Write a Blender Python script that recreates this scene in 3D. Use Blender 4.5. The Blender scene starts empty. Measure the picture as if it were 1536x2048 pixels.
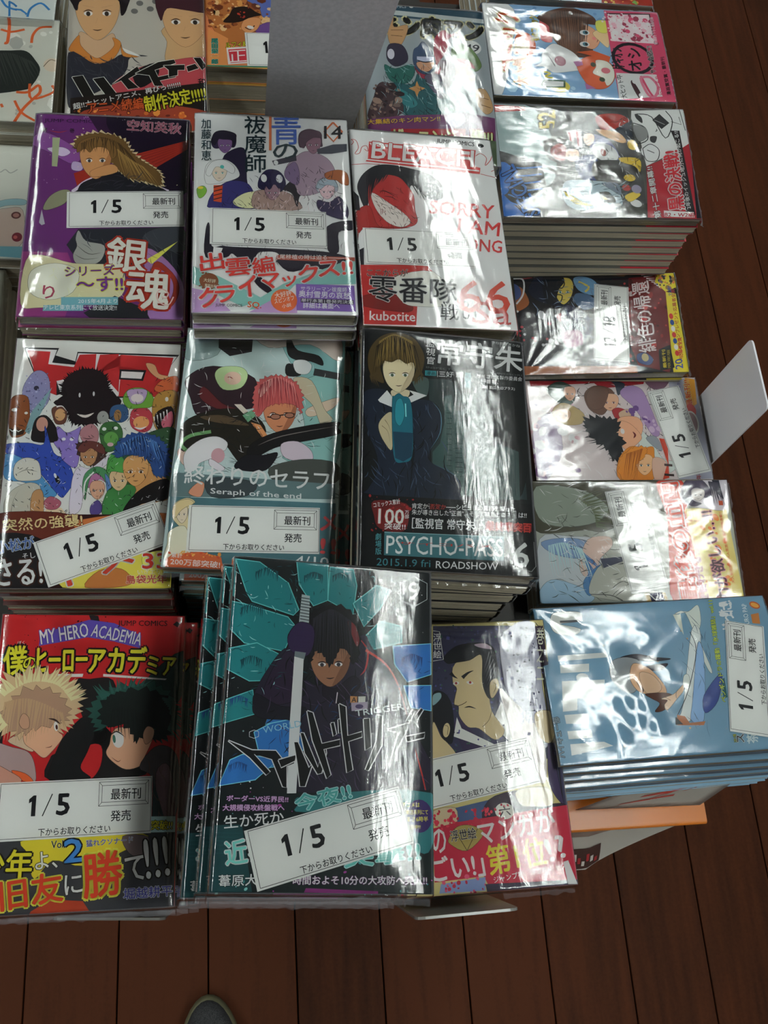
import bpy, bmesh, math, random
from mathutils import Vector, Matrix, noise

# ---------------------------------------------------------------- camera, world, light, exposure
S = bpy.context.scene
COL = S.collection
cam_data = bpy.data.cameras.new('camera')
cam = bpy.data.objects.new('camera', cam_data)
COL.objects.link(cam)
cam_data.sensor_fit = 'VERTICAL'
cam_data.sensor_height = 24.0
cam_data.lens = 24.0 * 1800.0 / 2048.0
cam_data.clip_start = 0.02
cam.matrix_world = Matrix(((0.988523, 0.019609, -0.149790, 0), (-0.069808, 0.938620, -0.337815, 0), (0.133972, 0.344395, 0.929217, 1.5), (0, 0, 0, 1)))
S.camera = cam

world = bpy.data.worlds.new('world')
S.world = world
world.use_nodes = True
world.node_tree.nodes['Background'].inputs[0].default_value = (0.92, 0.97, 1.0, 1)
world.node_tree.nodes['Background'].inputs[1].default_value = 0.36

S.view_settings.view_transform = 'Standard'
S.view_settings.look = 'None'
S.view_settings.exposure = 0.0
S.view_settings.gamma = 1.0
S.view_settings.use_curve_mapping = False

TUBE_STRENGTH = 64.0
TUBE_ROWS = [(0.93, (-1.42, -0.15, 1.12, 2.39)), (-1.35, (-0.75, 0.55, 1.85))]
CEILING_Z = 2.75

# ---------------------------------------------------------------- materials
def srgb(h):
    out = []
    if isinstance(h, int):
        h = INKS[h]
    for k in range(3):
        c = (int(h[2 * k:2 * k + 2], 16) if isinstance(h, str) else h[k]) / 255
        out.append(c / 12.92 if c <= 0.04045 else ((c + 0.055) / 1.055) ** 2.4)
    return out

def mat(name, color, rough=0.5, spec=0.5, metal=0.0):
    m = bpy.data.materials.new(name)
    m.use_nodes = True
    b = m.node_tree.nodes['Principled BSDF']
    b.inputs['Base Color'].default_value = (*color, 1)
    b.inputs['Roughness'].default_value = rough
    b.inputs['Specular IOR Level'].default_value = spec
    b.inputs['Metallic'].default_value = metal
    return m

def add_noise(m, scale, c1, c2, stretch=(1, 1, 1), detail=4, bump=0.0, coord='Object', lo=0.35, hi=0.65):
    nt = m.node_tree
    b = nt.nodes['Principled BSDF']
    tc = nt.nodes.new('ShaderNodeTexCoord')
    mp = nt.nodes.new('ShaderNodeMapping')
    mp.inputs['Scale'].default_value = stretch
    nz = nt.nodes.new('ShaderNodeTexNoise')
    nz.inputs['Scale'].default_value = scale
    nz.inputs['Detail'].default_value = detail
    cr = nt.nodes.new('ShaderNodeValToRGB')
    cr.color_ramp.elements[0].position = lo
    cr.color_ramp.elements[1].position = hi
    cr.color_ramp.elements[0].color = (*c1, 1)
    cr.color_ramp.elements[1].color = (*c2, 1)
    nt.links.new(tc.outputs[coord], mp.inputs[0])
    nt.links.new(mp.outputs[0], nz.inputs['Vector'])
    nt.links.new(nz.outputs['Fac'], cr.inputs[0])
    nt.links.new(cr.outputs[0], b.inputs['Base Color'])
    if bump:
        bp = nt.nodes.new('ShaderNodeBump')
        bp.inputs['Strength'].default_value = bump
        bp.inputs['Distance'].default_value = 0.001
        nt.links.new(nz.outputs['Fac'], bp.inputs['Height'])
        nt.links.new(bp.outputs[0], b.inputs['Normal'])
    return m

def ink_material():
    m = bpy.data.materials.new('printed_ink')
    m.use_nodes = True
    nt = m.node_tree
    b = nt.nodes['Principled BSDF']
    a = nt.nodes.new('ShaderNodeVertexColor')
    a.layer_name = 'ink'
    nt.links.new(a.outputs['Color'], b.inputs['Base Color'])
    b.inputs['Roughness'].default_value = 0.5
    b.inputs['Specular IOR Level'].default_value = 0.12
    return m

def film_material():
    m = bpy.data.materials.new('shrink_wrap_film')
    m.use_nodes = True
    nt = m.node_tree
    nt.nodes.clear()
    out = nt.nodes.new('ShaderNodeOutputMaterial')
    mix = nt.nodes.new('ShaderNodeMixShader')
    tr = nt.nodes.new('ShaderNodeBsdfTransparent')
    tr.inputs[0].default_value = (0.975, 0.98, 0.98, 1)
    gl = nt.nodes.new('ShaderNodeBsdfGlossy')
    gl.inputs['Roughness'].default_value = 0.10
    fr = nt.nodes.new('ShaderNodeFresnel')
    fr.inputs['IOR'].default_value = 1.5
    mul = nt.nodes.new('ShaderNodeMath')
    mul.operation = 'MULTIPLY'
    mul.inputs[1].default_value = 2.1
    mul.use_clamp = True
    tc = nt.nodes.new('ShaderNodeTexCoord')
    mp = nt.nodes.new('ShaderNodeMapping')
    mp.inputs['Scale'].default_value = (1.0, 0.22, 1.0)
    n1 = nt.nodes.new('ShaderNodeTexNoise')
    n1.inputs['Scale'].default_value = 210
    n1.inputs['Detail'].default_value = 4
    n1.inputs['Distortion'].default_value = 0.6
    bp = nt.nodes.new('ShaderNodeBump')
    bp.inputs['Strength'].default_value = 0.09
    bp.inputs['Distance'].default_value = 0.0011
    nt.links.new(tc.outputs['Object'], mp.inputs[0])
    nt.links.new(mp.outputs[0], n1.inputs['Vector'])
    nt.links.new(n1.outputs['Fac'], bp.inputs['Height'])
    nt.links.new(bp.outputs[0], gl.inputs['Normal'])
    nt.links.new(fr.outputs[0], mul.inputs[0])
    nt.links.new(mul.outputs[0], mix.inputs[0])
    nt.links.new(tr.outputs[0], mix.inputs[1])
    nt.links.new(gl.outputs[0], mix.inputs[2])
    nt.links.new(mix.outputs[0], out.inputs[0])
    return m

INK = ink_material()
FILM = film_material()
PAGES = mat('page_edges', (0.27, 0.25, 0.2), 0.85, 0.1)
add_noise(PAGES, 40, srgb('857e6e'), srgb('a89f8b'), (0.3, 0.3, 60), 6, 0.25)
PAPER = mat('label_paper', srgb('e9e9e6'), 0.6, 0.2)
CARD = mat('leaflet_paper', srgb('cfcac0'), 0.55, 0.3)
PLATE = mat('pale_grey_acrylic', srgb('a4a3a8'), 0.38, 0.4)
add_noise(PLATE, 300, srgb('9c9b9e'), srgb('a8a7aa'), detail=2)
PLATE_W = mat('white_acrylic', srgb('d6d5da'), 0.22, 0.5)
PLATE_C = mat('clear_grey_acrylic', srgb('6d6c68'), 0.2, 0.5)
TABLE = mat('dark_table_laminate', srgb('1b1713'), 0.5, 0.3)
METAL = mat('grey_metal', srgb('77777a'), 0.4, 0.5, 0.8)
_cov = {}
def cover_mat(h):
    if h not in _cov:
        _cov[h] = mat('jacket_paper', srgb(h), 0.35, 0.4)
    return _cov[h]

# ---------------------------------------------------------------- helpers
ORDINALS = 'first second third fourth fifth sixth seventh eighth ninth tenth eleventh twelfth thirteenth fourteenth fifteenth sixteenth seventeenth eighteenth nineteenth twentieth'.split()
def link_mesh(name, bm, material, parent=None):
    me = bpy.data.meshes.new(name)
    bm.to_mesh(me)
    bm.free()
    for m in (material if isinstance(material, list) else [material]):
        me.materials.append(m)
    o = bpy.data.objects.new(name, me)
    COL.objects.link(o)
    if parent is not None:
        o.parent = parent
    return o

def tag(o, label, cat, group=None):
    o['label'] = label
    o['category'] = cat
    if group:
        o['group'] = group
    return o

def empty(name, loc, rot=(0, 0, 0)):
    o = bpy.data.objects.new(name, None)
    o.empty_display_size = 0.02
    COL.objects.link(o)
    o.location = loc
    o.rotation_euler = rot
    return o

def add_box(bm, c, s, rot=None):
    r = bmesh.ops.create_cube(bm, size=1.0)
    M = Matrix.Translation(c) @ (rot or Matrix.Identity(4)) @ Matrix.Diagonal((*s, 1))
    bmesh.ops.transform(bm, matrix=M, verts=r['verts'])
    return r['verts']

def bevel_all(bm, w, seg=2):
    bmesh.ops.bevel(bm, geom=bm.edges[:], offset=w, segments=seg, affect='EDGES', profile=0.5)

def copy_tree(o, parent=None):
    c = o.copy()
    COL.objects.link(c)
    if parent is not None:
        c.parent = parent
    for ch in list(o.children):
        copy_tree(ch, c)
    return c

# ---------------------------------------------------------------- flat print: vector shapes in cover millimetres
_font_curve = bpy.data.curves.new('lettering', 'FONT')
_font_curve.size = 1.0
_font_curve.resolution_u = 2
_font_obj = bpy.data.objects.new('lettering', _font_curve)
COL.objects.link(_font_obj)
_glyphs = {}

def glyph_mesh(s, bold):
    k = (s, bold)
    if k not in _glyphs:
        _font_curve.body = s
        _font_curve.offset = bold
        _font_obj.update_tag()
        dg = bpy.context.evaluated_depsgraph_get()
        dg.update()
        me = _font_obj.evaluated_get(dg).to_mesh()
        vs = [(v.co.x, v.co.y) for v in me.vertices]
        fs = [tuple(p.vertices) for p in me.polygons]
        _font_obj.evaluated_get(dg).to_mesh_clear()
        _glyphs[k] = (vs, fs)
    return _glyphs[k]

def smooth_loop(pts, closed=True, n=4):
    out = []
    N = len(pts)
    rng = range(N) if closed else range(N - 1)
    for i in rng:
        if closed:
            p0, p1, p2, p3 = pts[i - 1], pts[i], pts[(i + 1) % N], pts[(i + 2) % N]
        else:
            p0, p1, p2, p3 = pts[max(i - 1, 0)], pts[i], pts[i + 1], pts[min(i + 2, N - 1)]
        for k in range(n):
            t = k / n
            out.append(tuple(0.5 * (2 * p1[a] + (p2[a] - p0[a]) * t + (2 * p0[a] - 5 * p1[a] + 4 * p2[a] - p3[a]) * t * t
                                    + (3 * p1[a] - p0[a] - 3 * p2[a] + p3[a]) * t ** 3) for a in (0, 1)))
    if not closed:
        out.append(tuple(pts[-1]))
    return out

STEP = 0.0022   # mm between ink layers

class Print:
    """collects flat coloured shapes; units millimetres; origin bottom-left of the sheet"""
    def __init__(self, w, h):
        self.w, self.h = w, h
        self.bm = bmesh.new()
        self.ink = self.bm.loops.layers.float_color.new('ink')
        self.z = 0.0
    def up(self):
        self.z += STEP
        return self.z
    def faces(self, vs, fs, col, z):
        c = (*srgb(col), 1)
        w, h = self.w, self.h
        x0 = min(v[0] for v in vs); x1 = max(v[0] for v in vs)
        y0 = min(v[1] for v in vs); y1 = max(v[1] for v in vs)
        if x1 <= 0 or y1 <= 0 or x0 >= w or y0 >= h:
            return
        clip = x0 < 0 or y0 < 0 or x1 > w or y1 > h
        if not clip:
            bv = [self.bm.verts.new((x, y, z)) for x, y in vs]
            for f in fs:
                try:
                    fc = self.bm.faces.new([bv[i] for i in f])
                except ValueError:
                    continue
                for l in fc.loops:
                    l[self.ink] = c
            return
        for f in fs:
            poly = [vs[i] for i in f]
            for ax, lim, sg in ((0, 0, 1), (0, w, -1), (1, 0, 1), (1, h, -1)):
                out = []
                for i in range(len(poly)):
                    a, b = poly[i - 1], poly[i]
                    da, db = sg * (a[ax] - lim), sg * (b[ax] - lim)
                    if (da >= 0) != (db >= 0):
                        t = da / (da - db)
                        out.append((a[0] + (b[0] - a[0]) * t, a[1] + (b[1] - a[1]) * t))
                    if db >= 0:
                        out.append(b)
                poly = out
                if len(poly) < 3:
                    break
            if len(poly) >= 3:
                try:
                    fc = self.bm.faces.new([self.bm.verts.new((x, y, z)) for x, y in poly])
                    for l in fc.loops:
                        l[self.ink] = c
                except ValueError:
                    pass
    def poly(self, col, pts, smooth=0):
        if smooth:
            pts = smooth_loop(pts)
        tb = bmesh.new()
        vs = [tb.verts.new((x, y, 0)) for x, y in pts]
        tb.faces.new(vs)
        bmesh.ops.triangulate(tb, faces=tb.faces[:], quad_method='BEAUTY', ngon_method='EAR_CLIP')
        tb.verts.index_update()
        fs = [tuple(v.index for v in f.verts) for f in tb.faces]
        P = [(v.co.x, v.co.y) for v in tb.verts]
        tb.free()
        fs = [f if (P[f[1]][0] - P[f[0]][0]) * (P[f[2]][1] - P[f[0]][1]) - (P[f[1]][1] - P[f[0]][1]) * (P[f[2]][0] - P[f[0]][0]) > 0
              else f[::-1] for f in fs]
        self.faces(P, fs, col, self.up())
    def line(self, col, w, pts, taper=0, smooth=1, z=None):
        if smooth and len(pts) > 2:
            pts = smooth_loop(pts, False, 4)
        n = len(pts)
        L, R = [], []
        for i, p in enumerate(pts):
            a, b = pts[max(i - 1, 0)], pts[min(i + 1, n - 1)]
            dx, dy = b[0] - a[0], b[1] - a[1]
            d = math.hypot(dx, dy) or 1
            t = i / (n - 1)
            k = w / 2 * (1 if not taper else (1 - t * 0.95 if taper == 1 else max(0.06, math.sin(math.pi * t))))
            L.append((p[0] - dy / d * k, p[1] + dx / d * k))
            R.append((p[0] + dy / d * k, p[1] - dx / d * k))
        self.faces(L + R, [(i, i + n, i + n + 1, i + 1) for i in range(n - 1)], col, self.up() if z is None else z)
    def ell(self, col, cx, cy, rx, ry, rot=0, z=None, n=20):
        c, s = math.cos(math.radians(rot)), math.sin(math.radians(rot))
        vs = [(cx + c * rx * math.cos(a) - s * ry * math.sin(a), cy + s * rx * math.cos(a) + c * ry * math.sin(a))
              for a in (2 * math.pi * i / n for i in range(n))]
        self.faces(vs, [tuple(range(n))], col, self.up() if z is None else z)
    def text(self, s, col, o, ex, ey, bold=0.0, outline=None, ow=0.0, em=False):
        """glyph box of s mapped so that its lower left is o and its sides are ex, ey; weight is added by offset copies"""
        vs, fs = glyph_mesh(s, 0.0)
        if not vs:
            return
        if em:
            x0, x1, y0, y1 = 0.0, 1.0, -0.12, 0.88
        else:
            x0 = min(v[0] for v in vs); x1 = max(v[0] for v in vs)
            y0 = min(v[1] for v in vs); y1 = max(v[1] for v in vs)
        P = [(o[0] + ex[0] * (x - x0) / (x1 - x0) + ey[0] * (y - y0) / (y1 - y0),
              o[1] + ex[1] * (x - x0) / (x1 - x0) + ey[1] * (y - y0) / (y1 - y0)) for x, y in vs]
        size = math.hypot(*ey)
        def ring(r, n, c):
            z = self.up()
            for k in range(n):
                dx, dy = r * math.cos(2 * math.pi * k / n + .4), r * math.sin(2 * math.pi * k / n + .4)
                self.faces([(x + dx, y + dy) for x, y in P], fs, c, z)
        if outline:
            ring(max(ow * 0.85, 0.035) * size, 8, outline)
        if bold:
            ring(bold * 0.42 * size, 4, col)
        self.faces(P, fs, col, self.up())
    def vtext(self, s, col, o, ex, ey, bold=0.0, outline=None, ow=0.0):
        n = len(s)
        for i, ch in enumerate(s):
            oo = (o[0] + ey[0] * (n - 1 - i) / n, o[1] + ey[1] * (n - 1 - i) / n)
            self.text(ch, col, oo, ex, (ey[0] / n, ey[1] / n), bold, outline, ow, em=True)
    def tufts(self, col, pts, n, depth, seed):
        """closed shape whose edge runs in n pointed locks"""
        rnd = random.Random(seed)
        L = smooth_loop(pts, True, 8)
        cx = sum(p[0] for p in L) / len(L); cy = sum(p[1] for p in L) / len(L)
        out = []
        for k in range(n):
            a = L[int(k * len(L) / n) % len(L)]
            b = L[int((k + rnd.uniform(.35, .65)) * len(L) / n) % len(L)]
            d = math.hypot(b[0] - cx, b[1] - cy) or 1
            q = depth * rnd.uniform(.5, 1.25)
            out += [a, (b[0] + (b[0] - cx) / d * q, b[1] + (b[1] - cy) / d * q)]
        self.poly(col, out, 0)
        self.contour(col, out)
    def contour(self, col, loop, w=0.24):
        """thin inked outline in a darker tone of the shape's own colour"""
        c = INKS[col] if isinstance(col, int) else col
        self.line(tuple(int(v * 0.42) for v in c), w, list(loop) + [loop[0], loop[1]], 0, 0)
    def folds(self, col, w, region, n, ang, spread, ln, seed):
        """n short tapered pen strokes inside a region"""
        rnd = random.Random(seed)
        xs = [p[0] for p in region]; ys = [p[1] for p in region]
        z = self.up()
        k = tries = 0
        while k < n and tries < n * 12:
            tries += 1
            x, y = rnd.uniform(min(xs), max(xs)), rnd.uniform(min(ys), max(ys))
            ins = False
            for i in range(len(region)):
                (x1, y1), (x2, y2) = region[i - 1], region[i]
                if (y1 > y) != (y2 > y) and x < (x2 - x1) * (y - y1) / (y2 - y1) + x1:
                    ins = not ins
            if not ins:
                continue
            a = math.radians(ang + rnd.uniform(-spread, spread)); L = ln * rnd.uniform(.4, 1.2)
            b = a + rnd.uniform(-.5, .5)
            self.line(col, w * rnd.uniform(.5, 1.3), [(x, y), (x + math.cos(a) * L / 2, y + math.sin(a) * L / 2), (x + math.cos(a) * L / 2 + math.cos(b) * L / 2, y + math.sin(a) * L / 2 + math.sin(b) * L / 2)], 2, 1, z + k * .00008)
            k += 1
        self.up()
    def strands(self, col, w, root, tip, n, seed, jit=1.0):
        """n tapered hair strokes from the root line to the tip line"""
        rnd = random.Random(seed)
        root = smooth_loop(root, False, 6) if len(root) > 2 else root
        tip = smooth_loop(tip, False, 6) if len(tip) > 2 else tip
        def at(P, t):
            f = t * (len(P) - 1); i = min(int(f), len(P) - 2); f -= i
            return (P[i][0] + (P[i + 1][0] - P[i][0]) * f, P[i][1] + (P[i + 1][1] - P[i][1]) * f)
        self.up()
        for k in range(n):
            t = (k + 0.5) / n
            a, b = at(root, t), at(tip, min(max(t + rnd.uniform(-.04, .04), 0), 1))
            m = ((a[0] + b[0]) / 2 + rnd.uniform(-jit, jit), (a[1] + b[1]) / 2 + rnd.uniform(-jit, jit))
            self.line(col, w * rnd.uniform(.6, 1.3), [a, m, b], 1, 1, self.z + k * 0.0002)
        self.up()
    def scatter(self, cols, n, x0, y0, x1, y1, r0, r1, seed, sq=0):
        rnd = random.Random(seed)
        self.up()
        for k in range(n):
            r = r0 + (r1 - r0) * rnd.random() ** 3
            self.ell(cols[k % len(cols)], rnd.uniform(x0, x1), rnd.uniform(y0, y1), r, r * rnd.uniform(.6, 1), rnd.uniform(0, 180),
                     self.z + k * 0.00005, 4 if sq else 7)
        self.up()
    def build(self, name, parent, z):
        bmesh.ops.scale(self.bm, vec=(0.001, 0.001, 0.001), verts=self.bm.verts[:])
        bmesh.ops.translate(self.bm, vec=(-self.w / 2000, -self.h / 2000, z), verts=self.bm.verts[:])
        for f in self.bm.faces:
            if f.normal.z < 0:
                f.normal_flip()
        return link_mesh(name, self.bm, INK, parent)

def run_art(pr, items):
    for it in items:
        k = it[0]
        if k == 'p':
            pr.poly(it[1], it[2], it[3])
            if it[3] == 1: pr.contour(it[1], smooth_loop(it[2]))
        elif k == 'l': pr.line(it[1], it[2], it[3], it[4], it[5])
        elif k == 'e': pr.ell(it[1], *it[2:7])
        elif k == 't': pr.text(*it[1:])
        elif k == 'v': pr.vtext(*it[1:])
        elif k == 's': pr.strands(*it[1:])
        elif k == 'k': pr.tufts(*it[1:])
        elif k == 'f': pr.folds(*it[1:])
        elif k == 'x': pr.scatter(*it[1:])

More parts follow.
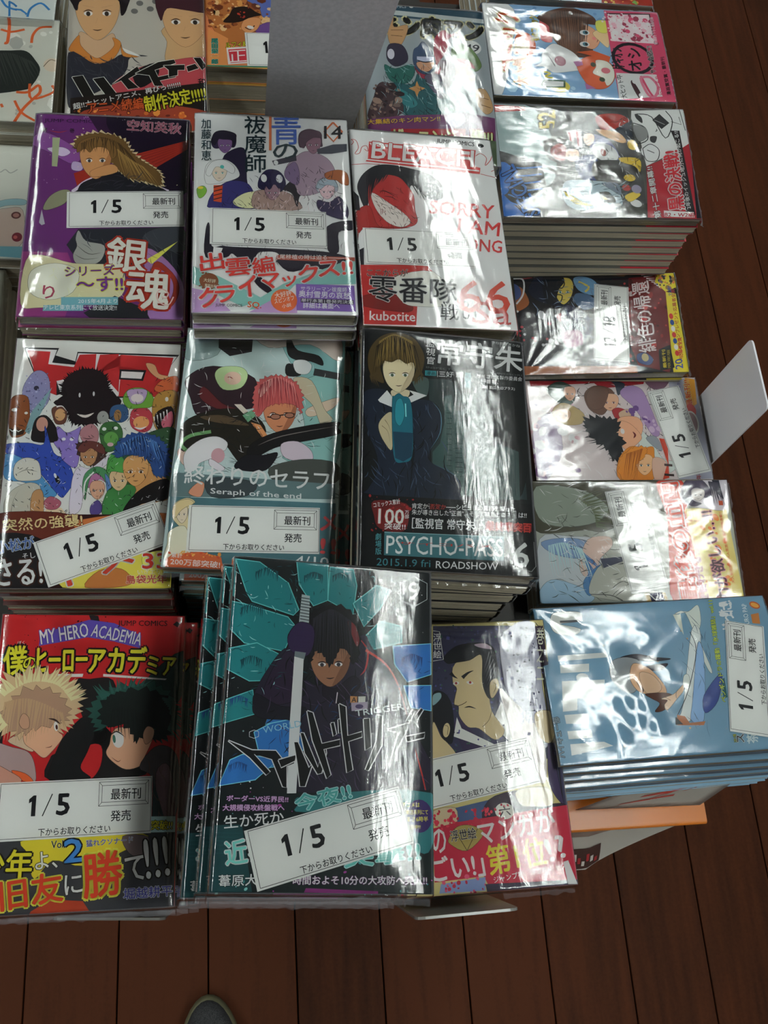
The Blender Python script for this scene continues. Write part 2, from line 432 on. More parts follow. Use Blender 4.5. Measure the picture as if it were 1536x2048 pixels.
# ---------------------------------------------------------------- cover artwork, in millimetres from the lower left corner of each cover
# inks as red, green, blue out of 255; the artwork below gives an ink by its place in this list
INKS = [(106,47,114),(50,24,56),(26,15,36),(142,82,156),(221,203,231),(192,175,212),(231,231,183),(231,205,231),(231,231,231),(157,45,34),(103,28,22),(220,204,228),(29,29,37),(218,198,157),(111,83,45),(205,150,100),(178,121,78),(60,64,71),(68,42,25),(124,92,51),(74,53,29),(162,129,74),(53,53,63),(55,55,67),(159,87,108),(231,195,203),(25,15,21),(158,46,63),(173,184,144),(50,24,60),(144,145,116),(186,184,192),(43,45,53),(64,67,75),(170,171,165),(91,91,86),(142,58,121),(221,214,173),(231,231,217),(39,40,45),(163,120,177),(231,229,102),(155,57,43),(84,87,95),(231,231,192),(231,231,221),(187,59,42),(231,195,189),(114,52,142),(231,231,109),(157,65,89),(122,179,193),(45,39,64),(57,45,78),(131,97,146),(42,34,59),(40,34,51),(231,215,196),(90,170,164),(111,77,88),(87,189,182),(59,56,114),(206,81,49),(53,34,43),(125,176,68),(231,201,65),(231,231,182),(171,143,135),(41,36,70),(158,124,137),(43,38,43),(172,148,165),(132,109,145),(92,69,82),(150,110,127),(54,39,52),(76,78,88),(60,58,69),(175,179,192),(229,196,202),(74,59,74),(169,186,199),(166,97,57),(57,49,79),(42,38,49),(140,194,187),(193,159,206),(128,77,54),(29,26,37),(229,207,212),(231,231,206),(136,104,180),(55,46,64),(218,110,67),(74,59,67),(216,88,50),(41,62,70),(28,46,53),(218,114,67),(71,102,183),(38,57,61),(38,38,42),(164,79,62),(205,62,56),(214,70,63),(184,60,60),(202,64,64),(30,30,34),(35,35,41),(179,56,56),(161,50,48),(231,223,217),(34,28,32),(30,30,36),(107,31,31),(199,61,61),(179,53,51),(125,39,37),(231,231,222),(53,43,43),(226,209,200),(37,37,42),(231,231,229),(54,54,56),(204,80,65),(185,72,68),(231,231,227),(35,35,39),(181,46,49),(146,144,185),(54,52,70),(103,101,140),(184,182,214),(32,23,26),(34,24,28),(231,220,212),(138,78,43),(231,231,223),(50,34,23),(134,169,176),(32,26,28),(203,150,134),(104,65,53),(212,164,115),(53,78,169),(85,149,199),(17,19,25),(146,125,197),(184,130,136),(68,41,45),(164,164,160),(62,105,59),(101,160,81),(213,167,181),(58,89,131),(159,116,72),(186,67,79),(229,167,108),(112,166,66),(188,166,205),(231,220,220),(203,105,65),(212,166,124),(180,139,71),(34,24,22),(208,109,129),(55,87,57),(70,46,44),(184,136,97),(50,31,27),(103,56,52),(227,217,231),(79,142,95),(183,115,161),(95,133,190),(221,169,141),(68,46,42),(64,127,69),(80,153,76),(224,191,151),(51,45,41),(208,154,98),(28,24,26),(218,166,109),(68,46,33),(49,80,138),(32,58,106),(96,142,203),(219,214,202),(199,195,183),(193,145,100),(142,139,129),(230,210,177),(174,94,112),(89,73,139),(29,31,35),(49,20,20),(103,43,31),(26,22,26),(204,118,66),(224,212,91),(191,122,66),(231,210,154),(101,38,26),(78,108,175),(220,228,231),(67,34,24),(194,65,49),(231,231,115),(184,51,39),(186,64,44),(199,217,217),(144,191,191),(161,183,183),(39,35,39),(53,36,44),(100,40,44),(193,216,161),(231,191,174),(150,70,66),(162,192,192),(224,192,178),(150,196,192),(224,199,178),(37,35,37),(37,37,39),(59,59,61),(206,194,168),(39,35,29),(91,74,55),(118,168,111),(231,157,103),(119,174,138),(231,218,206),(28,30,34),(59,76,80),(210,142,105),(170,108,79),(71,48,35),(70,39,35),(197,96,96),(231,189,178),(145,61,69),(231,158,154),(36,26,23),(165,115,96),(27,25,27),(132,125,121),(30,28,34),(231,228,231),(203,157,165),(231,223,231),(221,204,217),(77,81,77),(102,126,129),(63,71,75),(219,152,123),(79,118,127),(225,208,166),(231,214,193),(92,77,64),(227,223,202),(230,208,158),(206,105,65),(231,152,72),(204,86,53),(231,180,96),(204,80,82),(229,231,231),(23,25,27),(39,54,54),(21,24,25),(53,82,79),(71,102,97),(47,70,68),(33,60,58),(76,93,90),(29,37,52),(18,23,31),(79,123,144),(59,92,115),(57,76,101),(13,13,17),(206,191,155),(111,94,75),(225,208,175),(230,216,180),(206,189,157),(68,90,75),(72,57,45),(77,62,35),(129,106,55),(39,30,18),(32,107,126),(47,147,162),(143,231,231),(30,65,86),(172,174,172),(94,100,100),(48,145,153),(20,41,45),(228,230,228),(46,117,125),(18,19,21),(105,31,31),(125,34,34),(158,43,43),(228,228,223),(185,67,50),(184,60,50),(124,32,34),(202,63,55),(63,113,121),(157,201,205),(82,156,164),(65,134,145),(133,135,135),(187,35,39),(54,19,21),(29,25,27),(28,26,28),(23,23,25),(37,64,60),(99,81,180),(78,63,167),(231,227,59),(54,21,23),(33,15,17),(216,192,165),(216,187,149),(230,182,150),(183,148,125),(231,225,177),(197,164,129),(204,160,133),(71,32,32),(56,36,31),(114,72,55),(178,154,154),(225,101,53),(203,150,132),(224,175,144),(38,79,71),(21,28,27),(46,96,87),(41,79,72),(19,24,23),(196,154,128),(66,117,101),(36,27,25),(78,71,75),(116,88,94),(42,57,59),(113,29,33),(96,72,67),(60,60,65),(192,228,231),(231,222,59),(37,37,40),(225,207,57),(171,63,38),(37,35,35),(117,100,102),(40,40,44),(231,231,195),(70,138,215),(31,31,39),(73,77,152),(231,217,54),(36,30,25),(213,67,41),(231,229,87),(72,72,152),(23,28,31),(144,179,179),(38,130,135),(110,205,205),(50,117,188),(130,216,231),(24,76,85),(21,59,68),(37,77,130),(39,33,50),(44,31,53),(27,25,36),(167,46,50),(189,57,52),(29,22,36),(229,220,229),(77,62,93),(14,13,19),(25,76,83),(172,231,231),(32,65,109),(162,114,87),(135,93,71),(58,58,65),(38,25,30),(21,19,24),(42,40,49),(111,33,38),(182,191,193),(61,65,70),(51,34,73),(24,17,37),(121,132,136),(202,142,91),(37,30,30),(180,164,186),(77,62,102),(231,230,221),(221,231,231),(147,202,224),(18,18,20),(18,29,31),(48,119,123),(29,69,73),(68,156,158),(128,200,196),(171,65,155),(227,191,231),(132,46,132),(129,215,206),(30,30,30),(89,179,175),(188,231,231),(109,200,191),(152,66,154),(59,42,99),(231,218,81),(131,45,116),(203,214,214),(209,196,134),(56,56,83),(68,68,111),(79,79,138),(59,93,78),(46,46,69),(177,177,194),(54,37,58),(37,29,33),(59,47,79),(230,221,217),(67,54,90),(218,197,154),(28,28,35),(115,115,121),(191,168,185),(163,63,67),(73,58,45),(35,26,28),(141,175,184),(223,204,164),(192,192,209),(231,231,207),(71,90,130),(54,39,56),(230,221,195),(209,192,158),(185,41,66),(214,61,82),(137,157,203),(217,89,119),(57,49,70),(38,33,42),(171,156,88),(231,231,215),(227,219,61),(136,175,210),(177,211,231),(115,154,195),(208,95,57),(231,226,181),(229,139,74),(231,222,193),(218,201,91),(107,91,41),(208,94,98),(87,54,40),(224,169,136),(105,68,48),(68,42,30),(80,129,145),(27,31,35),(140,75,69),(230,140,136),(231,203,158),(219,219,107),(55,55,63),(160,94,113),(208,95,52),(231,231,219),(211,121,134),(56,71,48),(179,114,163),(217,201,74),(58,89,66),(207,79,113),(231,218,222),(53,37,41),(231,178,194),(156,58,84),(231,213,217),(231,222,222),(26,22,32),(221,221,221),(36,36,40),(212,122,146),(70,38,46),(35,27,31),(78,78,74),(163,183,183),(53,55,57),(65,118,191),(170,56,56),(69,128,205),(58,115,195),(21,29,43),(231,208,67),(96,81,32),(60,60,60),(169,46,37),(36,45,58),(223,175,122),(120,120,162),(153,84,75),(189,76,94),(231,185,154),(75,51,38),(58,38,32),(169,46,46),(231,183,145),(43,58,113),(30,27,23),(231,199,79),(56,40,32),(190,208,217),(225,201,79),(40,40,31),(227,227,68),(121,132,150),(40,42,31),(170,56,51),(231,203,80),(160,153,176),(27,27,24),(104,126,135),(231,231,230),(169,36,50),(39,30,35),(143,143,143),(184,184,184),(75,22,26),(202,48,61),(29,25,36),(29,27,34),(163,96,56),(162,53,65),(228,228,228),(79,94,146),(160,52,65),(228,228,231),(28,33,54),(223,198,97),(65,132,140),(37,33,33),(23,25,36),(37,37,46),(119,163,200),(78,105,138),(43,43,72),(144,62,112),(118,135,164),(107,31,35),(143,42,42),(71,20,24),(185,67,67),(231,219,219),(231,228,228),(231,223,223),(223,206,59),(147,114,57),(60,76,127),(217,128,70),(37,37,37),(161,43,43),(60,74,144),(192,54,50),(42,74,143),(192,49,49),(60,75,161),(59,74,127),(205,189,142),(23,23,27),(222,197,59),(170,153,53),(220,207,207),(162,35,47),(175,158,184),(131,97,142),(216,174,182),(54,44,48),(57,76,68),(225,176,148),(73,58,58),(190,167,116),(227,193,167),(111,84,67),(111,79,66),(225,178,148),(111,58,64),(72,49,45),(163,44,52),(207,178,152),(39,48,65),(174,144,187),(114,80,140),(209,183,209),(133,97,116),(212,221,216),(157,162,170),(231,178,144),(72,44,44),(56,39,39),(28,31,37),(109,41,41),(216,139,54),(231,188,145),(62,94,104),(221,144,55),(167,97,35),(217,183,166),(196,68,43),(94,80,148),(231,168,61),(215,83,49),(231,231,155),(196,64,56),(173,139,139),(163,44,44),(177,180,170),(77,75,60),(157,166,153),(96,106,76),(212,216,220),(141,166,204),(180,210,231),(227,198,185),(84,135,186),(65,116,175),(200,230,231),(111,79,79),(202,121,121),(196,196,185),(117,117,108),(97,97,93),(69,73,94),(49,49,91),(205,167,91),(96,88,75),(176,176,168),(77,77,73),(196,64,47),(228,211,130),(198,83,66),(231,197,95),(231,231,154),(231,141,72),(231,231,138),(220,212,220),(77,68,90),(57,49,61),(38,38,55),(58,53,70),(197,83,49),(210,70,48),(184,65,124),(231,231,224),(73,30,43),(231,142,159),(216,84,67),(120,158,183),(201,151,88),(169,135,77),(223,223,218),(93,93,96),(225,225,221),(137,154,162),(37,33,45),(155,159,163),(222,176,138),(229,195,165),(46,38,46),(89,49,36),(231,195,161),(129,78,53),(223,227,219),(222,222,206),(228,231,228),(149,183,221),(228,231,224),(79,95,112),(60,77,140),(165,96,52),(28,28,34),(43,91,97),(207,220,77),(51,89,91),(224,231,231),(196,95,49),(231,166,74),(199,128,69),(206,206,93),(48,52,56),(210,222,222),(192,186,176),(112,110,108),(208,175,142),(211,170,125),(54,46,42),(87,61,44),(40,32,36),(203,133,64),(46,46,56),(231,231,228),(207,170,125),(65,65,73),(165,132,95),(190,80,88),(26,24,28),(26,23,21),(35,27,25),(158,69,48),(209,113,54),(230,152,71),(104,39,31),(70,35,27),(208,93,48),(218,210,54),(35,27,14),(217,133,87),(182,115,63),(220,161,90),(144,79,41),(231,195,144),(109,54,33),(99,116,183),(113,79,146),(220,157,106),(41,28,24),(193,63,46),(54,29,24),(218,147,88),(64,131,106),(221,172,82),(48,149,132),(230,231,230),(219,156,89),(215,215,55),(39,56,30),(193,54,67),(158,166,171),(42,71,88),(195,201,201),(59,86,103),(195,201,205),(28,28,30),(219,211,160),(38,38,47),(90,120,64),(164,53,66),(230,226,218),(206,159,142),(135,118,127),(164,54,75),(196,153,111),(91,59,42),(221,217,229),(49,104,96),(44,93,99),(56,124,130),(60,77,107),(214,159,125),(197,202,227),(38,38,51),(163,44,70),(95,88,109),(203,144,88),(76,59,63),(115,96,89),(54,39,43),(154,128,115),(196,158,115),(92,68,51),(28,47,53),(161,199,204),(112,61,104),(224,182,75),(51,73,128),(231,231,171),(79,94,70),(209,213,209),(56,123,182),(205,205,195),(174,174,168),(227,227,219),(209,96,49),(38,42,40),(57,61,57),(216,199,178),(111,96,79),(218,218,209),(174,174,170),(158,192,200),(215,194,182),(111,69,69),(188,137,129),(131,51,64),(211,111,111),(121,172,184),(208,208,195),(213,225,230),(164,53,40),(222,158,73),(231,201,95),(121,173,87)]
ART = {
'gin': [
('p',0,[(-0.1,-0.1),(113.2,-0.1),(113.2,176),(-0.1,176)],0),
('p',1,[(34.1,182.8),(115.4,178.6),(113.4,108.4),(72.1,106.6),(61,142.7),(46.8,160.2)],0),
('p',2,[(59.1,180.5),(115.5,176.1),(113.3,110.7),(95.3,112.3),(71.2,146.8),(53.2,165.4)],1),
('p',3,[(3.55,157.9),(14.9,156.1),(34.7,141.4),(29.7,130.5),(12.3,140.3),(-1.31,148)],1),
('p',4,[(10.2,143.8),(21.3,145.6),(27.2,141.1),(20.9,137.2)],1),
('p',5,[(29.6,132.9),(37.2,130.9),(35.7,124.9),(29.1,125.8)],1),
('x',[6,7,8],70,-9.16,108,109.5,183.2,0.22,0.65,9,0),
('p',9,[(73.4,141.5),(113.2,157.2),(112.3,148.3),(89.9,130.4)],0),
('l',10,0.43,[(76.2,141.1),(112.6,156.2)],1,0),
('l',10,0.43,[(78.8,139.5),(112.6,154.8)],1,0),
('l',10,0.43,[(81.3,138),(112.7,153.3)],1,0),
('l',10,0.43,[(83.8,136.4),(112.7,151.8)],1,0),
('l',10,0.43,[(86.4,134.8),(112.8,150.4)],1,0),
('l',10,0.43,[(88.9,133.3),(112.8,148.9)],1,0),
('p',9,[(30.7,122.3),(42,127.5),(45.3,119.5),(33.7,111.3)],0),
('p',11,[(33.8,110.8),(43.5,119.4),(64.6,127.4),(93.4,113.4),(95.4,108.8),(35,105)],1),
('p',12,[(34.5,107.3),(38.2,114.5),(52.6,122.1),(64.6,126.2),(82.8,118.8),(94.4,112.2),(94.6,106.4),(34.7,103.8)],1),
('k',13,[(30.2,144.8),(31.1,154.5),(41.1,159.9),(55.4,159.4),(66.2,153.9),(71.3,144.4),(78.3,137.6),(88,130.9),(94,124),(93.9,113.4),(83.8,116.5),(71.5,119.5),(64.7,125),(57.6,134.2),(47.8,142.1),(36.3,145.1)],46,3.2,22),
('k',14,[(30.7,144.8),(31.6,153.9),(41.2,158.9),(55.4,158.7),(65.7,153.2),(70.9,143.8),(77.8,137),(87.6,130.2),(93,123.4),(92.9,114.5),(83.8,117.4),(71.5,120),(64.7,125),(57.6,134.2),(47.8,142.1),(36.3,145.1)],52,2.12,23),
('p',15,[(34,144.7),(38.6,153.1),(51,153.7),(56.6,145.8),(56.7,134.2),(53.4,124),(46.8,117.8),(39.5,123.4),(35.2,133.1)],1),
('p',16,[(47.9,118.7),(53.4,124),(56.7,134.2),(56,144.9),(52.8,132.2)],2),
('e',8,41.1,134.3,2.25,1.51,2.8),
('e',17,41.2,134.1,1.12,1.51,2.6),
('l',18,0.89,[(43.5,135.7),(41,136.4),(38.4,135.2)],2,1),
('l',18,0.89,[(43.9,138.2),(37.9,139.3)],2,0),
('e',8,50.6,134.8,2.25,1.51,2.8),
('e',17,50.6,134.6,1.12,1.51,2.6),
('l',18,0.89,[(48,135.9),(50.5,136.9),(53.2,136)],2,1),
('l',18,0.9,[(47.5,138.4),(53.2,140.1)],2,0),
('l',18,0.63,[(46,131.5),(45.3,128.3)],2,0),
('l',18,0.76,[(44,124.3),(46.5,123.9),(48.9,124.7)],2,1),
('p',15,[(43.1,125.2),(57.8,131.8),(61.9,124.9),(45.3,119.5)],1),
('p',19,[(31.9,141.3),(33.1,151),(43.2,156.3),(55.7,153.3),(61,142.7),(57.5,136.6),(53.3,146),(44.7,146.7),(41.2,141.8),(37.3,145.2)],1),
('s',20,0.96,[(34.2,149.8),(47,156.5),(60.5,152.4),(68.5,143.1)],[(32.9,140.2),(47.8,142.1),(64.2,134.5),(92.4,114.5)],26,40,1.5),
('s',21,0.65,[(60.8,146.3),(70.7,137.2),(80.5,130.5)],[(67.7,120.5),(81,116.3),(93.4,113.4)],18,41,1.08),
('l',22,0.52,[(38.4,109.8),(49.3,114.9),(62.2,117.9)],2,1),
('f',23,0.52,[(34.9,107.3),(49.2,117.3),(64.7,125),(94.4,112.2),(94.5,107.6),(35,105)],26,27,40,9.4,45),
('t','空知英秋',24,(67.1,163.9),(40.2,-1.58),(0.11,10.3),0.02,25,0.04),
('t','第',26,(5.82,159),(3.29,-0.07),(-0.12,4.11),0.03,None,0.06),
('t','巻',26,(25.3,159.3),(3.59,-0.06),(-0.09,4.12),0.03,None,0.06),
('l',27,0.86,[(9.92,160.7),(17.6,159.2),(24,161.2)],2,1),
('p',28,[(13.4,154.2),(18.8,154.1),(18.6,127.6),(14.8,127.9)],0),
('t','JUMP COMICS',29,(6.44,167.3),(38.5,1.08),(-0.24,4.14),0.02,None,0.06),
('p',30,[(11.3,90.3),(15.1,100.7),(22.9,106.8),(29.4,105.9),(26.4,95.5),(15.9,89.3)],1),
('p',31,[(9.48,77.8),(10.5,89.1),(13.6,76.8),(11.4,75.6)],0),
('p',32,[(37,73.2),(111.4,77.7),(111.8,30.3),(92.8,52.8),(66.1,37.7),(34.7,52),(29.7,59.5)],0),
('p',33,[(90.1,75.2),(110.9,77.1),(111.1,55.7),(83.1,64.8)],1),
('p',34,[(37.5,72.1),(43,63.4),(55.9,59.9),(54.8,48.3),(47.8,43.1),(37.9,43.9),(34.8,50.9),(37,58.7),(35.7,65.3)],1),
('l',35,0.6,[(36.5,59.8),(45.5,52.4),(54.5,53.8)],2,1),
('l',35,0.5,[(35.6,52),(43,47.9),(52.9,49.3)],2,1),
('p',36,[(-2.06,52.9),(31,53),(39.6,31.4),(32.7,0.4),(0.44,0.11)],0),
('p',37,[(2.98,45.5),(14.2,50.2),(35.2,44.3),(65.9,43.1),(72,29.2),(67.2,16.1),(40.9,10.1),(14.7,7.28),(2.25,10.1)],1),
('p',38,[(7.19,36.9),(22.7,43.9),(39.2,37.9),(36.7,20.6),(21.2,13.8),(7.62,19.8)],1),
('p',39,[(65.3,18.2),(89,7.11),(90.2,0.26),(49.4,-0.23),(44.8,3.85)],0),
('p',40,[(83.5,57),(97.4,51.9),(111.8,30.3),(112.6,0.07),(90.2,-0.06),(88.5,22.1)],1),
('p',41,[(85.6,48.7),(107.8,65.4),(89.8,45.2)],0),
('p',42,[(91.2,46.1),(102.3,41),(109.1,29.2),(108.5,17.3),(102.5,8.53),(92.6,7.21),(85.3,11.3)],1),
('p',40,[(92.3,40.7),(101.5,36.6),(105.5,28),(104,17.1),(97.9,11.6),(91.5,13.6)],1),
('f',43,0.51,[(38.9,72.1),(110.5,75.9),(111.7,33.6),(66.1,38.8),(40,53.3)],30,-62,40,11.2,67),
('f',44,0.39,[(-0.56,45.3),(66,40.9),(70.5,21.6),(5.82,9.15)],40,-77,90,5.9,68),
('t','銀',45,(57.5,40.1),(27.7,-2.96),(1.14,27.5),0.05,46,0.09),
('t','魂',45,(73.3,8.83),(29.2,-1.37),(0.18,32.3),0.05,46,0.09),
('l',47,0.9,[(105.8,18.3),(102.4,11.7),(96,13.7),(94,20.1),(97.4,24.5),(102,21.4),(100.4,17),(97.6,18)],0,1),
('t','シリーズ',48,(30.6,33.1),(33.9,2.34),(-0.78,8.43),0.05,49,0.09),
('t','り',50,(16.8,14.7),(7.91,0.22),(-0.77,10.6),0.04,None,0.06),
('t','～す!!',48,(39.3,20.7),(31.6,1.76),(-0.95,11.8),0.05,49,0.09),
('p',51,[(29,16.1),(67.6,17.2),(67.9,10.8),(44.4,10.2),(44.7,5.43),(17.5,4.73),(17.6,9.46),(29.4,9.78)],0),
('t','2015年4月より',8,(40.8,11.3),(26.6,0.72),(-0.23,3.82),0.02,None,0.06),
('t','テレビ東京系列にて放送決定!!',8,(17.9,5.68),(49.4,0.65),(-0.27,4.2),0.02,None,0.06),
],
'blu': [
('p',8,[(-0.1,-0.1),(113.3,-0.1),(113.3,175.8),(-0.1,175.8)],0),
('p',52,[(20.3,133.4),(29.4,143.6),(36.9,141.9),(37.6,116.2),(39.1,103.7),(34.3,109.8),(26.1,113.5)],1),
('p',53,[(11.9,151.3),(15.2,158.1),(21,160.1),(28.6,157.8),(30.2,151.3),(28.6,144.7),(22.8,145.4),(16.1,142.8),(12.8,144.8)],1),
('p',54,[(16.8,150.3),(19.1,153.9),(24.7,154.2),(27.1,150.9),(26.9,146),(25.1,141.6),(21.9,138.9),(18.8,141.2),(17,145.4)],1),
('e',8,19.8,145.9,1.03,0.65,3.3),
('e',55,19.8,145.8,0.51,0.64,3.4),
('l',55,0.42,[(20.9,146.5),(19.8,146.8),(18.5,146.3)],2,1),
('l',55,0.41,[(21.1,147.6),(18.4,148.1)],2,0),
('e',8,24.1,146.2,1.03,0.65,3.3),
('e',55,24.1,146.1,0.52,0.65,3.3),
('l',55,0.42,[(22.9,146.7),(24.1,147.1),(25.3,146.7)],2,1),
('l',55,0.42,[(22.7,147.7),(25.4,148.5)],2,0),
('l',55,0.3,[(21.9,144.8),(21.5,143.4)],2,0),
('l',55,0.36,[(20.8,141.7),(21.9,141.5),(23.1,141.9)],2,1),
('p',56,[(12.1,150.2),(14.4,158),(21,160.4),(29.4,157.8),(29.9,152.4),(27.7,144.6),(26.9,151.1),(20.2,151.8),(16.9,151.6),(14.5,146)],1),
('p',8,[(7.34,118.9),(8.87,127.4),(14.6,132),(22.8,132.5),(29.4,127.5),(32.6,119.1),(28.5,114.7),(19.6,111.2),(9.86,109.6),(7.81,112.7)],1),
('p',57,[(12.5,124.6),(14.9,128.3),(20.8,128.6),(23.3,125.2),(23.1,120),(21.3,115.5),(17.9,112.6),(14.6,115.1),(12.8,119.5)],1),
('e',8,15.6,120,1.08,0.67,2.7),
('e',58,15.6,119.9,0.54,0.67,3.2),
('l',59,0.43,[(16.8,120.6),(15.6,121),(14.3,120.4)],2,1),
('l',59,0.43,[(17,121.7),(14.2,122.2)],2,0),
('e',8,20.2,120.2,1.08,0.67,2.7),
('e',58,20.2,120.2,0.54,0.67,3.2),
('l',59,0.43,[(19,120.7),(20.2,121.2),(21.5,120.8)],2,1),
('l',59,0.43,[(18.8,121.8),(21.6,122.6)],2,0),
('l',59,0.31,[(17.9,118.8),(17.5,117.3)],2,0),
('l',59,0.37,[(16.8,115.6),(17.9,115.4),(19.1,115.8)],2,1),
('p',8,[(8.14,120),(12.1,129.7),(21.1,132.4),(28.6,126.4),(27.7,120),(21.2,123.8),(15.4,125.7),(11.4,117)],1),
('e',60,19.9,125.9,1.48,1.69,3.1),
('p',61,[(13.2,101.5),(20.4,110.1),(27.7,113.6),(37.5,112),(42.4,103.9),(45.5,89.5),(13.3,88.2),(10,92.2)],1),
('p',62,[(13.9,108.8),(20.4,109.1),(19.6,93.6),(14,94.4)],0),
('l',63,0.83,[(13.9,106.7),(20,109.1)],0,0),
('l',63,0.83,[(13.9,103.1),(20,105.4)],0,0),
('l',63,0.82,[(14,99.5),(20,101.8)],0,0),
('l',63,0.82,[(14,95.9),(20,98.2)],0,0),
('p',64,[(1.89,104.1),(4.25,107.3),(7.47,107.5),(9.12,103.4),(6.77,98.2),(3.59,97)],1),
('e',65,4.67,106.1,2.01,1.24,2.8),
('p',66,[(27.7,95),(35.9,102.5),(45.7,104),(48.9,95.8),(42.3,89.4),(31.8,90)],1),
('p',67,[(42.4,102.8),(50.7,106.3),(65.6,104.9),(73.7,98),(75.1,89.2),(43.9,88.4)],1),
('p',68,[(46.7,116.7),(51.8,124.4),(59.3,124.8),(64.2,119.7),(65.7,111.2),(61.4,104.7),(55.7,111.8),(50.7,106.3),(45.8,108.2)],1),
('p',69,[(50.6,107.5),(53.1,110.8),(59.1,111),(61.5,108),(61.2,103.5),(59.3,99.6),(55.9,97.1),(52.6,99.3),(50.8,103)],1),
('e',8,53.7,103.5,1.09,0.59,2.6),
('e',55,53.7,103.4,0.54,0.59,2.1),
('l',55,0.43,[(54.9,104),(53.7,104.3),(52.4,103.9)],2,1),
('l',55,0.43,[(55.1,105),(52.3,105.5)],2,0),
('e',8,58.3,103.7,1.09,0.58,2.6),
('e',55,58.3,103.6,0.55,0.58,3.1),
('l',55,0.43,[(57.1,104.1),(58.3,104.5),(59.6,104.2)],2,1),
('l',55,0.43,[(56.9,105.1),(59.8,105.8)],2,0),
('l',55,0.31,[(56,102.4),(55.5,101.2)],2,0),
('l',55,0.37,[(54.7,99.6),(55.9,99.5),(57.1,99.8)],2,1),
('p',68,[(47,110.3),(52.5,121.2),(61.7,121.7),(63.2,111.1),(60.6,107.8),(57.4,111.9),(54,106.5),(50.7,110.5)],1),
('e',8,50,116.8,2.16,3.6,2.7),
('e',8,61.2,116.8,2.34,3.82,2.7),
('p',70,[(63.9,106.9),(70.8,115.7),(80,113),(80.6,104.5),(75.5,101.2),(73.5,91.7),(69.7,104)],1),
('p',71,[(66,126.2),(76.6,140.8),(85.2,143.5),(97.1,137.6),(102.6,125.9),(101.3,115),(89,104.9),(76.3,102.2),(72.4,111.5)],1),
('p',72,[(66,126.2),(73,133),(76.1,122.4),(74.1,111.6),(65.8,117.6)],1),
('p',73,[(76.1,155.2),(78,162),(85.1,165.3),(92.8,161.8),(93.8,152.9),(93.2,148.4),(84.6,151.2),(80.2,147.7),(76.8,147.5)],1),
('p',74,[(81.6,154.8),(84.3,159),(90.7,159.4),(93.1,155.5),(92.6,149.7),(90.5,144.6),(86.9,141.4),(83.5,144.2),(81.7,149.1)],1),
('e',8,84.8,149.7,1.14,0.76,3.5),
('e',75,84.8,149.6,0.57,0.75,3),
('l',75,0.46,[(86,150.4),(84.8,150.8),(83.4,150.2)],2,1),
('l',75,0.46,[(86.3,151.7),(83.4,152.2)],2,0),
('e',8,89.6,150,1.14,0.75,3.5),
('e',75,89.6,149.9,0.57,0.75,4),
('l',75,0.46,[(88.3,150.5),(89.6,151.1),(91,150.6)],2,1),
('l',75,0.46,[(88.2,151.8),(91.2,152.7)],2,0),
('l',75,0.33,[(87.1,148.3),(86.6,146.7)],2,0),
('l',75,0.39,[(85.8,144.7),(87,144.5),(88.2,144.9)],2,1),
('p',73,[(76.2,156.3),(81.6,163.9),(92,163.4),(93.5,157.4),(87.4,157),(82.1,152.2),(80.2,146.6),(77.2,148.6)],1),
('p',76,[(89.6,146),(102,151.2),(112.5,152.3),(112.2,145.1),(100.7,142.2),(90.3,141.6)],0),
('p',77,[(56.1,133.2),(74,139.6),(74.3,134.2),(57.7,129)],0),
('e',8,59,131.7,1.68,2.16,3.1),
('p',78,[(87.5,111.2),(91.2,117.8),(99.8,119.3),(103.8,113),(102.6,106.6),(96,110.5),(91.6,107.1),(89,106)],1),
('p',79,[(90.5,109.8),(93.1,113),(99.1,113.2),(101.4,110.3),(101,105.8),(99,102),(95.5,99.5),(92.3,101.7),(90.6,105.4)],1),
('e',8,93.5,105.8,1.08,0.57,2.7),
('e',80,93.5,105.8,0.54,0.58,2.1),
('l',80,0.43,[(94.7,106.4),(93.6,106.7),(92.2,106.2)],2,1),
('l',80,0.43,[(95,107.3),(92.2,107.7)],2,0),
('e',8,98.1,106,1.09,0.58,2.6),
('e',80,98.1,106,0.54,0.58,2.1),
('l',80,0.43,[(96.9,106.5),(98.1,106.8),(99.4,106.5)],2,1),
('l',80,0.43,[(96.7,107.4),(99.6,108.1)],2,0),
('l',80,0.31,[(95.8,104.8),(95.3,103.5)],2,0),
('l',80,0.37,[(94.5,102),(95.7,101.9),(96.8,102.2)],2,1),
('p',81,[(87.9,110.2),(92,117.8),(100.6,118.2),(103.7,110.9),(96.1,112.7),(90.8,108.2)],1),
('p',82,[(94.8,123.3),(104.4,127.1),(111.2,124.2),(111.9,113.4),(106.4,114.2),(103.1,117.3),(96.3,118)],1),
('p',83,[(88.8,98.6),(97.1,96.8),(104.1,102.4),(110.5,92.2),(108.2,81.7),(95,85.3),(88.5,91.3)],1),
('p',84,[(94.6,75),(113.3,80.8),(112.8,72.6),(102.7,70.2),(101.9,53),(94.5,53.8)],1),
('p',84,[(8.7,68),(11,75),(12.7,55.4),(20.6,55.6),(27.7,54.8),(66,54),(97.8,51.9),(113.1,45.4),(98,37.1),(81.8,38.7),(65.6,35.4),(53.1,49.7),(45.1,50.5),(38.7,37.7),(27.7,49),(23,45.9),(8.94,45.6)],1),
('p',8,[(45.1,49.5),(51.5,51.6),(57.9,50.8),(59.5,46.9),(52.9,38),(48.2,39.8)],1),
('p',8,[(14.3,54.4),(20.6,53.6),(18.3,45.8),(13.6,45.7)],0),
('p',84,[(41,31.9),(44.9,32),(54.2,18.9),(51,17),(43.3,24.4)],1),
('p',85,[(0.54,37.7),(18.4,29.6),(49.4,11.3),(33.8,5.5),(0.46,23.5)],0),
('p',85,[(62.2,24.8),(113.3,48.4),(112.9,25.8),(70.1,24),(55.5,5.8),(38.4,2.79),(46.3,13.1)],0),
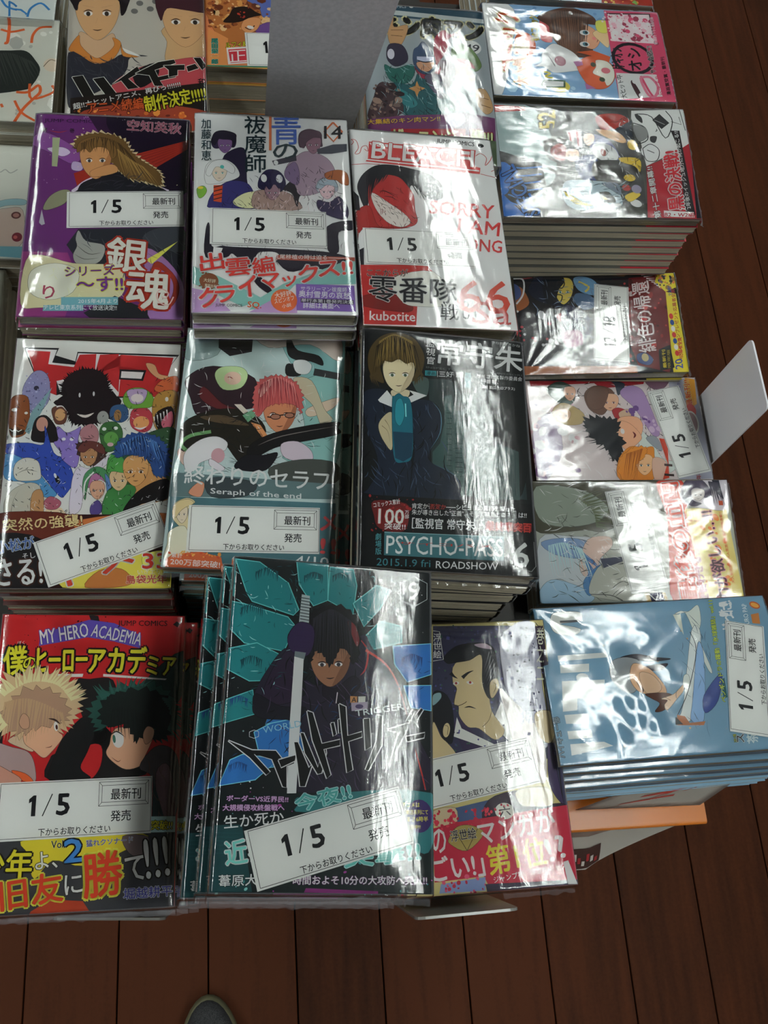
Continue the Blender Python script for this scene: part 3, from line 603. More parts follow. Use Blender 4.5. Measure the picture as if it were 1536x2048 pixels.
('p',86,[(0.06,19.8),(13.8,16.3),(26.1,1.71),(0.38,0.02)],0),
('p',86,[(38.4,0.94),(54,11.4),(71.4,11.7),(71.1,0.89)],0),
('e',87,11.4,25.6,6.47,6.75,1.2),
('x',[87],26,4.46,18.5,18.4,32.9,0.86,1.72,101,0),
('f',88,0.36,[(12.5,88.2),(39.3,120.5),(66,126.2),(103.8,132.5),(110.5,92.2),(75.1,89.2)],150,-73,50,5.4,108),
('f',89,0.33,[(42.4,103.9),(67.3,107.1),(97.4,123.5),(110.5,92.2),(42.3,88.4)],70,-106,40,4.7,109),
('f',88,0.36,[(8.64,73),(113.1,77.7),(113.1,45.4),(8.94,45.6)],60,-97,40,7.1,110),
('t','大好評',90,(7.62,25.1),(8.08,-1.25),(0.33,3.18),0.01,None,0.06),
('t','重版出来',90,(8.44,20.9),(7.67,-0.79),(0.18,2.61),0.01,None,0.06),
('p',91,[(70.9,24.9),(111.6,24.3),(111.7,2.8),(70.7,3.21)],0),
('p',92,[(73.8,13.1),(110.6,12.3),(110.4,8.46),(73.7,9.62)],0),
('e',93,62.3,11,9.07,9.34,0.9),
('t','大好評',8,(56.4,12.3),(11.5,3.02),(-0.69,4.41),0.02,None,0.06),
('t','スピンオフ',8,(56,8.13),(13.4,3.49),(-0.57,3.66),0.02,None,0.06),
('t','小説',8,(61,4.48),(6.31,1.67),(-0.49,3.09),0.02,None,0.06),
('t','サラリーマン祓魔師',8,(74,19.1),(32.1,-0.39),(0.19,4),0.01,None,0.06),
('t','奥村雪男の哀愁',8,(72.4,14),(35.8,-1.03),(0.33,5.5),0.03,None,0.06),
('t','単行本第1巻発売決定',8,(74.1,10),(35.9,-1.07),(0.18,3.01),0.01,None,0.06),
('t','詳細は裏面へ',8,(75.1,4.95),(25.4,-0.22),(0.21,4.69),0.03,None,0.06),
('t','JUMP COMICS',94,(15.8,4.51),(18,-0.12),(0.02,2.94),0.02,None,0.06),
('t','SQ.',95,(37.3,4.16),(9.27,-0.8),(0.42,5.55),0.05,None,0.06),
('v','加藤和恵',96,(4.76,130.4),(7.76,0.42),(-0.5,40.2),0.02,None,0),
('v','祓魔師',97,(35.5,120.3),(17,0.86),(0.28,55.2),0.02,None,0),
('p',98,[(54.7,178),(56.6,178.1),(56,143),(54.1,142.9)],0),
('t','青',99,(56.3,148.5),(21.4,1.26),(0.47,27.9),0.02,None,0.06),
('t','の',100,(57,134.9),(18.2,1),(0.24,14.2),0.04,None,0.06),
('l',98,1.42,[(102.9,172.7),(109.5,164),(102.5,154),(95.9,163.1),(102.9,172.7)],0,0),
('t','14',101,(95.6,156.4),(13.6,0.82),(0.48,12.4),0.03,None,0.06),
('p',102,[(57.9,48.8),(113.3,48.4),(113.1,44.9),(104.9,46.7),(93.3,43.9),(57.8,44.9)],0),
('t','九尾移植の時は迫る',8,(55.8,45.4),(37.6,0.3),(0.12,4.11),0.01,None,0.06),
('l',8,0.36,[(94.3,47.4),(105.8,47.2)],0,0),
('t','出',103,(5.99,32.9),(16.2,3.61),(-2.03,14.1),0.05,8,0.09),
('t','雲',103,(23,29.6),(17.2,2.29),(-1.1,14.3),0.04,8,0.08),
('t','編',103,(41.8,32),(15.1,3.23),(-1.61,13.3),0.04,8,0.08),
('t','ク',104,(5.6,3.73),(12.9,1.46),(-1.26,15.6),0.06,8,0.1),
('t','ラ',104,(16.2,8.01),(13,1.49),(-0.97,13),0.06,8,0.1),
('t','イ',104,(32.3,12.9),(11.7,1.5),(-1.25,16.9),0.06,8,0.1),
('t','マ',104,(45.6,19.7),(14.2,1.58),(-0.65,12.3),0.06,8,0.1),
('t','ッ',104,(62.1,21.9),(9.56,1.52),(-0.65,8.53),0.06,8,0.1),
('t','ク',104,(73.3,25.5),(13.7,1.81),(-0.72,14.4),0.06,8,0.1),
('t','ス',104,(87.2,31),(14.7,1.69),(-0.36,12.6),0.06,8,0.1),
('t','!!',104,(103.9,33.4),(7.42,0.95),(-0.3,10.8),0.06,8,0.1),
],
'ble': [
('p',8,[(-0.1,-0.1),(112.9,-0.1),(112.9,176.4),(-0.1,176.4)],0),
('l',105,0.51,[(0.18,141.8),(11,143.7),(21.9,144)],0,0),
('l',105,0.52,[(1.18,161.1),(3.16,164.3),(1.46,166.4),(5.04,165.7),(6.48,158.8),(3.44,152.7),(7.1,153.7),(9.25,159.7),(13,161.3),(13.6,156.1),(11,158.1)],0,1),
('p',106,[(15.1,165.6),(100.2,165.3),(96.8,149),(101.9,147.8),(100.7,141.5),(11.2,146),(13.2,149.1)],0),
('p',8,[(15.5,164.5),(97,163.4),(95.7,160.2),(16.7,161.7)],0),
('p',8,[(12.7,148.5),(100.6,145.3),(100.5,144.1),(12.1,147.3)],0),
('t','BLEACH',8,(15.9,149.6),(80.3,-1.48),(2.29,16.5),0.04,106,0.07),
('t','JUMP COMICS',107,(68.6,168.7),(30.4,-0.85),(1,5.39),0.03,None,0.06),
('e',107,104.7,170.3,2.61,1.99,-3.6),
('l',105,0.56,[(99.4,159.4),(103.7,162.3),(108,158),(106.1,150.6),(110.7,155.8),(113.5,162.2)],0,1),
('l',105,0.54,[(101.2,141.8),(112.5,139.4)],0,0),
('l',105,0.55,[(110.3,145.1),(114.6,147.9),(112.4,150)],0,1),
('p',108,[(3.62,123.3),(8.65,133.8),(18.1,142.2),(29.2,144.4),(41.9,142.9),(58.2,138.7),(66.8,131.5),(69.5,124.9),(68,115.8),(61.3,113),(54.4,116.8),(47.8,125.2),(44.1,124.8),(41.5,115.7),(31.8,130.4),(21.1,132.8),(13.6,126.5),(10.6,106.4),(7.66,101.8),(4.01,114.5)],1),
('p',109,[(13.1,126.4),(23,134.1),(35.6,133.1),(42.3,124.7),(46.1,116.1),(45.9,102.8),(46.7,92),(39.1,86.6),(17.9,85),(11.2,102.1)],1),
('p',110,[(0.43,96.9),(11.3,104.2),(17.9,85),(40.9,86.2),(4.8,82.4),(1.18,63.6),(0.61,84.2)],1),
('p',111,[(13.8,116.5),(26.6,107.7),(38.3,97.8),(41.2,90.5),(33.8,86.2),(23.5,90.2),(15.6,102.5)],1),
('l',112,0.8,[(19.3,118.1),(24.6,118.6),(32.4,113.7)],2,1),
('l',112,0.6,[(22.5,114),(28.8,113.4),(33,110.5)],2,1),
('l',112,0.6,[(41.9,98.1),(45.2,95.1),(48.9,96.5)],2,1),
('s',108,1.63,[(13.7,128.7),(21.3,135.1),(28.7,136.9)],[(11,106.4),(16.9,122.3),(23.5,127.4)],12,26,0.61),
('s',113,1.45,[(39.6,136.9),(52.1,132.4),(62.6,126.6)],[(50.5,114.2),(57.5,111.5),(69.1,117)],18,27,0.83),
('p',108,[(-0.21,117.4),(3.89,112.3),(4.04,99.3),(-0.32,99)],0),
('p',108,[(1.18,63.6),(4.69,65.9),(3.81,50.6),(1.28,50.5)],0),
('f',114,0.4,[(12.8,121.9),(42.3,124.7),(46.7,92),(18,85.5)],50,-76,50,6,32),
('f',112,0.4,[(13.8,116.5),(42,100.3),(39.2,87.2),(15.4,100.3)],26,-46,30,6,33),
('t','SORRY',115,(56.5,100.4),(50.2,-1.25),(2.13,12.8),0.04,None,0.06),
('t','I AM',115,(76.8,85.1),(32.1,-1.99),(2.6,12.6),0.04,None,0.06),
('t','STRONG',115,(60.6,69.1),(48.5,-1.34),(1.87,11.2),0.04,None,0.06),
('p',116,[(0.86,50.5),(50.3,53.4),(54.9,46.6),(40.1,17.1),(37.9,1.28),(0.08,0.54)],0),
('p',117,[(1.44,24),(20.7,26.9),(35.3,19.8),(33,12),(1.76,15.4)],1),
('p',118,[(23.3,39.8),(55,47.6),(64.5,21.1),(40.1,17.1),(28.7,21.4)],1),
('t','ここからが',119,(5.33,41),(30.1,1.49),(0.41,6.37),0.02,120,0.04),
('t','零番隊',121,(4.89,19.9),(64.7,0.02),(2.07,22),0.02,122,0.04),
('t','戦い',121,(56.1,6.72),(26.7,0.07),(1.76,13.6),0.02,None,0.06),
('t','の',123,(70.6,17.5),(7.39,-0.17),(0.97,5.93),0.02,None,0.06),
('t','66',124,(68.9,13.5),(39.7,0.67),(3.63,28),0.03,None,0.06),
('t','Sa',125,(79.1,4.72),(28.9,-0.38),(2.97,18.7),0.03,None,0.06),
('t','kubotite',8,(4.75,4.06),(32.6,0.31),(0.63,7.55),0.04,None,0.06),
],
'tor': [
('p',126,[(-0.1,-0.1),(111.5,-0.1),(111.5,178.2),(-0.1,178.2)],0),
('p',127,[(4.62,171.4),(28.5,171.8),(26.5,166),(40,162),(41,169.4),(110.6,169.9),(103.9,159.4),(101.6,137),(67.8,134.8),(61.6,142.2),(38.7,139.2),(29.4,135.6),(26.5,147.6),(14.9,148.2)],0),
('p',8,[(6.18,170.3),(27.2,170.3),(24.6,160.3),(40.2,159.2),(41.5,168.3),(109.1,168.4),(103,158.2),(99.6,138.1),(69.7,136.1),(66.6,140.2),(32.2,136.8),(28.6,146.5),(16,147.2)],0),
('p',128,[(7.25,169.2),(22.9,168.7),(22.2,159.1),(39.3,157.5),(42.6,167.2),(53.8,168.2),(53.7,153),(56.3,167.8),(69,168.8),(69.5,159.2),(88.2,157.1),(86.6,148.6),(71,149.2),(72.5,138.2),(99.7,136.9),(103.9,159.4),(106.7,167.4),(70.5,168.3),(70.5,139.2),(61.2,149.9),(36,150.1),(28.4,148.2),(15.9,148.3)],0),
('p',128,[(12.2,157),(41.4,156.5),(43.7,150.4),(28.6,146.5),(29.4,135.6),(16.6,140.6)],0),
('p',128,[(71,148.1),(87.6,147.6),(97.2,154.6),(101.6,137),(70.7,136.2)],0),
('p',127,[(70.4,157),(88.4,157),(86.6,148.6),(70.2,149.2)],0),
('p',8,[(71.6,155.5),(86.7,155.3),(85.4,150.2),(71.4,150.5)],0),
('p',129,[(6.77,138.1),(11.8,151.4),(18.3,153.9),(23.7,147.5),(24.9,132.2),(19,123.4),(11.5,123.1)],1),
('e',130,15.8,140.6,1.72,1.75,2),
('x',[131,132],60,6.98,125.2,24.5,151.8,0.31,0.93,13,0),
('k',133,[(35.2,147.9),(41.6,153.7),(53.1,155.2),(61.2,149.9),(64.2,139),(67.4,125),(57.4,116.1),(42.3,115.6),(37.9,124),(33,139)],60,3.51,16),
('p',134,[(34.2,147.8),(41.5,154.8),(53,156.3),(61.1,151.1),(64.7,140.1),(72.8,132.8),(67.4,125),(57.4,116.1),(42.3,115.6),(37.9,124),(27.9,130.1),(36.1,135.8),(32.8,141.2)],1),
('e',8,44.7,136.3,0.67,1.73,2.6),
('e',8,54,137.6,0.67,1.74,2.6),
('l',135,2,[(43.8,122.1),(49.6,120.5),(55.1,123.3)],2,1),
('p',136,[(-0.44,129.2),(2.81,134.7),(10.5,133.9),(12.9,123.2),(13.2,114.7),(11.2,106.2),(2.99,103.9),(0.1,114.3)],1),
('e',137,2.91,123.9,1.88,1.28,1.8),
('e',137,10.7,121.8,1.13,0.95,2),
('p',138,[(0.52,110.1),(10.9,109.4),(10.2,106.2),(2.94,104.4)],0),
('l',137,0.59,[(1.03,109.7),(3.05,108.1),(4.75,109.8),(6.79,108),(8.98,109.5)],0,0),
('p',139,[(11,108.3),(14.3,123.2),(26.1,141.5),(20.9,123.5),(13.9,106.3)],0),
('p',140,[(15.6,108.5),(17.6,118),(24,120.3),(31.3,111.1),(33,101.7),(17.2,101.2)],1),
('e',141,21.7,113.9,3.75,5.26,1.8),
('p',142,[(27.3,125.8),(32.9,128.2),(37,124),(36.7,115.5),(31.1,114.2),(28.3,119.4)],1),
('e',143,32.9,121.2,3.41,4.47,1.8),
('l',8,1.21,[(30.1,127),(33.8,127.6),(37,124)],1,1),
('p',144,[(-0.19,98.6),(13.6,100.1),(23.9,99.4),(23.7,112.9),(30.9,93.4),(39.6,88.5),(45.2,74.5),(40.5,63.5),(37,62.4),(27.9,73.1),(14.7,87.8),(1.45,91.5)],1),
('p',145,[(-0.38,91.5),(14.8,86.8),(28,72.1),(35.1,63.4),(26.1,62.1),(14.3,71.7),(1.35,74.4)],1),
('e',146,34.7,74.3,1.47,3.2,21.6),
('e',8,33.1,77,0.83,1.81,21.4),
('p',147,[(31.3,111.1),(33.1,112.2),(38.1,108.1),(43.6,110.4),(47.2,112.6),(46,103.2),(47.6,92.8),(45.6,82.6),(36.8,88.5),(35.5,93.5),(30.3,100.6),(32.9,102.8)],1),
('e',8,36.6,103.4,1.31,1.14,1.7),
('e',8,41.8,103.3,1.31,1.14,1.7),
('p',148,[(46.7,107.3),(49.1,112.7),(54.7,115),(58.8,109.8),(58.3,101.4),(50.9,100.2)],1),
('l',149,0.6,[(48.7,104.8),(52.5,103.9),(56.2,105)],2,1),
('e',150,61.2,120,3.8,4.89,2),
('p',151,[(59.6,110.9),(63.1,116.3),(70.7,116.5),(74.8,110.3),(74.3,101.9),(69.9,95.6),(63.4,95.4),(60.5,103.6)],1),
('e',8,62.6,111.5,1.42,1.27,1.6),
('e',8,70.2,112.3,1.42,1.26,2),
('e',152,67.5,104.8,4.71,4.8,1.7),
('e',153,67.3,100.2,2.07,1.45,1.7),
('p',154,[(65.5,124.9),(68.1,129.3),(75.8,129.6),(78.1,121.1),(73.6,116.6),(66.8,118.6)],1),
('e',155,70.9,121.9,2.48,4.28,1.8),
('p',156,[(79.2,119),(80.8,126.5),(88.3,128.9),(94.3,122.7),(93.7,113),(88.2,109.7),(81.4,112.7)],1),
('e',157,86.9,117.1,5.35,4.66,1.9),
('l',8,1.4,[(82.3,113.5),(86.6,112.3),(90.8,114.2)],2,1),
('p',158,[(73.7,133.9),(77.2,141.7),(86.8,143.1),(93.9,136.8),(93.2,129.1),(85.5,127.8),(77.8,127.5)],1),
('p',159,[(76.3,140.5),(83,142.4),(89.8,141),(87.3,132.2),(80.6,130.8),(77.5,135.1)],1),
('e',160,83.3,135.3,4.25,3.26,2),
('p',161,[(94.6,143.4),(100.2,150.2),(110,152.8),(111.2,141.8),(106.4,140.5),(97.6,140.2)],1),
('p',162,[(88,162.2),(94,161.2),(97.2,154.6),(104.1,152.6),(98.3,150.2),(91.2,155.5)],1),
('p',163,[(94,132.4),(98.6,140.2),(110.3,140.6),(109.8,120),(108.1,111.4),(100.5,109),(95,117.3)],1),
('p',164,[(96.2,123.8),(106.7,129.6),(108.9,117.8),(105.2,111.3),(98.5,112.1)],1),
('p',165,[(100.3,117.5),(106.8,126.3),(108.4,117.8),(104.3,111.2)],1),
('e',8,103.4,135.1,1.16,1.74,2),
('l',8,0.92,[(95.3,121.6),(96.3,115.2)],1,0),
('l',8,0.91,[(97.4,123),(98.4,116.4)],1,0),
('l',8,0.91,[(99.5,124.3),(100.5,117.5)],1,0),
('l',8,0.92,[(101.6,125.7),(102.5,118.7)],1,0),
('l',8,0.92,[(103.7,127.1),(104.6,119.8)],1,0),
('p',166,[(74.6,95.7),(95.7,111),(111,111.5),(110.8,80.3),(106.6,64.2),(77.3,59.5)],1),
('k',167,[(45.4,99),(50.8,101.2),(60.3,100.5),(64.4,93.3),(62.9,87.2),(55.6,84.9),(49.8,88.8)],20,1.58,67),
('p',168,[(48.2,94.5),(50.4,97.7),(56.4,97.8),(59,94.9),(59,90.5),(57.5,86.6),(54.3,84.3),(50.8,86.4),(48.7,90.2)],1),
('e',8,51.6,90.6,1.08,0.57,1.6),
('e',169,51.6,90.5,0.54,0.57,2.1),
('l',169,0.4,[(52.7,91.1),(51.5,91.4),(50.3,91)],2,1),
('l',169,0.4,[(52.9,92),(50.1,92.5)],2,0),
('e',8,56.1,90.7,1.08,0.57,1.6),
('e',169,56.1,90.6,0.54,0.57,2.1),
('l',169,0.4,[(54.9,91.2),(56.1,91.5),(57.4,91.2)],2,1),
('l',169,0.4,[(54.6,92.1),(57.4,92.7)],2,0),
('l',169,0.28,[(53.9,89.5),(53.6,88.3)],2,0),
('l',169,0.34,[(52.9,86.8),(54.1,86.6),(55.3,86.9)],2,1),
('p',170,[(46,95.9),(50.8,102.2),(61.2,100.5),(64.4,93.3),(59.7,94.2),(54.8,97.2),(50.4,94)],1),
('p',171,[(44.9,78.5),(48.3,83.7),(55.7,82.9),(66.3,92.4),(68.4,89.3),(61.4,81),(52.6,73.7),(51.2,54),(44.2,50.9),(43.8,68.5)],1),
('p',172,[(51.1,68.7),(52.3,78.8),(59.4,84),(67,80.2),(70.3,71.2),(69.7,64.2),(65.6,73.1),(59.8,76.9),(54.7,69.8),(53.5,59.9)],1),
('p',173,[(54.8,68.8),(56.1,76.8),(60.6,79),(65.6,73.1),(61.8,75),(57.4,70.9)],1),
('p',174,[(65.2,79.1),(69.2,73.2),(69.7,64.2),(68,62.2),(66,73.1)],1),
('p',175,[(55.9,70.5),(57.8,73.5),(63.1,73.6),(65.4,70.7),(65.5,66.5),(64.1,62.8),(61.3,60.5),(58.2,62.6),(56.3,66.2)],1),
('e',8,58.9,66.6,0.95,0.56,1.2),
('e',176,58.9,66.5,0.48,0.55,1.2),
('l',176,0.35,[(59.9,67.1),(58.8,67.4),(57.7,67)],2,1),
('l',176,0.35,[(60,68),(57.5,68.5)],2,0),
('e',8,62.9,66.7,0.95,0.56,1.2),
('e',176,62.9,66.6,0.48,0.55,2.4),
('l',176,0.35,[(61.8,67.1),(62.8,67.5),(64,67.1)],2,1),
('l',176,0.35,[(61.6,68),(64,68.6)],2,0),
('l',176,0.25,[(61,65.5),(60.6,64.4)],2,0),
('l',176,0.3,[(60.1,62.9),(61.1,62.8),(62.1,63)],2,1),
('l',8,0.95,[(52.5,61.8),(52.7,72.7),(57.8,79.9)],0,1),
('p',177,[(65,50.4),(67.7,67.2),(77.7,71.4),(86,70.6),(87.1,65.7),(78.7,50.8)],1),
('p',178,[(65.9,83.2),(67.3,92.4),(72.8,94.6),(76.8,89.6),(76.3,79.4),(67.1,79.2)],1),
('p',179,[(68.2,78.2),(70.6,81.7),(77.2,81.9),(80,78.6),(80,73.7),(78.2,69.5),(74.7,66.9),(70.9,69.3),(68.7,73.4)],1),
('e',8,71.8,73.9,1.18,0.63,1.5),
('e',180,71.8,73.8,0.59,0.63,1.9),
('l',180,0.43,[(73.1,74.4),(71.8,74.8),(70.4,74.3)],2,1),
('l',180,0.43,[(73.3,75.5),(70.2,76)],2,0),
('e',8,76.8,74,1.18,0.63,1.5),
('e',180,76.8,73.9,0.59,0.63,1),
('l',180,0.43,[(75.5,74.5),(76.7,74.9),(78.2,74.5)],2,1),
('l',180,0.43,[(75.2,75.5),(78.2,76.2)],2,0),
('l',180,0.31,[(74.4,72.7),(74,71.3)],2,0),
('l',180,0.37,[(73.2,69.7),(74.5,69.5),(75.8,69.8)],2,1),
('p',178,[(66.1,80.1),(68.4,89.3),(75.7,91.6),(78.1,80.5),(70.7,80.8)],1),
('p',181,[(77.1,83.5),(85.2,89.8),(98.5,84.1),(106.3,75.2),(107.5,62.2),(99.3,59.1),(79.6,50.8),(86.1,67.6),(80.3,73.5)],1),
('p',182,[(78.5,53.7),(86.2,65.7),(97.9,73.9),(107.2,75.2),(107.5,62.2),(90.2,57.9),(81.4,50.8)],1),
('p',183,[(76.6,87),(80.1,92),(89.2,92.3),(93.1,87.4),(93,80.3),(90.5,74.1),(85.5,70.3),(80.3,73.8),(77.3,79.8)],1),
('e',8,81.7,80.5,1.63,0.93,1.8),
('e',184,81.7,80.4,0.82,0.93,1.4),
('l',184,0.6,[(83.4,81.3),(81.6,81.8),(79.7,81.1)],2,1),
('l',184,0.6,[(83.7,82.9),(79.4,83.6)],2,0),
('e',8,88.5,80.7,1.64,0.93,1.4),
('e',184,88.6,80.6,0.82,0.93,1.4),
('l',184,0.6,[(86.7,81.4),(88.5,82),(90.5,81.4)],2,1),
('l',184,0.6,[(86.3,83),(90.6,84)],2,0),
('l',184,0.43,[(85.2,78.8),(84.6,76.8)],2,0),
('l',184,0.51,[(83.6,74.4),(85.4,74.1),(87.2,74.6)],2,1),
('k',185,[(70.9,94.6),(72.9,101.9),(81.6,107.9),(93.9,107.8),(102.2,102.2),(105.7,94.5),(107,84.3),(104.3,78.1),(96.8,79.5),(93.7,88),(88.8,92),(79.4,92.8),(73,90.5)],34,2.55,123),
('s',186,1.19,[(77.1,102),(88.3,106.5),(99.9,100.6)],[(74.9,89.5),(90.8,90),(107.1,79.2)],26,126,1.19),
('s',187,0.69,[(73.5,99.8),(86.3,107.5),(97.9,102.6)],[(75.7,91.6),(88.8,94),(105.1,84.3)],16,127,1.19),
('p',188,[(6.41,78.5),(7.56,85.6),(13.7,89.3),(21.2,87),(23.8,79),(23.3,74),(14.3,72.7),(8.72,73.6)],1),
('p',189,[(2.95,49.9),(2.86,59.6),(8.38,67.6),(18,71.8),(24.8,67),(19.9,50.3),(5.72,49)],1),
('p',190,[(19.9,50.3),(19.6,64),(24.8,67),(27.2,60.2),(27.1,50)],1),
('l',191,0.57,[(8.33,77.5),(14.4,80.7),(21.9,79.4)],2,1),
('l',191,0.47,[(7.31,51),(8.25,59.8),(11.2,66.7)],1,1),
('p',192,[(28.1,49.6),(29.5,53.9),(38.5,54.6),(42.5,49.9)],0),
('p',193,[(27.4,58.3),(31.5,62.3),(38.2,58.5),(35.9,53.6),(29.6,53.5)],1),
('p',194,[(57.4,56.1),(61.7,60.1),(64.8,55.3),(63.2,50.4),(57.8,50.3)],1),
('f',195,0.4,[(-6.31,131.1),(109.9,155.1),(112.4,52.5),(1.16,49.9)],420,-76,70,3.4,138),
('f',8,0.29,[(0.03,87.4),(40.9,109.3),(110.5,132.9),(108.5,60.3),(2.65,52.8)],120,-57,80,2.7,139),
('p',196,[(-5.03,49.4),(107.4,50.6),(111.5,-0.53),(-1.39,-0.21)],0),
('p',197,[(-4.97,48.8),(47,49.4),(39.5,29.9),(-2.23,23.4)],1),
('p',198,[(-4.21,33.6),(28.6,32.4),(36.5,1.34),(-1.49,0.68)],1),
('p',199,[(50.8,46.2),(107.8,51.4),(108.4,31.3),(82.6,25.1),(55.1,35.8)],1),
('p',200,[(43.5,0.56),(52.8,17.1),(70.3,21.1),(91.5,25.3),(108.8,18.2),(111,0.37)],1),
('p',201,[(57.4,0.8),(65.5,11.8),(79.6,13),(87,4.93),(80.2,1.19)],1),
('t','突然の強襲!',202,(3.79,37.4),(49.6,4.62),(-1.4,8.51),0.03,203,0.07),
('t','小松が',204,(1.37,22.6),(23.3,4.19),(-2.03,8.23),0.03,205,0.06),
('t','そし',8,(17.5,19.2),(7.81,1.08),(-0.73,3.66),0.02,None,0.06),
('t','さる!',8,(2.71,1.65),(28.4,1.4),(-2.33,17.2),0.05,206,0.09),
('t','ドメ',207,(46.9,1.52),(41.4,14.4),(-5.54,14.7),0.05,8,0.09),
('p',208,[(92.5,21.6),(104.1,25.6),(108.7,20),(107.1,13.5),(95.6,12.4)],1),
('t','33',209,(92.9,13.3),(16,0.3),(-0.4,10.2),0.06,8,0.1),
('t','いざエリア',8,(89.9,9.54),(19.1,0.17),(-0.1,3.12),0.02,None,0.06),
('t','島袋光年',210,(83.2,3.05),(25.6,0.63),(-0.3,5.63),0.04,118,0.07),
],
'ser': [
('p',211,[(-0.1,-0.1),(112,-0.1),(112,177.6),(-0.1,177.6)],0),
('p',212,[(66.7,177.9),(112,175.8),(108.8,125),(89.9,113),(78.5,144.8)],1),
('p',120,[(45.6,180.8),(96.7,179.2),(109,175.6),(107.6,158.2),(87,170.3),(57.6,165.7)],1),
('p',213,[(2.03,177.1),(21.6,175.3),(22.3,157.3),(0.81,152.3)],1),
('p',214,[(21.6,175.3),(46,176.2),(46.1,161.4),(31,156.8),(22.7,162.9)],0),
('p',215,[(2.42,137.1),(20.2,148.2),(49.6,140.5),(51.3,119),(38.4,115),(14.7,108.2),(6.78,122.4)],1),
('p',216,[(15.2,131.6),(28.6,119.6),(38.3,116),(25.2,115.2),(13.3,122.8)],1),
('p',217,[(21.9,140.7),(26,147.6),(39.4,148.6),(44.7,142.4),(40.7,132.3),(28.5,130.3)],1),
('e',218,34.4,139.4,5.91,5.21,4.2),
('l',219,0.81,[(30.6,139.7),(32.4,140.2),(34.9,138.9)],2,1),
('p',220,[(1.18,80.9),(5.56,107.6),(20.5,77.9),(15.2,50.2),(1.14,49.6)],1),
('p',221,[(2.08,80.9),(7.72,87.3),(16.8,87.8),(14.3,76.6),(7.63,71.3)],1),
('p',222,[(77,135.9),(108.1,143.7),(109.5,79.8),(72.7,80.8),(86.4,106.4)],1),
('p',223,[(87.6,119.3),(108.6,129.4),(105,120.4),(89.9,113)],1),
('p',224,[(70,172.4),(72.9,173.8),(78.3,165.1),(93.4,161.7),(96.8,154),(87.7,156.7),(77.8,157.1),(71.7,161.1)],1),
('p',225,[(71.2,153.2),(79,152.7),(81.4,145.1),(71.7,144.3)],1),
('p',8,[(75.9,155.8),(83.7,157.5),(88.9,153.4),(86.2,146.5),(78.4,147.1)],1),
('p',226,[(91,151.3),(108.9,148.7),(109.1,143.2),(90.2,145.7)],0),
('p',227,[(76.7,142.5),(89.5,141.2),(99.2,120),(105.4,111.9),(97.8,107.2),(91.4,121.7),(81.2,131.8)],1),
('p',228,[(3.48,101.3),(14.5,110.3),(34.5,115.8),(51.8,111.6),(60.2,100.6),(55.5,87),(45.4,75.3),(33.2,88.8),(25.7,90.3),(11,82.4),(3.54,84)],1),
('p',229,[(14.7,108.2),(31.3,110.3),(48.6,104.1),(39.3,103.5),(24.3,104.7)],1),
('l',230,2.48,[(8.26,82.3),(4.12,87.1),(9.8,93.5),(23.2,97.4)],0,1),
('p',231,[(49.4,106.2),(56.1,104.6),(62.4,95.6),(59.7,93.4)],0),
('p',232,[(43.4,111.1),(49.6,115.7),(52.8,111.7),(47.5,106.1)],0),
('p',233,[(37.1,119.2),(41.8,119.5),(46.9,114.5),(44.2,112.2)],0),
('f',234,0.38,[(3.76,82),(14.6,109.2),(53.7,111.8),(108.4,109.9),(108,93.1),(45.8,69.3),(6.27,67.3)],150,-8,60,7.6,34),
('f',8,0.36,[(-0.13,161.1),(107,174.2),(109.4,82.8),(10.9,57.8)],110,-40,60,6.2,35),
('f',235,0.37,[(0.94,67),(108.8,72.6),(109.5,53.7),(2.02,49.6)],60,14,40,8.4,36),
('p',236,[(57.2,121.2),(61.7,128.3),(73.9,129.2),(79.3,122.7),(79.5,113),(76.2,104.5),(69.7,99.1),(62.6,103.7),(58.3,111.6)],1),
('p',237,[(70.7,99.9),(76.2,104.5),(79.5,113),(78.8,121.9),(75.5,111.3)],2),
('e',8,64.2,112.8,2.21,1.25,3.9),
('e',238,64.2,112.6,1.1,1.26,3.6),
('l',239,0.81,[(66.5,113.9),(64.1,114.5),(61.5,113.5)],2,1),
('l',239,0.82,[(66.8,116),(61,116.9)],2,0),
('e',8,73.4,113.3,2.21,1.26,3.6),
('e',238,73.4,113.2,1.11,1.26,3.6),
('l',239,0.82,[(70.9,114.2),(73.3,115.1),(76,114.4)],2,1),
('l',239,0.82,[(70.4,116.3),(76,117.8)],2,0),
('l',239,0.58,[(69,110.5),(68.2,107.8)],2,0),
('l',239,0.69,[(66.9,104.5),(69.4,104.2),(71.7,105)],2,1),
('k',240,[(50.7,120.1),(50.7,133),(57.3,141.1),(68.8,143),(78.9,137.7),(83.1,127.6),(82.6,114.7),(78.9,120.9),(70.1,122.4),(60.7,119.7),(55.6,111.9),(52.7,112.8)],38,1.82,45),
('p',241,[(53.2,132.1),(59.3,140.1),(63.2,139.3),(58.1,130.2),(54.6,125.7)],1),
('s',242,0.92,[(53.9,135.4),(65,141.7),(77,135.9)],[(53.6,112.8),(66.4,120),(83.1,114.7)],26,49,0.82),
('s',243,0.62,[(55.6,137.7),(66.9,142.9),(76.9,138.1)],[(56.8,121.5),(67.9,126.6),(79.7,123.1)],12,50,0.82),
('l',244,0.91,[(60.4,111.1),(66.1,110.5),(68.8,112.7),(79.2,114.5)],0,1),
('e',244,66,111.5,3.61,2.32,3.7),
('e',245,66,111.5,3.04,1.69,3.6),
('e',244,75.5,113.2,3.44,2.32,3.7),
('e',245,75.5,113.2,2.87,1.69,3.8),
('p',246,[(48.4,83.5),(53.3,92),(71.4,101.3),(107.4,110.4),(109.5,105.8),(108.7,100.4),(72.2,90),(59.5,83.1),(52.5,77.7)],1),
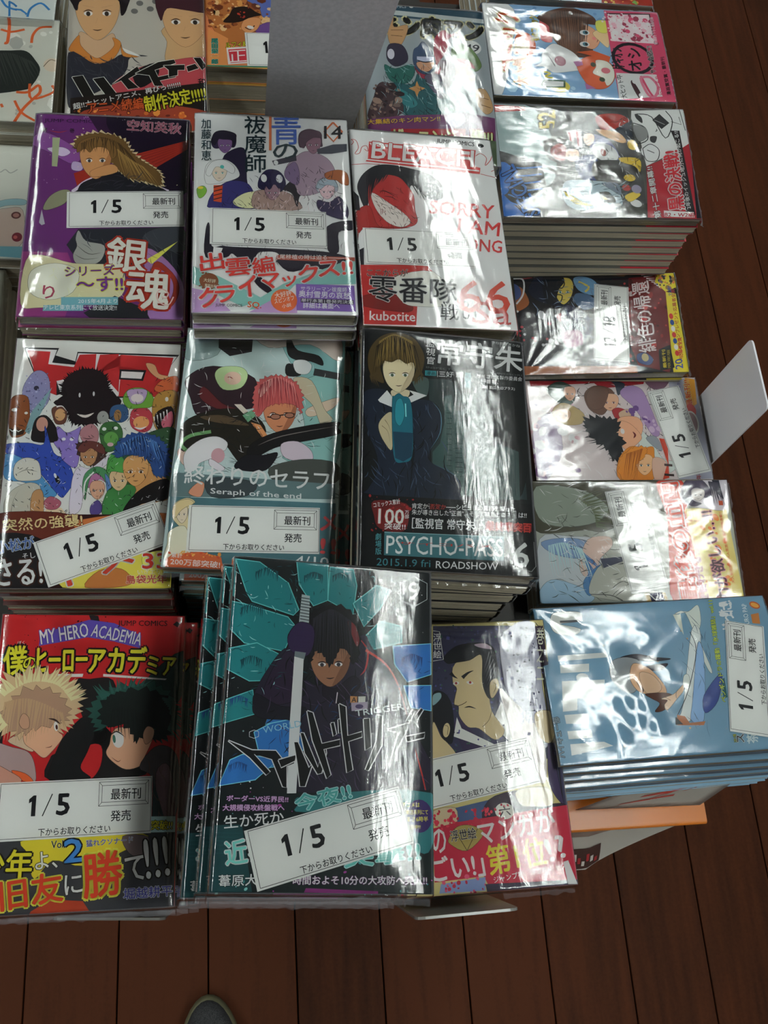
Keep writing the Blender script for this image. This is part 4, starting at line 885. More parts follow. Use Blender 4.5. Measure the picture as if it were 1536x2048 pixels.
('l',247,0.68,[(55.4,89),(71.7,97.2),(106.6,106.6)],2,1),
('p',248,[(41.7,75.1),(48.5,81.5),(59.6,82.1),(68.7,84.7),(68.1,79.5),(62.2,71.2),(51.3,69.6),(42,71.1)],1),
('p',249,[(7.63,71.3),(7.46,81.2),(16.5,90.8),(27.2,94),(34.9,89.9),(33.6,83.7),(29,84.5),(26.8,78.3),(18.2,73.8),(11.8,65.6)],1),
('e',250,29.4,79.9,4.55,5.5,3.2),
('p',251,[(24.2,77.2),(29.9,74.5),(34.8,70.7),(31.4,68.6),(24.7,72.2)],1),
('p',252,[(71.2,91),(82.3,93.7),(92.1,87),(91.6,78.8),(74.6,80.9)],1),
('p',253,[(85.8,80.5),(109.5,78.8),(109.1,64.6),(74,60.9),(64,72.3)],1),
('p',254,[(1.05,66),(109.2,63.6),(109.6,52.7),(-0.5,48.5)],0),
('p',255,[(24.6,63.3),(55.5,61.9),(50.9,51.9),(27.7,49.9)],1),
('p',256,[(12.4,52),(18.6,60.1),(22.4,58.3),(20.6,49.5)],1),
('t','終わりのセラフ',8,(9.04,58.1),(96.6,0.31),(-1,14.6),0.03,None,0.06),
('t','Seraph of the end',8,(26.9,51),(60.1,-0.48),(-0.24,5.01),0.03,None,0.06),
('p',257,[(0.81,48.6),(110.1,49.8),(111.3,7.13),(3.5,-0.97)],0),
('p',258,[(3.51,36.4),(4.41,44),(11.9,48.2),(17.5,45.6),(13.6,40.6),(14.3,25.7),(5.87,30.9)],1),
('p',259,[(5.37,40.1),(6.77,43.2),(11,43.4),(13.1,40.5),(13.3,36.2),(12.4,32.5),(10.3,30.2),(7.7,32.3),(6,35.9)],1),
('e',8,8.03,36.3,0.76,0.56,2.3),
('e',260,8.03,36.2,0.39,0.55,2.9),
('l',260,0.28,[(8.82,36.8),(7.94,37.1),(7.06,36.6)],2,1),
('l',260,0.28,[(8.87,37.7),(6.82,38.2)],2,0),
('e',8,11.2,36.4,0.76,0.56,2.3),
('e',260,11.2,36.4,0.39,0.55,2.9),
('l',260,0.28,[(10.3,36.9),(11.2,37.2),(12.1,36.9)],2,1),
('l',260,0.28,[(10.1,37.8),(12,38.4)],2,0),
('l',260,0.2,[(9.76,35.3),(9.58,34.1)],2,0),
('l',260,0.24,[(9.2,32.6),(10.1,32.5),(10.9,32.8)],2,1),
('p',261,[(2.38,16.1),(2.4,23.4),(8.78,28.3),(14.3,25.7),(17.2,5.74),(1.93,5.22)],1),
('p',262,[(3.3,38.3),(6.05,45),(12.9,47.3),(16.7,44.6),(11.7,41.5),(8.52,38.5),(5.56,33.7)],1),
('p',263,[(2.78,5.24),(6.62,8.97),(24.4,11.4),(37.7,8.26),(40.4,-2.45),(2.86,-2.76)],0),
('x',[264,265,266],30,3.86,7.09,36.9,11.8,0.7,1.4,81,1),
('t','累計',8,(6.02,6.7),(6.87,-0.21),(-0.17,3.23),0.03,None,0.06),
('t','200万部突破!',8,(5.9,1.78),(31.6,-0.93),(-0.25,4.45),0.04,None,0.06),
('t','メ',267,(100.8,30.1),(10.1,-0.54),(0.52,12.4),0.08,None,0.06),
('t','!!',267,(101.5,14.2),(9.95,-0.11),(-0.01,10.3),0.08,None,0.06),
('t','4/10',268,(85.4,5.34),(21.9,-0.18),(-0.11,6.41),0.03,None,0.06),
],
'psy': [
('p',269,[(-0.1,-0.1),(113.3,-0.1),(113.3,175.7),(-0.1,175.7)],0),
('p',270,[(45.4,139.1),(93.5,141.3),(108.7,121.8),(109.2,52.8),(46.9,56.2),(46,116)],0),
('p',271,[(62.9,146.7),(112.3,145.5),(109.2,66.5),(93.9,54.7),(82.2,119.3),(68.5,129.6)],1),
('p',272,[(56.3,126.1),(61.4,127.8),(63,115.3),(69,115.8),(67.8,51.6),(46.9,55.2),(47.4,82.8),(52.5,89.8),(55.8,105.6)],0),
('p',273,[(70.2,92.4),(73.7,92.7),(72.7,53),(68.8,52.7)],0),
('p',274,[(75.6,79.8),(79.7,83.4),(91,93.1),(105.6,87.8),(104.4,52.4),(74.5,51.1)],0),
('l',275,0.54,[(57.7,121.7),(61.2,121.8)],0,0),
('l',275,0.53,[(63.4,111.9),(68.4,112.2)],0,0),
('l',275,0.54,[(57.6,117.5),(61.1,117.6)],0,0),
('l',275,0.53,[(63.3,108.3),(68.3,108.5)],0,0),
('l',275,0.54,[(57.5,113.4),(61,113.5)],0,0),
('l',275,0.53,[(63.2,104.7),(68.2,104.9)],0,0),
('l',275,0.53,[(57.4,109.3),(60.8,109.4)],0,0),
('l',275,0.53,[(63.1,101.1),(68,101.3)],0,0),
('l',275,0.53,[(57.2,105.3),(60.7,105.4)],0,0),
('l',275,0.53,[(63,97.5),(67.9,97.8)],0,0),
('l',275,0.53,[(57.1,101.2),(60.6,101.3)],0,0),
('l',275,0.52,[(62.9,94),(67.8,94.2)],0,0),
('l',275,0.53,[(57,97.2),(60.5,97.3)],0,0),
('l',275,0.52,[(62.8,90.5),(67.7,90.7)],0,0),
('l',275,0.52,[(57,93.2),(60.4,93.3)],0,0),
('l',275,0.52,[(62.7,86.9),(67.6,87.1)],0,0),
('l',275,0.52,[(56.9,89.3),(60.3,89.4)],0,0),
('l',275,0.52,[(62.6,83.5),(67.5,83.7)],0,0),
('l',275,0.52,[(56.8,85.3),(60.2,85.4)],0,0),
('l',275,0.52,[(62.5,80),(67.3,80.2)],0,0),
('l',275,0.52,[(56.6,81.4),(60.1,81.5)],0,0),
('l',275,0.51,[(62.4,76.5),(67.2,76.7)],0,0),
('l',275,0.51,[(56.5,77.5),(60,77.6)],0,0),
('l',275,0.51,[(62.2,73.1),(67.1,73.3)],0,0),
('l',275,0.51,[(56.5,73.7),(59.9,73.7)],0,0),
('l',275,0.51,[(62.1,69.7),(67,69.8)],0,0),
('l',275,0.51,[(56.4,69.8),(59.7,69.9)],0,0),
('l',275,0.51,[(62,66.2),(66.9,66.4)],0,0),
('l',275,0.51,[(56.2,66),(59.6,66)],0,0),
('l',275,0.51,[(62,62.9),(66.8,63)],0,0),
('l',275,0.51,[(56.2,62.2),(59.5,62.2)],0,0),
('l',275,0.5,[(61.9,59.5),(66.7,59.7)],0,0),
('l',275,0.52,[(77.8,85.4),(79.3,85.5)],0,0),
('l',275,0.42,[(80.9,87.8),(79.9,53.6)],0,0),
('l',275,0.52,[(77.7,82.3),(79.2,82.5)],0,0),
('l',275,0.42,[(83.7,88.1),(82.6,53.8)],0,0),
('l',275,0.52,[(77.6,79.3),(79,79.4)],0,0),
('l',275,0.42,[(86.4,88.3),(85.3,54)],0,0),
('l',275,0.52,[(77.5,76.3),(78.9,76.4)],0,0),
('l',275,0.42,[(89.2,88.5),(88,54.2)],0,0),
('l',275,0.51,[(77.3,73.2),(78.8,73.4)],0,0),
('l',275,0.42,[(92,88.8),(90.7,54.5)],0,0),
('l',275,0.51,[(77.2,70.2),(78.7,70.4)],0,0),
('l',275,0.42,[(94.8,89),(93.4,54.7)],0,0),
('l',275,0.51,[(77.1,67.3),(78.5,67.4)],0,0),
('l',275,0.42,[(97.6,89.3),(96.1,54.9)],0,0),
('l',275,0.51,[(77,64.3),(78.4,64.4)],0,0),
('l',275,0.42,[(100.3,89.5),(98.8,55.1)],0,0),
('l',275,0.51,[(76.8,61.3),(78.3,61.4)],0,0),
('l',275,0.42,[(103.1,89.7),(101.6,55.3)],0,0),
('p',276,[(34.3,138.1),(45.4,139.1),(44.2,125),(38.2,126.8)],1),
('p',277,[(1.29,123.3),(14.2,128),(22.2,123),(34.1,121.8),(46.1,121.8),(53,114.4),(52.6,96.4),(46.5,84.9),(45.4,76.2),(53,71.5),(64.4,63.9),(65,54.5),(60.1,47.9),(3.4,47.6),(5.2,52.9),(10.8,64.8),(10.6,77.5),(3.62,98.7)],1),
('p',278,[(32.1,119.3),(35.7,81.8),(31.6,46.7),(33.8,81.7)],0),
('l',279,0.54,[(48.1,120.8),(53.4,112.2),(52.6,97.5),(46,84.9)],2,1),
('l',280,0.51,[(47.3,74.2),(60.6,67.8),(65.7,58.7)],2,1),
('l',280,0.52,[(3.68,94.3),(10.6,81.8)],2,1),
('f',281,0.53,[(3.37,116.7),(48.1,120.8),(52.6,98.6),(62.3,57.4),(5.24,49.8)],60,-71,40,11.6,71),
('f',282,0.63,[(3.37,116.7),(48.1,120.8),(52.6,98.6),(62.3,57.4),(5.24,49.8)],50,-98,30,9.5,72),
('p',8,[(11.2,119.1),(17.2,127.1),(21.2,121.7),(25.1,118.7),(35.2,125.3),(32.2,128.5),(36.2,127.7),(44.2,125.6),(34.1,119.5),(22.2,113.8),(12.3,117.5)],0),
('p',283,[(12.4,102.8),(18.2,110.1),(21.2,107),(20.7,82.7),(15.4,87.7),(11.9,96.2)],1),
('l',284,0.42,[(13.9,99.6),(17.8,95.6),(19.3,86.9)],1,1),
('l',284,0.42,[(15.8,104.3),(18.4,100),(20.2,93.6)],1,1),
('p',285,[(20.2,127.4),(32.2,128.5),(30.1,121.4),(22.2,120.7)],1),
('p',286,[(14.6,147.8),(19.3,155),(31.1,156.2),(35.9,149.9),(35.4,140.2),(31.7,131.7),(25.2,126.1),(18.6,130.4),(15,138.3)],1),
('p',287,[(26.2,127),(31.7,131.7),(35.4,140.2),(35.4,149.1),(31.6,138.4)],2),
('e',8,20.7,139.5,2.13,1.25,5.7),
('e',288,20.7,139.4,1.06,1.25,5.4),
('l',289,0.81,[(23.1,140.8),(20.7,141.3),(18.2,140.2)],2,1),
('l',289,0.81,[(23.5,142.9),(18,143.6)],2,0),
('e',8,29.6,140.4,2.13,1.25,5.4),
('e',288,29.6,140.2,1.07,1.25,5.9),
('l',289,0.81,[(27.3,141.2),(29.7,142.2),(32.2,141.5)],2,1),
('l',289,0.81,[(26.9,143.2),(32.4,145)],2,0),
('l',289,0.57,[(25.2,137.5),(24.3,134.8)],2,0),
('l',289,0.68,[(22.9,131.4),(25.2,131.2),(27.5,132)],2,1),
('p',290,[(4.18,144.6),(4.82,157.8),(11.9,169.4),(23.2,174.5),(34.5,171.8),(40.7,163.8),(43.1,154.4),(40.4,142.2),(34.2,135.7),(37.4,146.6),(34.4,151.1),(30.3,149.5),(25.2,152.6),(20.1,149.7),(14,150.3),(12.6,144.2),(15.2,132.7),(8.11,135.6)],1),
('s',291,1.02,[(11.9,165.8),(22.1,172.9),(34.5,168.1)],[(9.03,143.9),(22.2,150.5),(37.4,145.4)],44,89,0.68),
('s',290,1.42,[(7.02,143.7),(6.08,137.7),(9.11,135.6)],[(7.1,136.6),(7.15,132),(12.2,128.9)],7,90,0.33),
('s',290,1.44,[(39.4,146.8),(40.4,141),(36.3,137.1)],[(42.4,141.2),(41.3,136.4),(35.2,132.3)],7,91,0.33),
('s',292,0.67,[(9.88,161.9),(22.1,171.7),(36.5,164.6)],[(7.08,137.8),(22.2,149.9),(40.4,142.2)],24,92,0.67),
('p',293,[(20.7,120.5),(22.2,123),(25.2,125.5),(28.1,123.5),(31.6,122.7),(33.6,117.2),(34.5,103.7),(33.8,78.4),(28,73.6),(22.2,75.3),(20.7,95.8)],1),
('p',294,[(23.2,118.5),(27.1,121.1),(29.1,110),(26.1,100.7),(22.7,104.9)],1),
('l',295,0.86,[(29.6,117.9),(29.9,107.8)],0,0),
('p',296,[(21.2,95.9),(34.4,95.9),(33.6,78.4),(28,74.2),(22.7,76.4)],0),
('t','監',8,(44,165.3),(6.19,-0.6),(0.98,6.4),0.02,None,0.06),
('t','視',8,(44.1,158.1),(6.16,-0.35),(0.78,6.1),0.02,None,0.06),
('t','官',8,(44.2,150.9),(5.52,-0.17),(0.66,6.04),0.02,None,0.06),
('t','常守朱',8,(50.9,151.5),(60.6,-1.3),(2.22,20.8),0.04,None,0.06),
('t','つねもりあかね',297,(90.8,172.5),(20.4,-1.4),(0.38,2.25),0.01,None,0.06),
('t','INSPECTOR AKANE TSUNEMORI',298,(44,147.3),(67.3,-0.05),(0.13,1.44),0,None,0.06),
('p',299,[(43.3,145.4),(51.1,145.6),(51,141.7),(43.2,141.3)],0),
('t','漫画',300,(43.8,141.8),(6.71,0.17),(0.2,3.09),0.02,None,0.06),
('l',301,0.33,[(51.9,145.7),(51.8,140.9)],0,0),
('t','三好 輝',8,(52.6,141.2),(16.9,0.9),(0.23,4.52),0.01,None,0.06),
('p',302,[(71.1,146.3),(75.2,146.5),(74.8,134.3),(70.7,134.5)],0),
('t','サイコパス製作委員会',8,(79.2,142.9),(31.9,0.32),(0.35,3.35),0.01,None,0.06),
('t','平野 明',8,(83.1,138.9),(9.24,0.41),(0.25,3.09),0.01,None,0.06),
('t','深見 玄(ニトロプラス)',8,(81.9,134.4),(23.6,0.57),(0.27,2.84),0.01,None,0.06),
('p',303,[(-0.4,50.4),(9.01,49),(112,49.9),(113.2,-0.38),(0.49,-0.04)],0),
('p',304,[(9.05,45),(29.7,44.5),(31.5,35.5),(27.8,25.2),(12.9,26.1),(9.16,34.8)],1),
('x',[305,306],50,6.22,22.7,34.5,49,0.29,1.37,109,0),
('t','コミックス累計',8,(9.1,40.1),(16.9,3.95),(-0.49,3.38),0.02,None,0.06),
('t','100',307,(12,29.5),(16,0.5),(0.3,10.1),0.05,306,0.09),
('v','万部',8,(28.7,33.8),(2.8,0.21),(0.03,6.06),0.02,None,0),
('t','突破!!',8,(15.9,25.8),(13.2,0.5),(0.11,4.19),0.03,None,0.06),
('t','肯定か否定か――シビュラの真相を知った',8,(33.3,41.2),(67.2,2.42),(0.16,3.89),0.01,None,0.06),
('t','朱が導き出した"正義"、そして槙島との',8,(33.2,36.9),(60.8,2.19),(0.16,3.86),0.01,None,0.06),
('t','は!!',8,(102.6,39.7),(5.27,0.2),(0.33,3.5),0.02,None,0.06),
('t','定か',308,(44.8,41.6),(10.4,0.39),(0.19,3.69),0.01,None,0.06),
('p',303,[(44.6,45.3),(55.5,45.7),(55.4,41.6),(44.6,41.2)],0),
('t','否定か',309,(44.8,41.6),(10.4,0.39),(0.19,3.69),0.01,None,0.06),
('t','［監視官 常守朱］',8,(33.2,27.6),(42.1,1.14),(0.36,7.23),0.03,None,0.06),
('v','ついに',8,(75.7,28.8),(3.12,0.23),(0.34,8.09),0.01,None,0),
('p',310,[(80.5,35.2),(111,35.5),(110.6,30.4),(80.3,30.1)],0),
('t','最終章突百',311,(80.7,29.2),(29.4,0.38),(0.69,6.89),0.04,None,0.06),
('p',312,[(15.9,23.9),(92.3,25.5),(91.4,9.22),(15.6,8.5)],0),
('l',313,0.38,[(15.9,23.9),(92.3,25.5)],0,0),
('v','劇場版',314,(10.2,8.3),(4.01,0.29),(-0.14,14.6),0.01,None,0),
('t','PSYCHO-PASS',8,(16.9,9.56),(74.2,2.37),(0.37,12.2),0.01,None,0.06),
('t','サイコパス',309,(24,16.1),(60.4,1.43),(0.09,1.96),0.02,None,0.06),
('t','2015.1.9 fri',315,(11.1,1.46),(33.4,0.81),(0.15,4.8),0,None,0.06),
('t','ROADSHOW',8,(47.9,1.84),(39.4,1.1),(0.28,4.82),0.01,None,0.06),
('t','6',301,(96.8,5.72),(9.76,-0.29),(2.5,16.8),0.05,None,0.06),
('l',316,0.39,[(111.6,23.4),(111.8,6.77),(108.8,3.17),(106.9,3.52)],0,0),
],
'mha': [
('p',317,[(-0.1,-0.1),(113,-0.1),(113,176.3),(-0.1,176.3)],0),
('x',[318],30,8.06,154.6,69,176.1,0.3,0.9,4,0),
('p',319,[(52.1,176.6),(58.1,175.8),(62.8,159.9),(58.7,161.8)],0),
('p',320,[(46.8,131.7),(55.7,134.9),(69.8,134.2),(72.4,116.4),(64.6,110.4),(67.1,96.6),(41.5,90.3),(35.7,86.3),(37.2,73.7),(83.9,74.4),(91.8,79.4),(61.1,96.5)],1),
('p',317,[(53.7,81.7),(57.3,93.5),(65.2,93.7),(65.7,81.9),(60,74)],1),
('p',321,[(37.7,86.3),(43.1,100.1),(54.5,112.1),(60.8,104.4),(57.4,90.6),(53.8,80.7),(60,74),(36.7,73.7)],1),
('p',322,[(88,130.6),(112.6,153.1),(112.5,123.2),(100.6,117)],1),
('p',320,[(1.16,107.2),(6.99,109.3),(7.6,95.6),(1.65,96.5)],0),
('p',323,[(23.5,164.4),(30.4,166.1),(52.7,173.2),(68.4,171.1),(85.7,163),(85.4,154.7),(68.8,159.1),(52.6,161.7),(23.3,156)],0),
('t','MY HERO',8,(24.6,157),(28.6,5.18),(-1.8,8.99),0.03,324,0.07),
('t','ACADEMIA',8,(54.2,162.5),(31.1,-6.04),(1.48,8.04),0.03,324,0.07),
('t','ぼく',8,(10.6,157.1),(3.98,0.1),(-0.08,1.98),0.02,None,0.06),
('t','僕',325,(4.55,137.2),(14,1.79),(-2.67,17.6),0.05,319,0.12),
('t','の',325,(15.5,141.1),(7.73,0.77),(-0.88,7.28),0.06,319,0.12),
('t','ヒーロー',325,(23.5,139.6),(29.9,0.66),(-0.63,14.8),0.07,319,0.13),
('t','アカデ',325,(54,139),(35.7,-0.41),(-0.07,16.9),0.07,319,0.12),
('t','ミア',325,(90.3,137.6),(17.7,-0.61),(0.29,11.9),0.07,319,0.13),
('p',8,[(23.6,138.1),(51.5,138.3),(51.1,136.3),(23.7,136.2)],0),
('p',8,[(63.6,138.2),(103,134.9),(102,134.1),(63.6,136.5)],0),
('t','JUMP COMICS',326,(70.7,168.3),(31.2,0.09),(-0.06,4.61),0.03,None,0.06),
('p',327,[(105.4,170.5),(107.9,172.6),(110,171.1),(108.5,168.6)],0),
('p',328,[(10.5,97.6),(18.2,101.7),(24.4,95.9),(25.6,91),(19.6,92.9)],1),
('k',329,[(-3.14,115),(0.27,126.8),(7.83,134.8),(23.6,138.1),(37.6,136),(46.9,128.8),(49.3,118),(45.7,108),(37.9,104),(26,104.7),(19.2,100.7),(7.16,105.4),(-1.8,107.2)],40,6.08,27),
('p',330,[(23.9,106.7),(34.7,109.8),(39,103),(42.1,99.1),(36,90.2),(31.7,87.2),(25.5,92),(20.4,95.8),(19.2,101.7)],1),
('k',331,[(6.81,113.2),(12.3,123.1),(26,128.3),(38.1,123.6),(43.5,113.9),(38.7,108.9),(25.9,105.7),(15.2,103.5)],18,3.94,29),
('s',332,1.98,[(6.29,125),(19.8,133.1),(35.8,131.5),(45.2,121.8)],[(-2.96,132.6),(19.4,144),(42.5,139.5),(54,125.9)],30,32,0.4),
('s',333,1.58,[(6.46,121),(18.3,123.2),(30.3,119.5),(40.5,113.8)],[(3.48,99.4),(18.4,95.8),(29.1,100.9),(44.9,104.1)],22,33,0.59),
('s',332,2.37,[(2.51,121),(4.84,113.2),(9.05,107.3)],[(-5.38,120.8),(-1.8,107.2),(4.43,100.4)],12,34,0.49),
('p',334,[(15.9,108.5),(17.7,113.9),(21.2,111.5),(22,105.6),(18.6,104.6)],1),
('e',8,37.7,105.9,1.29,2.94,10.9),
('e',335,38.1,105.4,0.69,1.57,10.8),
('l',336,1.18,[(32.7,110.7),(36.7,109.8),(40.3,107)],2,1),
('l',337,0.49,[(32.4,93.1),(35.4,93.6),(36.3,94.6)],2,1),
('p',338,[(1.65,96.5),(13.6,93.8),(22.6,91),(26.9,84.2),(28.5,73.5),(22.3,75.4),(12.2,80.1),(2.22,83.8)],1),
('p',339,[(14.2,80.1),(22.2,78.3),(27.3,73.5),(21.4,73.9)],1),
('p',340,[(2.27,82.9),(14.2,79.2),(20.4,73.4),(5.87,68.4),(5.33,58.7),(3.37,58.7)],1),
('p',341,[(71,100.6),(74.8,104.6),(86.9,103.9),(97,104),(95.2,95.2),(91.5,86.2),(89.7,81.3),(80.8,79.2),(72.6,84),(68.4,89.3),(70.2,94.7)],1),
('k',342,[(60.7,107.3),(58.4,116.2),(64.1,125.2),(76,129.4),(90,130.7),(102.3,126.9),(108.7,115.2),(107.1,102.3),(99.2,97.2),(95,102),(90.8,107.9),(80.6,110.7),(70.7,107.5),(65.9,103.5)],34,4.56,42),
('k',343,[(64.7,109.4),(64.4,116.3),(68.2,123.3),(78.1,126.4),(90.1,127.2),(100.3,123.9),(105.2,114.1),(105.1,102.2),(101.2,97.2),(95.1,98.1),(96,104),(90.9,103.9),(86.2,96),(84,100.9),(78.8,106.7),(70.8,105)],26,2.97,43),
('s',344,1.99,[(64.2,122.2),(76,128.4),(90,130.7)],[(55.9,129.9),(75.7,136.3),(95.9,134.8)],12,46,0.8),
('s',345,1.8,[(100.4,122.9),(106.8,113.1),(105,103.2)],[(111.5,121.2),(116,107.4),(111.4,94.4)],16,47,0.6),
('s',346,1.4,[(70.4,116.4),(80.4,116.6),(90.6,112.8)],[(70,98.7),(83.1,96.9),(91.2,97)],14,48,0.8),
('p',347,[(90,100),(92.4,105),(96.5,103),(95.7,97.1),(91.8,94.1)],1),
('e',8,75.1,97.3,3.41,5.11,11),
('e',348,72.7,97.7,0.9,2.55,10.6),
('l',349,0.79,[(70,99.6),(73.9,102.2),(79.1,98.8)],2,1),
('l',337,0.5,[(71.5,86.9),(75.6,84),(77.5,85)],2,1),
('p',350,[(88.7,80.3),(97.3,92.2),(107.4,91.4),(112.8,79.7),(111.7,51.3),(98.7,51.1),(97,73.6)],1),
('p',351,[(98.9,76.5),(106.8,80.6),(111.7,51.3),(102.7,51.2)],1),
('p',352,[(98.1,70.7),(104.7,51.2),(97.7,51.1)],0),
('f',353,0.6,[(-0.99,154.4),(111.6,151.1),(111.7,117.2),(0.8,115)],0,2,0,0.1,59),
('f',354,0.4,[(88.5,87.2),(110.6,87.5),(111.7,52.3),(96.7,52.1)],24,-68,30,9,60),
('p',355,[(3.76,50),(111.7,51.3),(112.8,-0),(3.15,-0.72)],0),
('p',356,[(96.7,51.1),(111.7,50.8),(111.8,41.6),(97,41.9)],0),
('p',356,[(3.78,49.5),(7.7,49.5),(7.11,40.9),(2.22,40.8)],0),
('t','突破!!',357,(97.5,43.4),(12.5,-0.35),(0.04,5.44),0.06,358,0.1),
('t','三七',355,(4.11,42.3),(2.93,0.03),(-0.26,5.77),0.03,None,0.06),
('p',359,[(27.7,41.1),(93,41.4),(83.4,32.5),(59.9,24.6),(42,28.3),(32.6,18.6),(28.1,32)],1),
('p',360,[(32.3,1.38),(42.9,7.18),(60.6,5.4),(64.8,-0.32),(31.4,-0.53)],0),
('p',361,[(5.2,18.4),(15,16.5),(15.8,-0.64),(4.12,-0.71)],0),
('p',362,[(81.1,40.3),(96.1,39.5),(93.5,28.8),(85.4,30.6)],1),
('t','Vol.',363,(40.7,35),(7.88,0.28),(-0.28,4.24),0.03,364,0.06),
('t','2',365,(48.8,26.9),(10.5,0.58),(-1.1,12.5),0.07,366,0.12),
('t','猛れクソナード',367,(60.5,35.2),(26.8,1.25),(-0.28,3.66),0.03,8,0.07),
('t','少年',368,(1.21,20.2),(29.4,-0.69),(-0.18,15.3),0.06,369,0.11),
('t','よ、',8,(32.9,23.4),(12.2,1.07),(-1.18,9.56),0.03,369,0.06),
('t','旧友',370,(16.2,2.22),(33.6,4.06),(-2.62,16.1),0.05,371,0.09),
('t','に',8,(50.6,9.15),(9.81,1.04),(-1.49,10.5),0.03,369,0.06),
('t','勝',370,(61.6,6.36),(21.7,2.08),(-3.27,24.9),0.04,371,0.08),
('t','て',8,(84,15.2),(11.9,0.58),(-1.05,13.5),0.03,369,0.06),
('t','!!!',8,(96.4,15.8),(13.4,1.56),(-3.27,22.1),0.03,369,0.06),
('t','堀越耕平',372,(83.6,5.08),(28.1,0.68),(-0.32,5.95),0.04,8,0.07),
],
'wt': [
('p',373,[(-0.1,-0.1),(114.1,-0.1),(114.1,174.4),(-0.1,174.4)],0),
('x',[8,374,8],260,-10.3,49.2,114.1,184.9,0.08,0.51,4,0),
('p',375,[(0.09,173.2),(13.8,172.5),(30.6,161.4),(37.3,146.3),(34.4,142.9),(11,149.2),(7.71,154)],0),
('l',376,0.51,[(0.09,173.2),(13.8,172.5),(30.6,161.4),(37.3,146.3),(34.4,142.9),(11,149.2),(7.71,154),(0.09,173.2)],0,0),
('p',375,[(34.7,174.6),(52.9,174.3),(53.5,153),(45.4,149.1),(36.8,160.9)],0),
('l',376,0.53,[(34.7,174.6),(52.9,174.3),(53.5,153),(45.4,149.1),(36.8,160.9),(34.7,174.6)],0,0),
('p',375,[(54,172.8),(67.7,172.5),(70,163),(68.2,145.9),(53.5,153)],0),
('l',376,0.53,[(54,172.8),(67.7,172.5),(70,163),(68.2,145.9),(53.5,153),(54,172.8)],0,0),
('p',375,[(-8.38,149.4),(6.07,147.7),(31.4,141.7),(35.7,136.9),(30.2,122.2),(8.31,125.5),(-6.19,138.4)],0),
('l',376,0.5,[(-8.38,149.4),(6.07,147.7),(31.4,141.7),(35.7,136.9),(30.2,122.2),(8.31,125.5),(-6.19,138.4),(-8.38,149.4)],0,0),
('p',375,[(-0.75,121.7),(15.2,126),(30.4,119.2),(23.1,105.7),(12.4,104.9),(-0.57,110.9)],0),
('l',376,0.49,[(-0.75,121.7),(15.2,126),(30.4,119.2),(23.1,105.7),(12.4,104.9),(-0.57,110.9),(-0.75,121.7)],0,0),
('p',375,[(68.1,152.2),(81.6,164.1),(90.2,161.7),(83.9,150.4),(74.6,139.1)],0),
('l',376,0.53,[(68.1,152.2),(81.6,164.1),(90.2,161.7),(83.9,150.4),(74.6,139.1),(68.1,152.2)],0,0),
('p',375,[(74.7,132.8),(84,143),(96.7,140.9),(96.8,131.5),(79,126)],0),
('l',376,0.52,[(74.7,132.8),(84,143),(96.7,140.9),(96.8,131.5),(79,126),(74.7,132.8)],0,0),
('p',375,[(0.93,94.4),(14.6,100.2),(17.2,87.7),(0.28,81.9)],0),
('l',376,0.48,[(0.93,94.4),(14.6,100.2),(17.2,87.7),(0.28,81.9),(0.93,94.4)],0,0),
('p',375,[(-5.39,172.7),(0.09,173.2),(0.89,151.3),(-2.68,153.1)],0),
('l',376,0.51,[(-5.39,172.7),(0.09,173.2),(0.89,151.3),(-2.68,153.1),(-5.39,172.7)],0,0),
('p',377,[(16.7,78.1),(26.1,83.5),(53.2,95.9),(55.5,84.3),(36.7,62.2),(22.4,59.6)],0),
('l',378,0.48,[(16.7,78.1),(26.1,83.5),(53.2,95.9),(55.5,84.3),(36.7,62.2),(22.4,59.6),(16.7,78.1)],0,0),
('p',377,[(5.19,63.4),(11.6,66.5),(30.8,64.7),(18.9,53.9),(0.39,50.3)],0),
('l',378,0.47,[(5.19,63.4),(11.6,66.5),(30.8,64.7),(18.9,53.9),(0.39,50.3),(5.19,63.4)],0,0),
('p',377,[(91.5,129),(113.8,131.8),(113.7,114.1),(100,109.1),(92.6,118.8)],0),
('l',378,0.52,[(91.5,129),(113.8,131.8),(113.7,114.1),(100,109.1),(92.6,118.8),(91.5,129)],0,0),
('p',377,[(26.5,95.1),(47.1,97.5),(53.4,90),(22.3,82.3)],0),
('l',378,0.49,[(26.5,95.1),(47.1,97.5),(53.4,90),(22.3,82.3),(26.5,95.1)],0,0),
('p',377,[(97.9,106.9),(113.7,108),(113.6,93.8),(102.1,95.1)],0),
('l',378,0.52,[(97.9,106.9),(113.7,108),(113.6,93.8),(102.1,95.1),(97.9,106.9)],0,0),
('s',379,0.93,[(12.1,166.6),(18,169.7),(24.2,167.8)],[(12.3,160.9),(17.6,164.6),(24.5,161.5)],12,37,0.51),
('l',380,0.52,[(15.3,162.3),(17.4,162.1)],2,0),
('l',380,0.52,[(19.2,162.2),(21.4,162.9)],2,0),
('l',380,0.41,[(17.3,158.9),(19.7,159.3)],2,0),
('s',379,0.94,[(39.6,166.5),(44.7,169.2),(50,167.6)],[(39.8,161.8),(44.3,164.9),(50.1,162.2)],12,41,0.52),
('l',380,0.52,[(42.4,162.8),(44.1,162.5)],2,0),
('l',380,0.52,[(45.7,162.7),(47.5,163.2)],2,0),
('l',380,0.42,[(44,160.1),(46,160.3)],2,0),
('s',379,0.95,[(55.8,167.8),(60.4,170.1),(65,168.7)],[(55.9,163.5),(59.9,166.3),(65.1,164)],12,45,0.53),
('l',380,0.53,[(58.2,164.3),(59.8,164)],2,0),
('l',380,0.53,[(61.1,164.1),(62.8,164.7)],2,0),
('l',380,0.42,[(59.6,162.1),(61.4,162.3)],2,0),
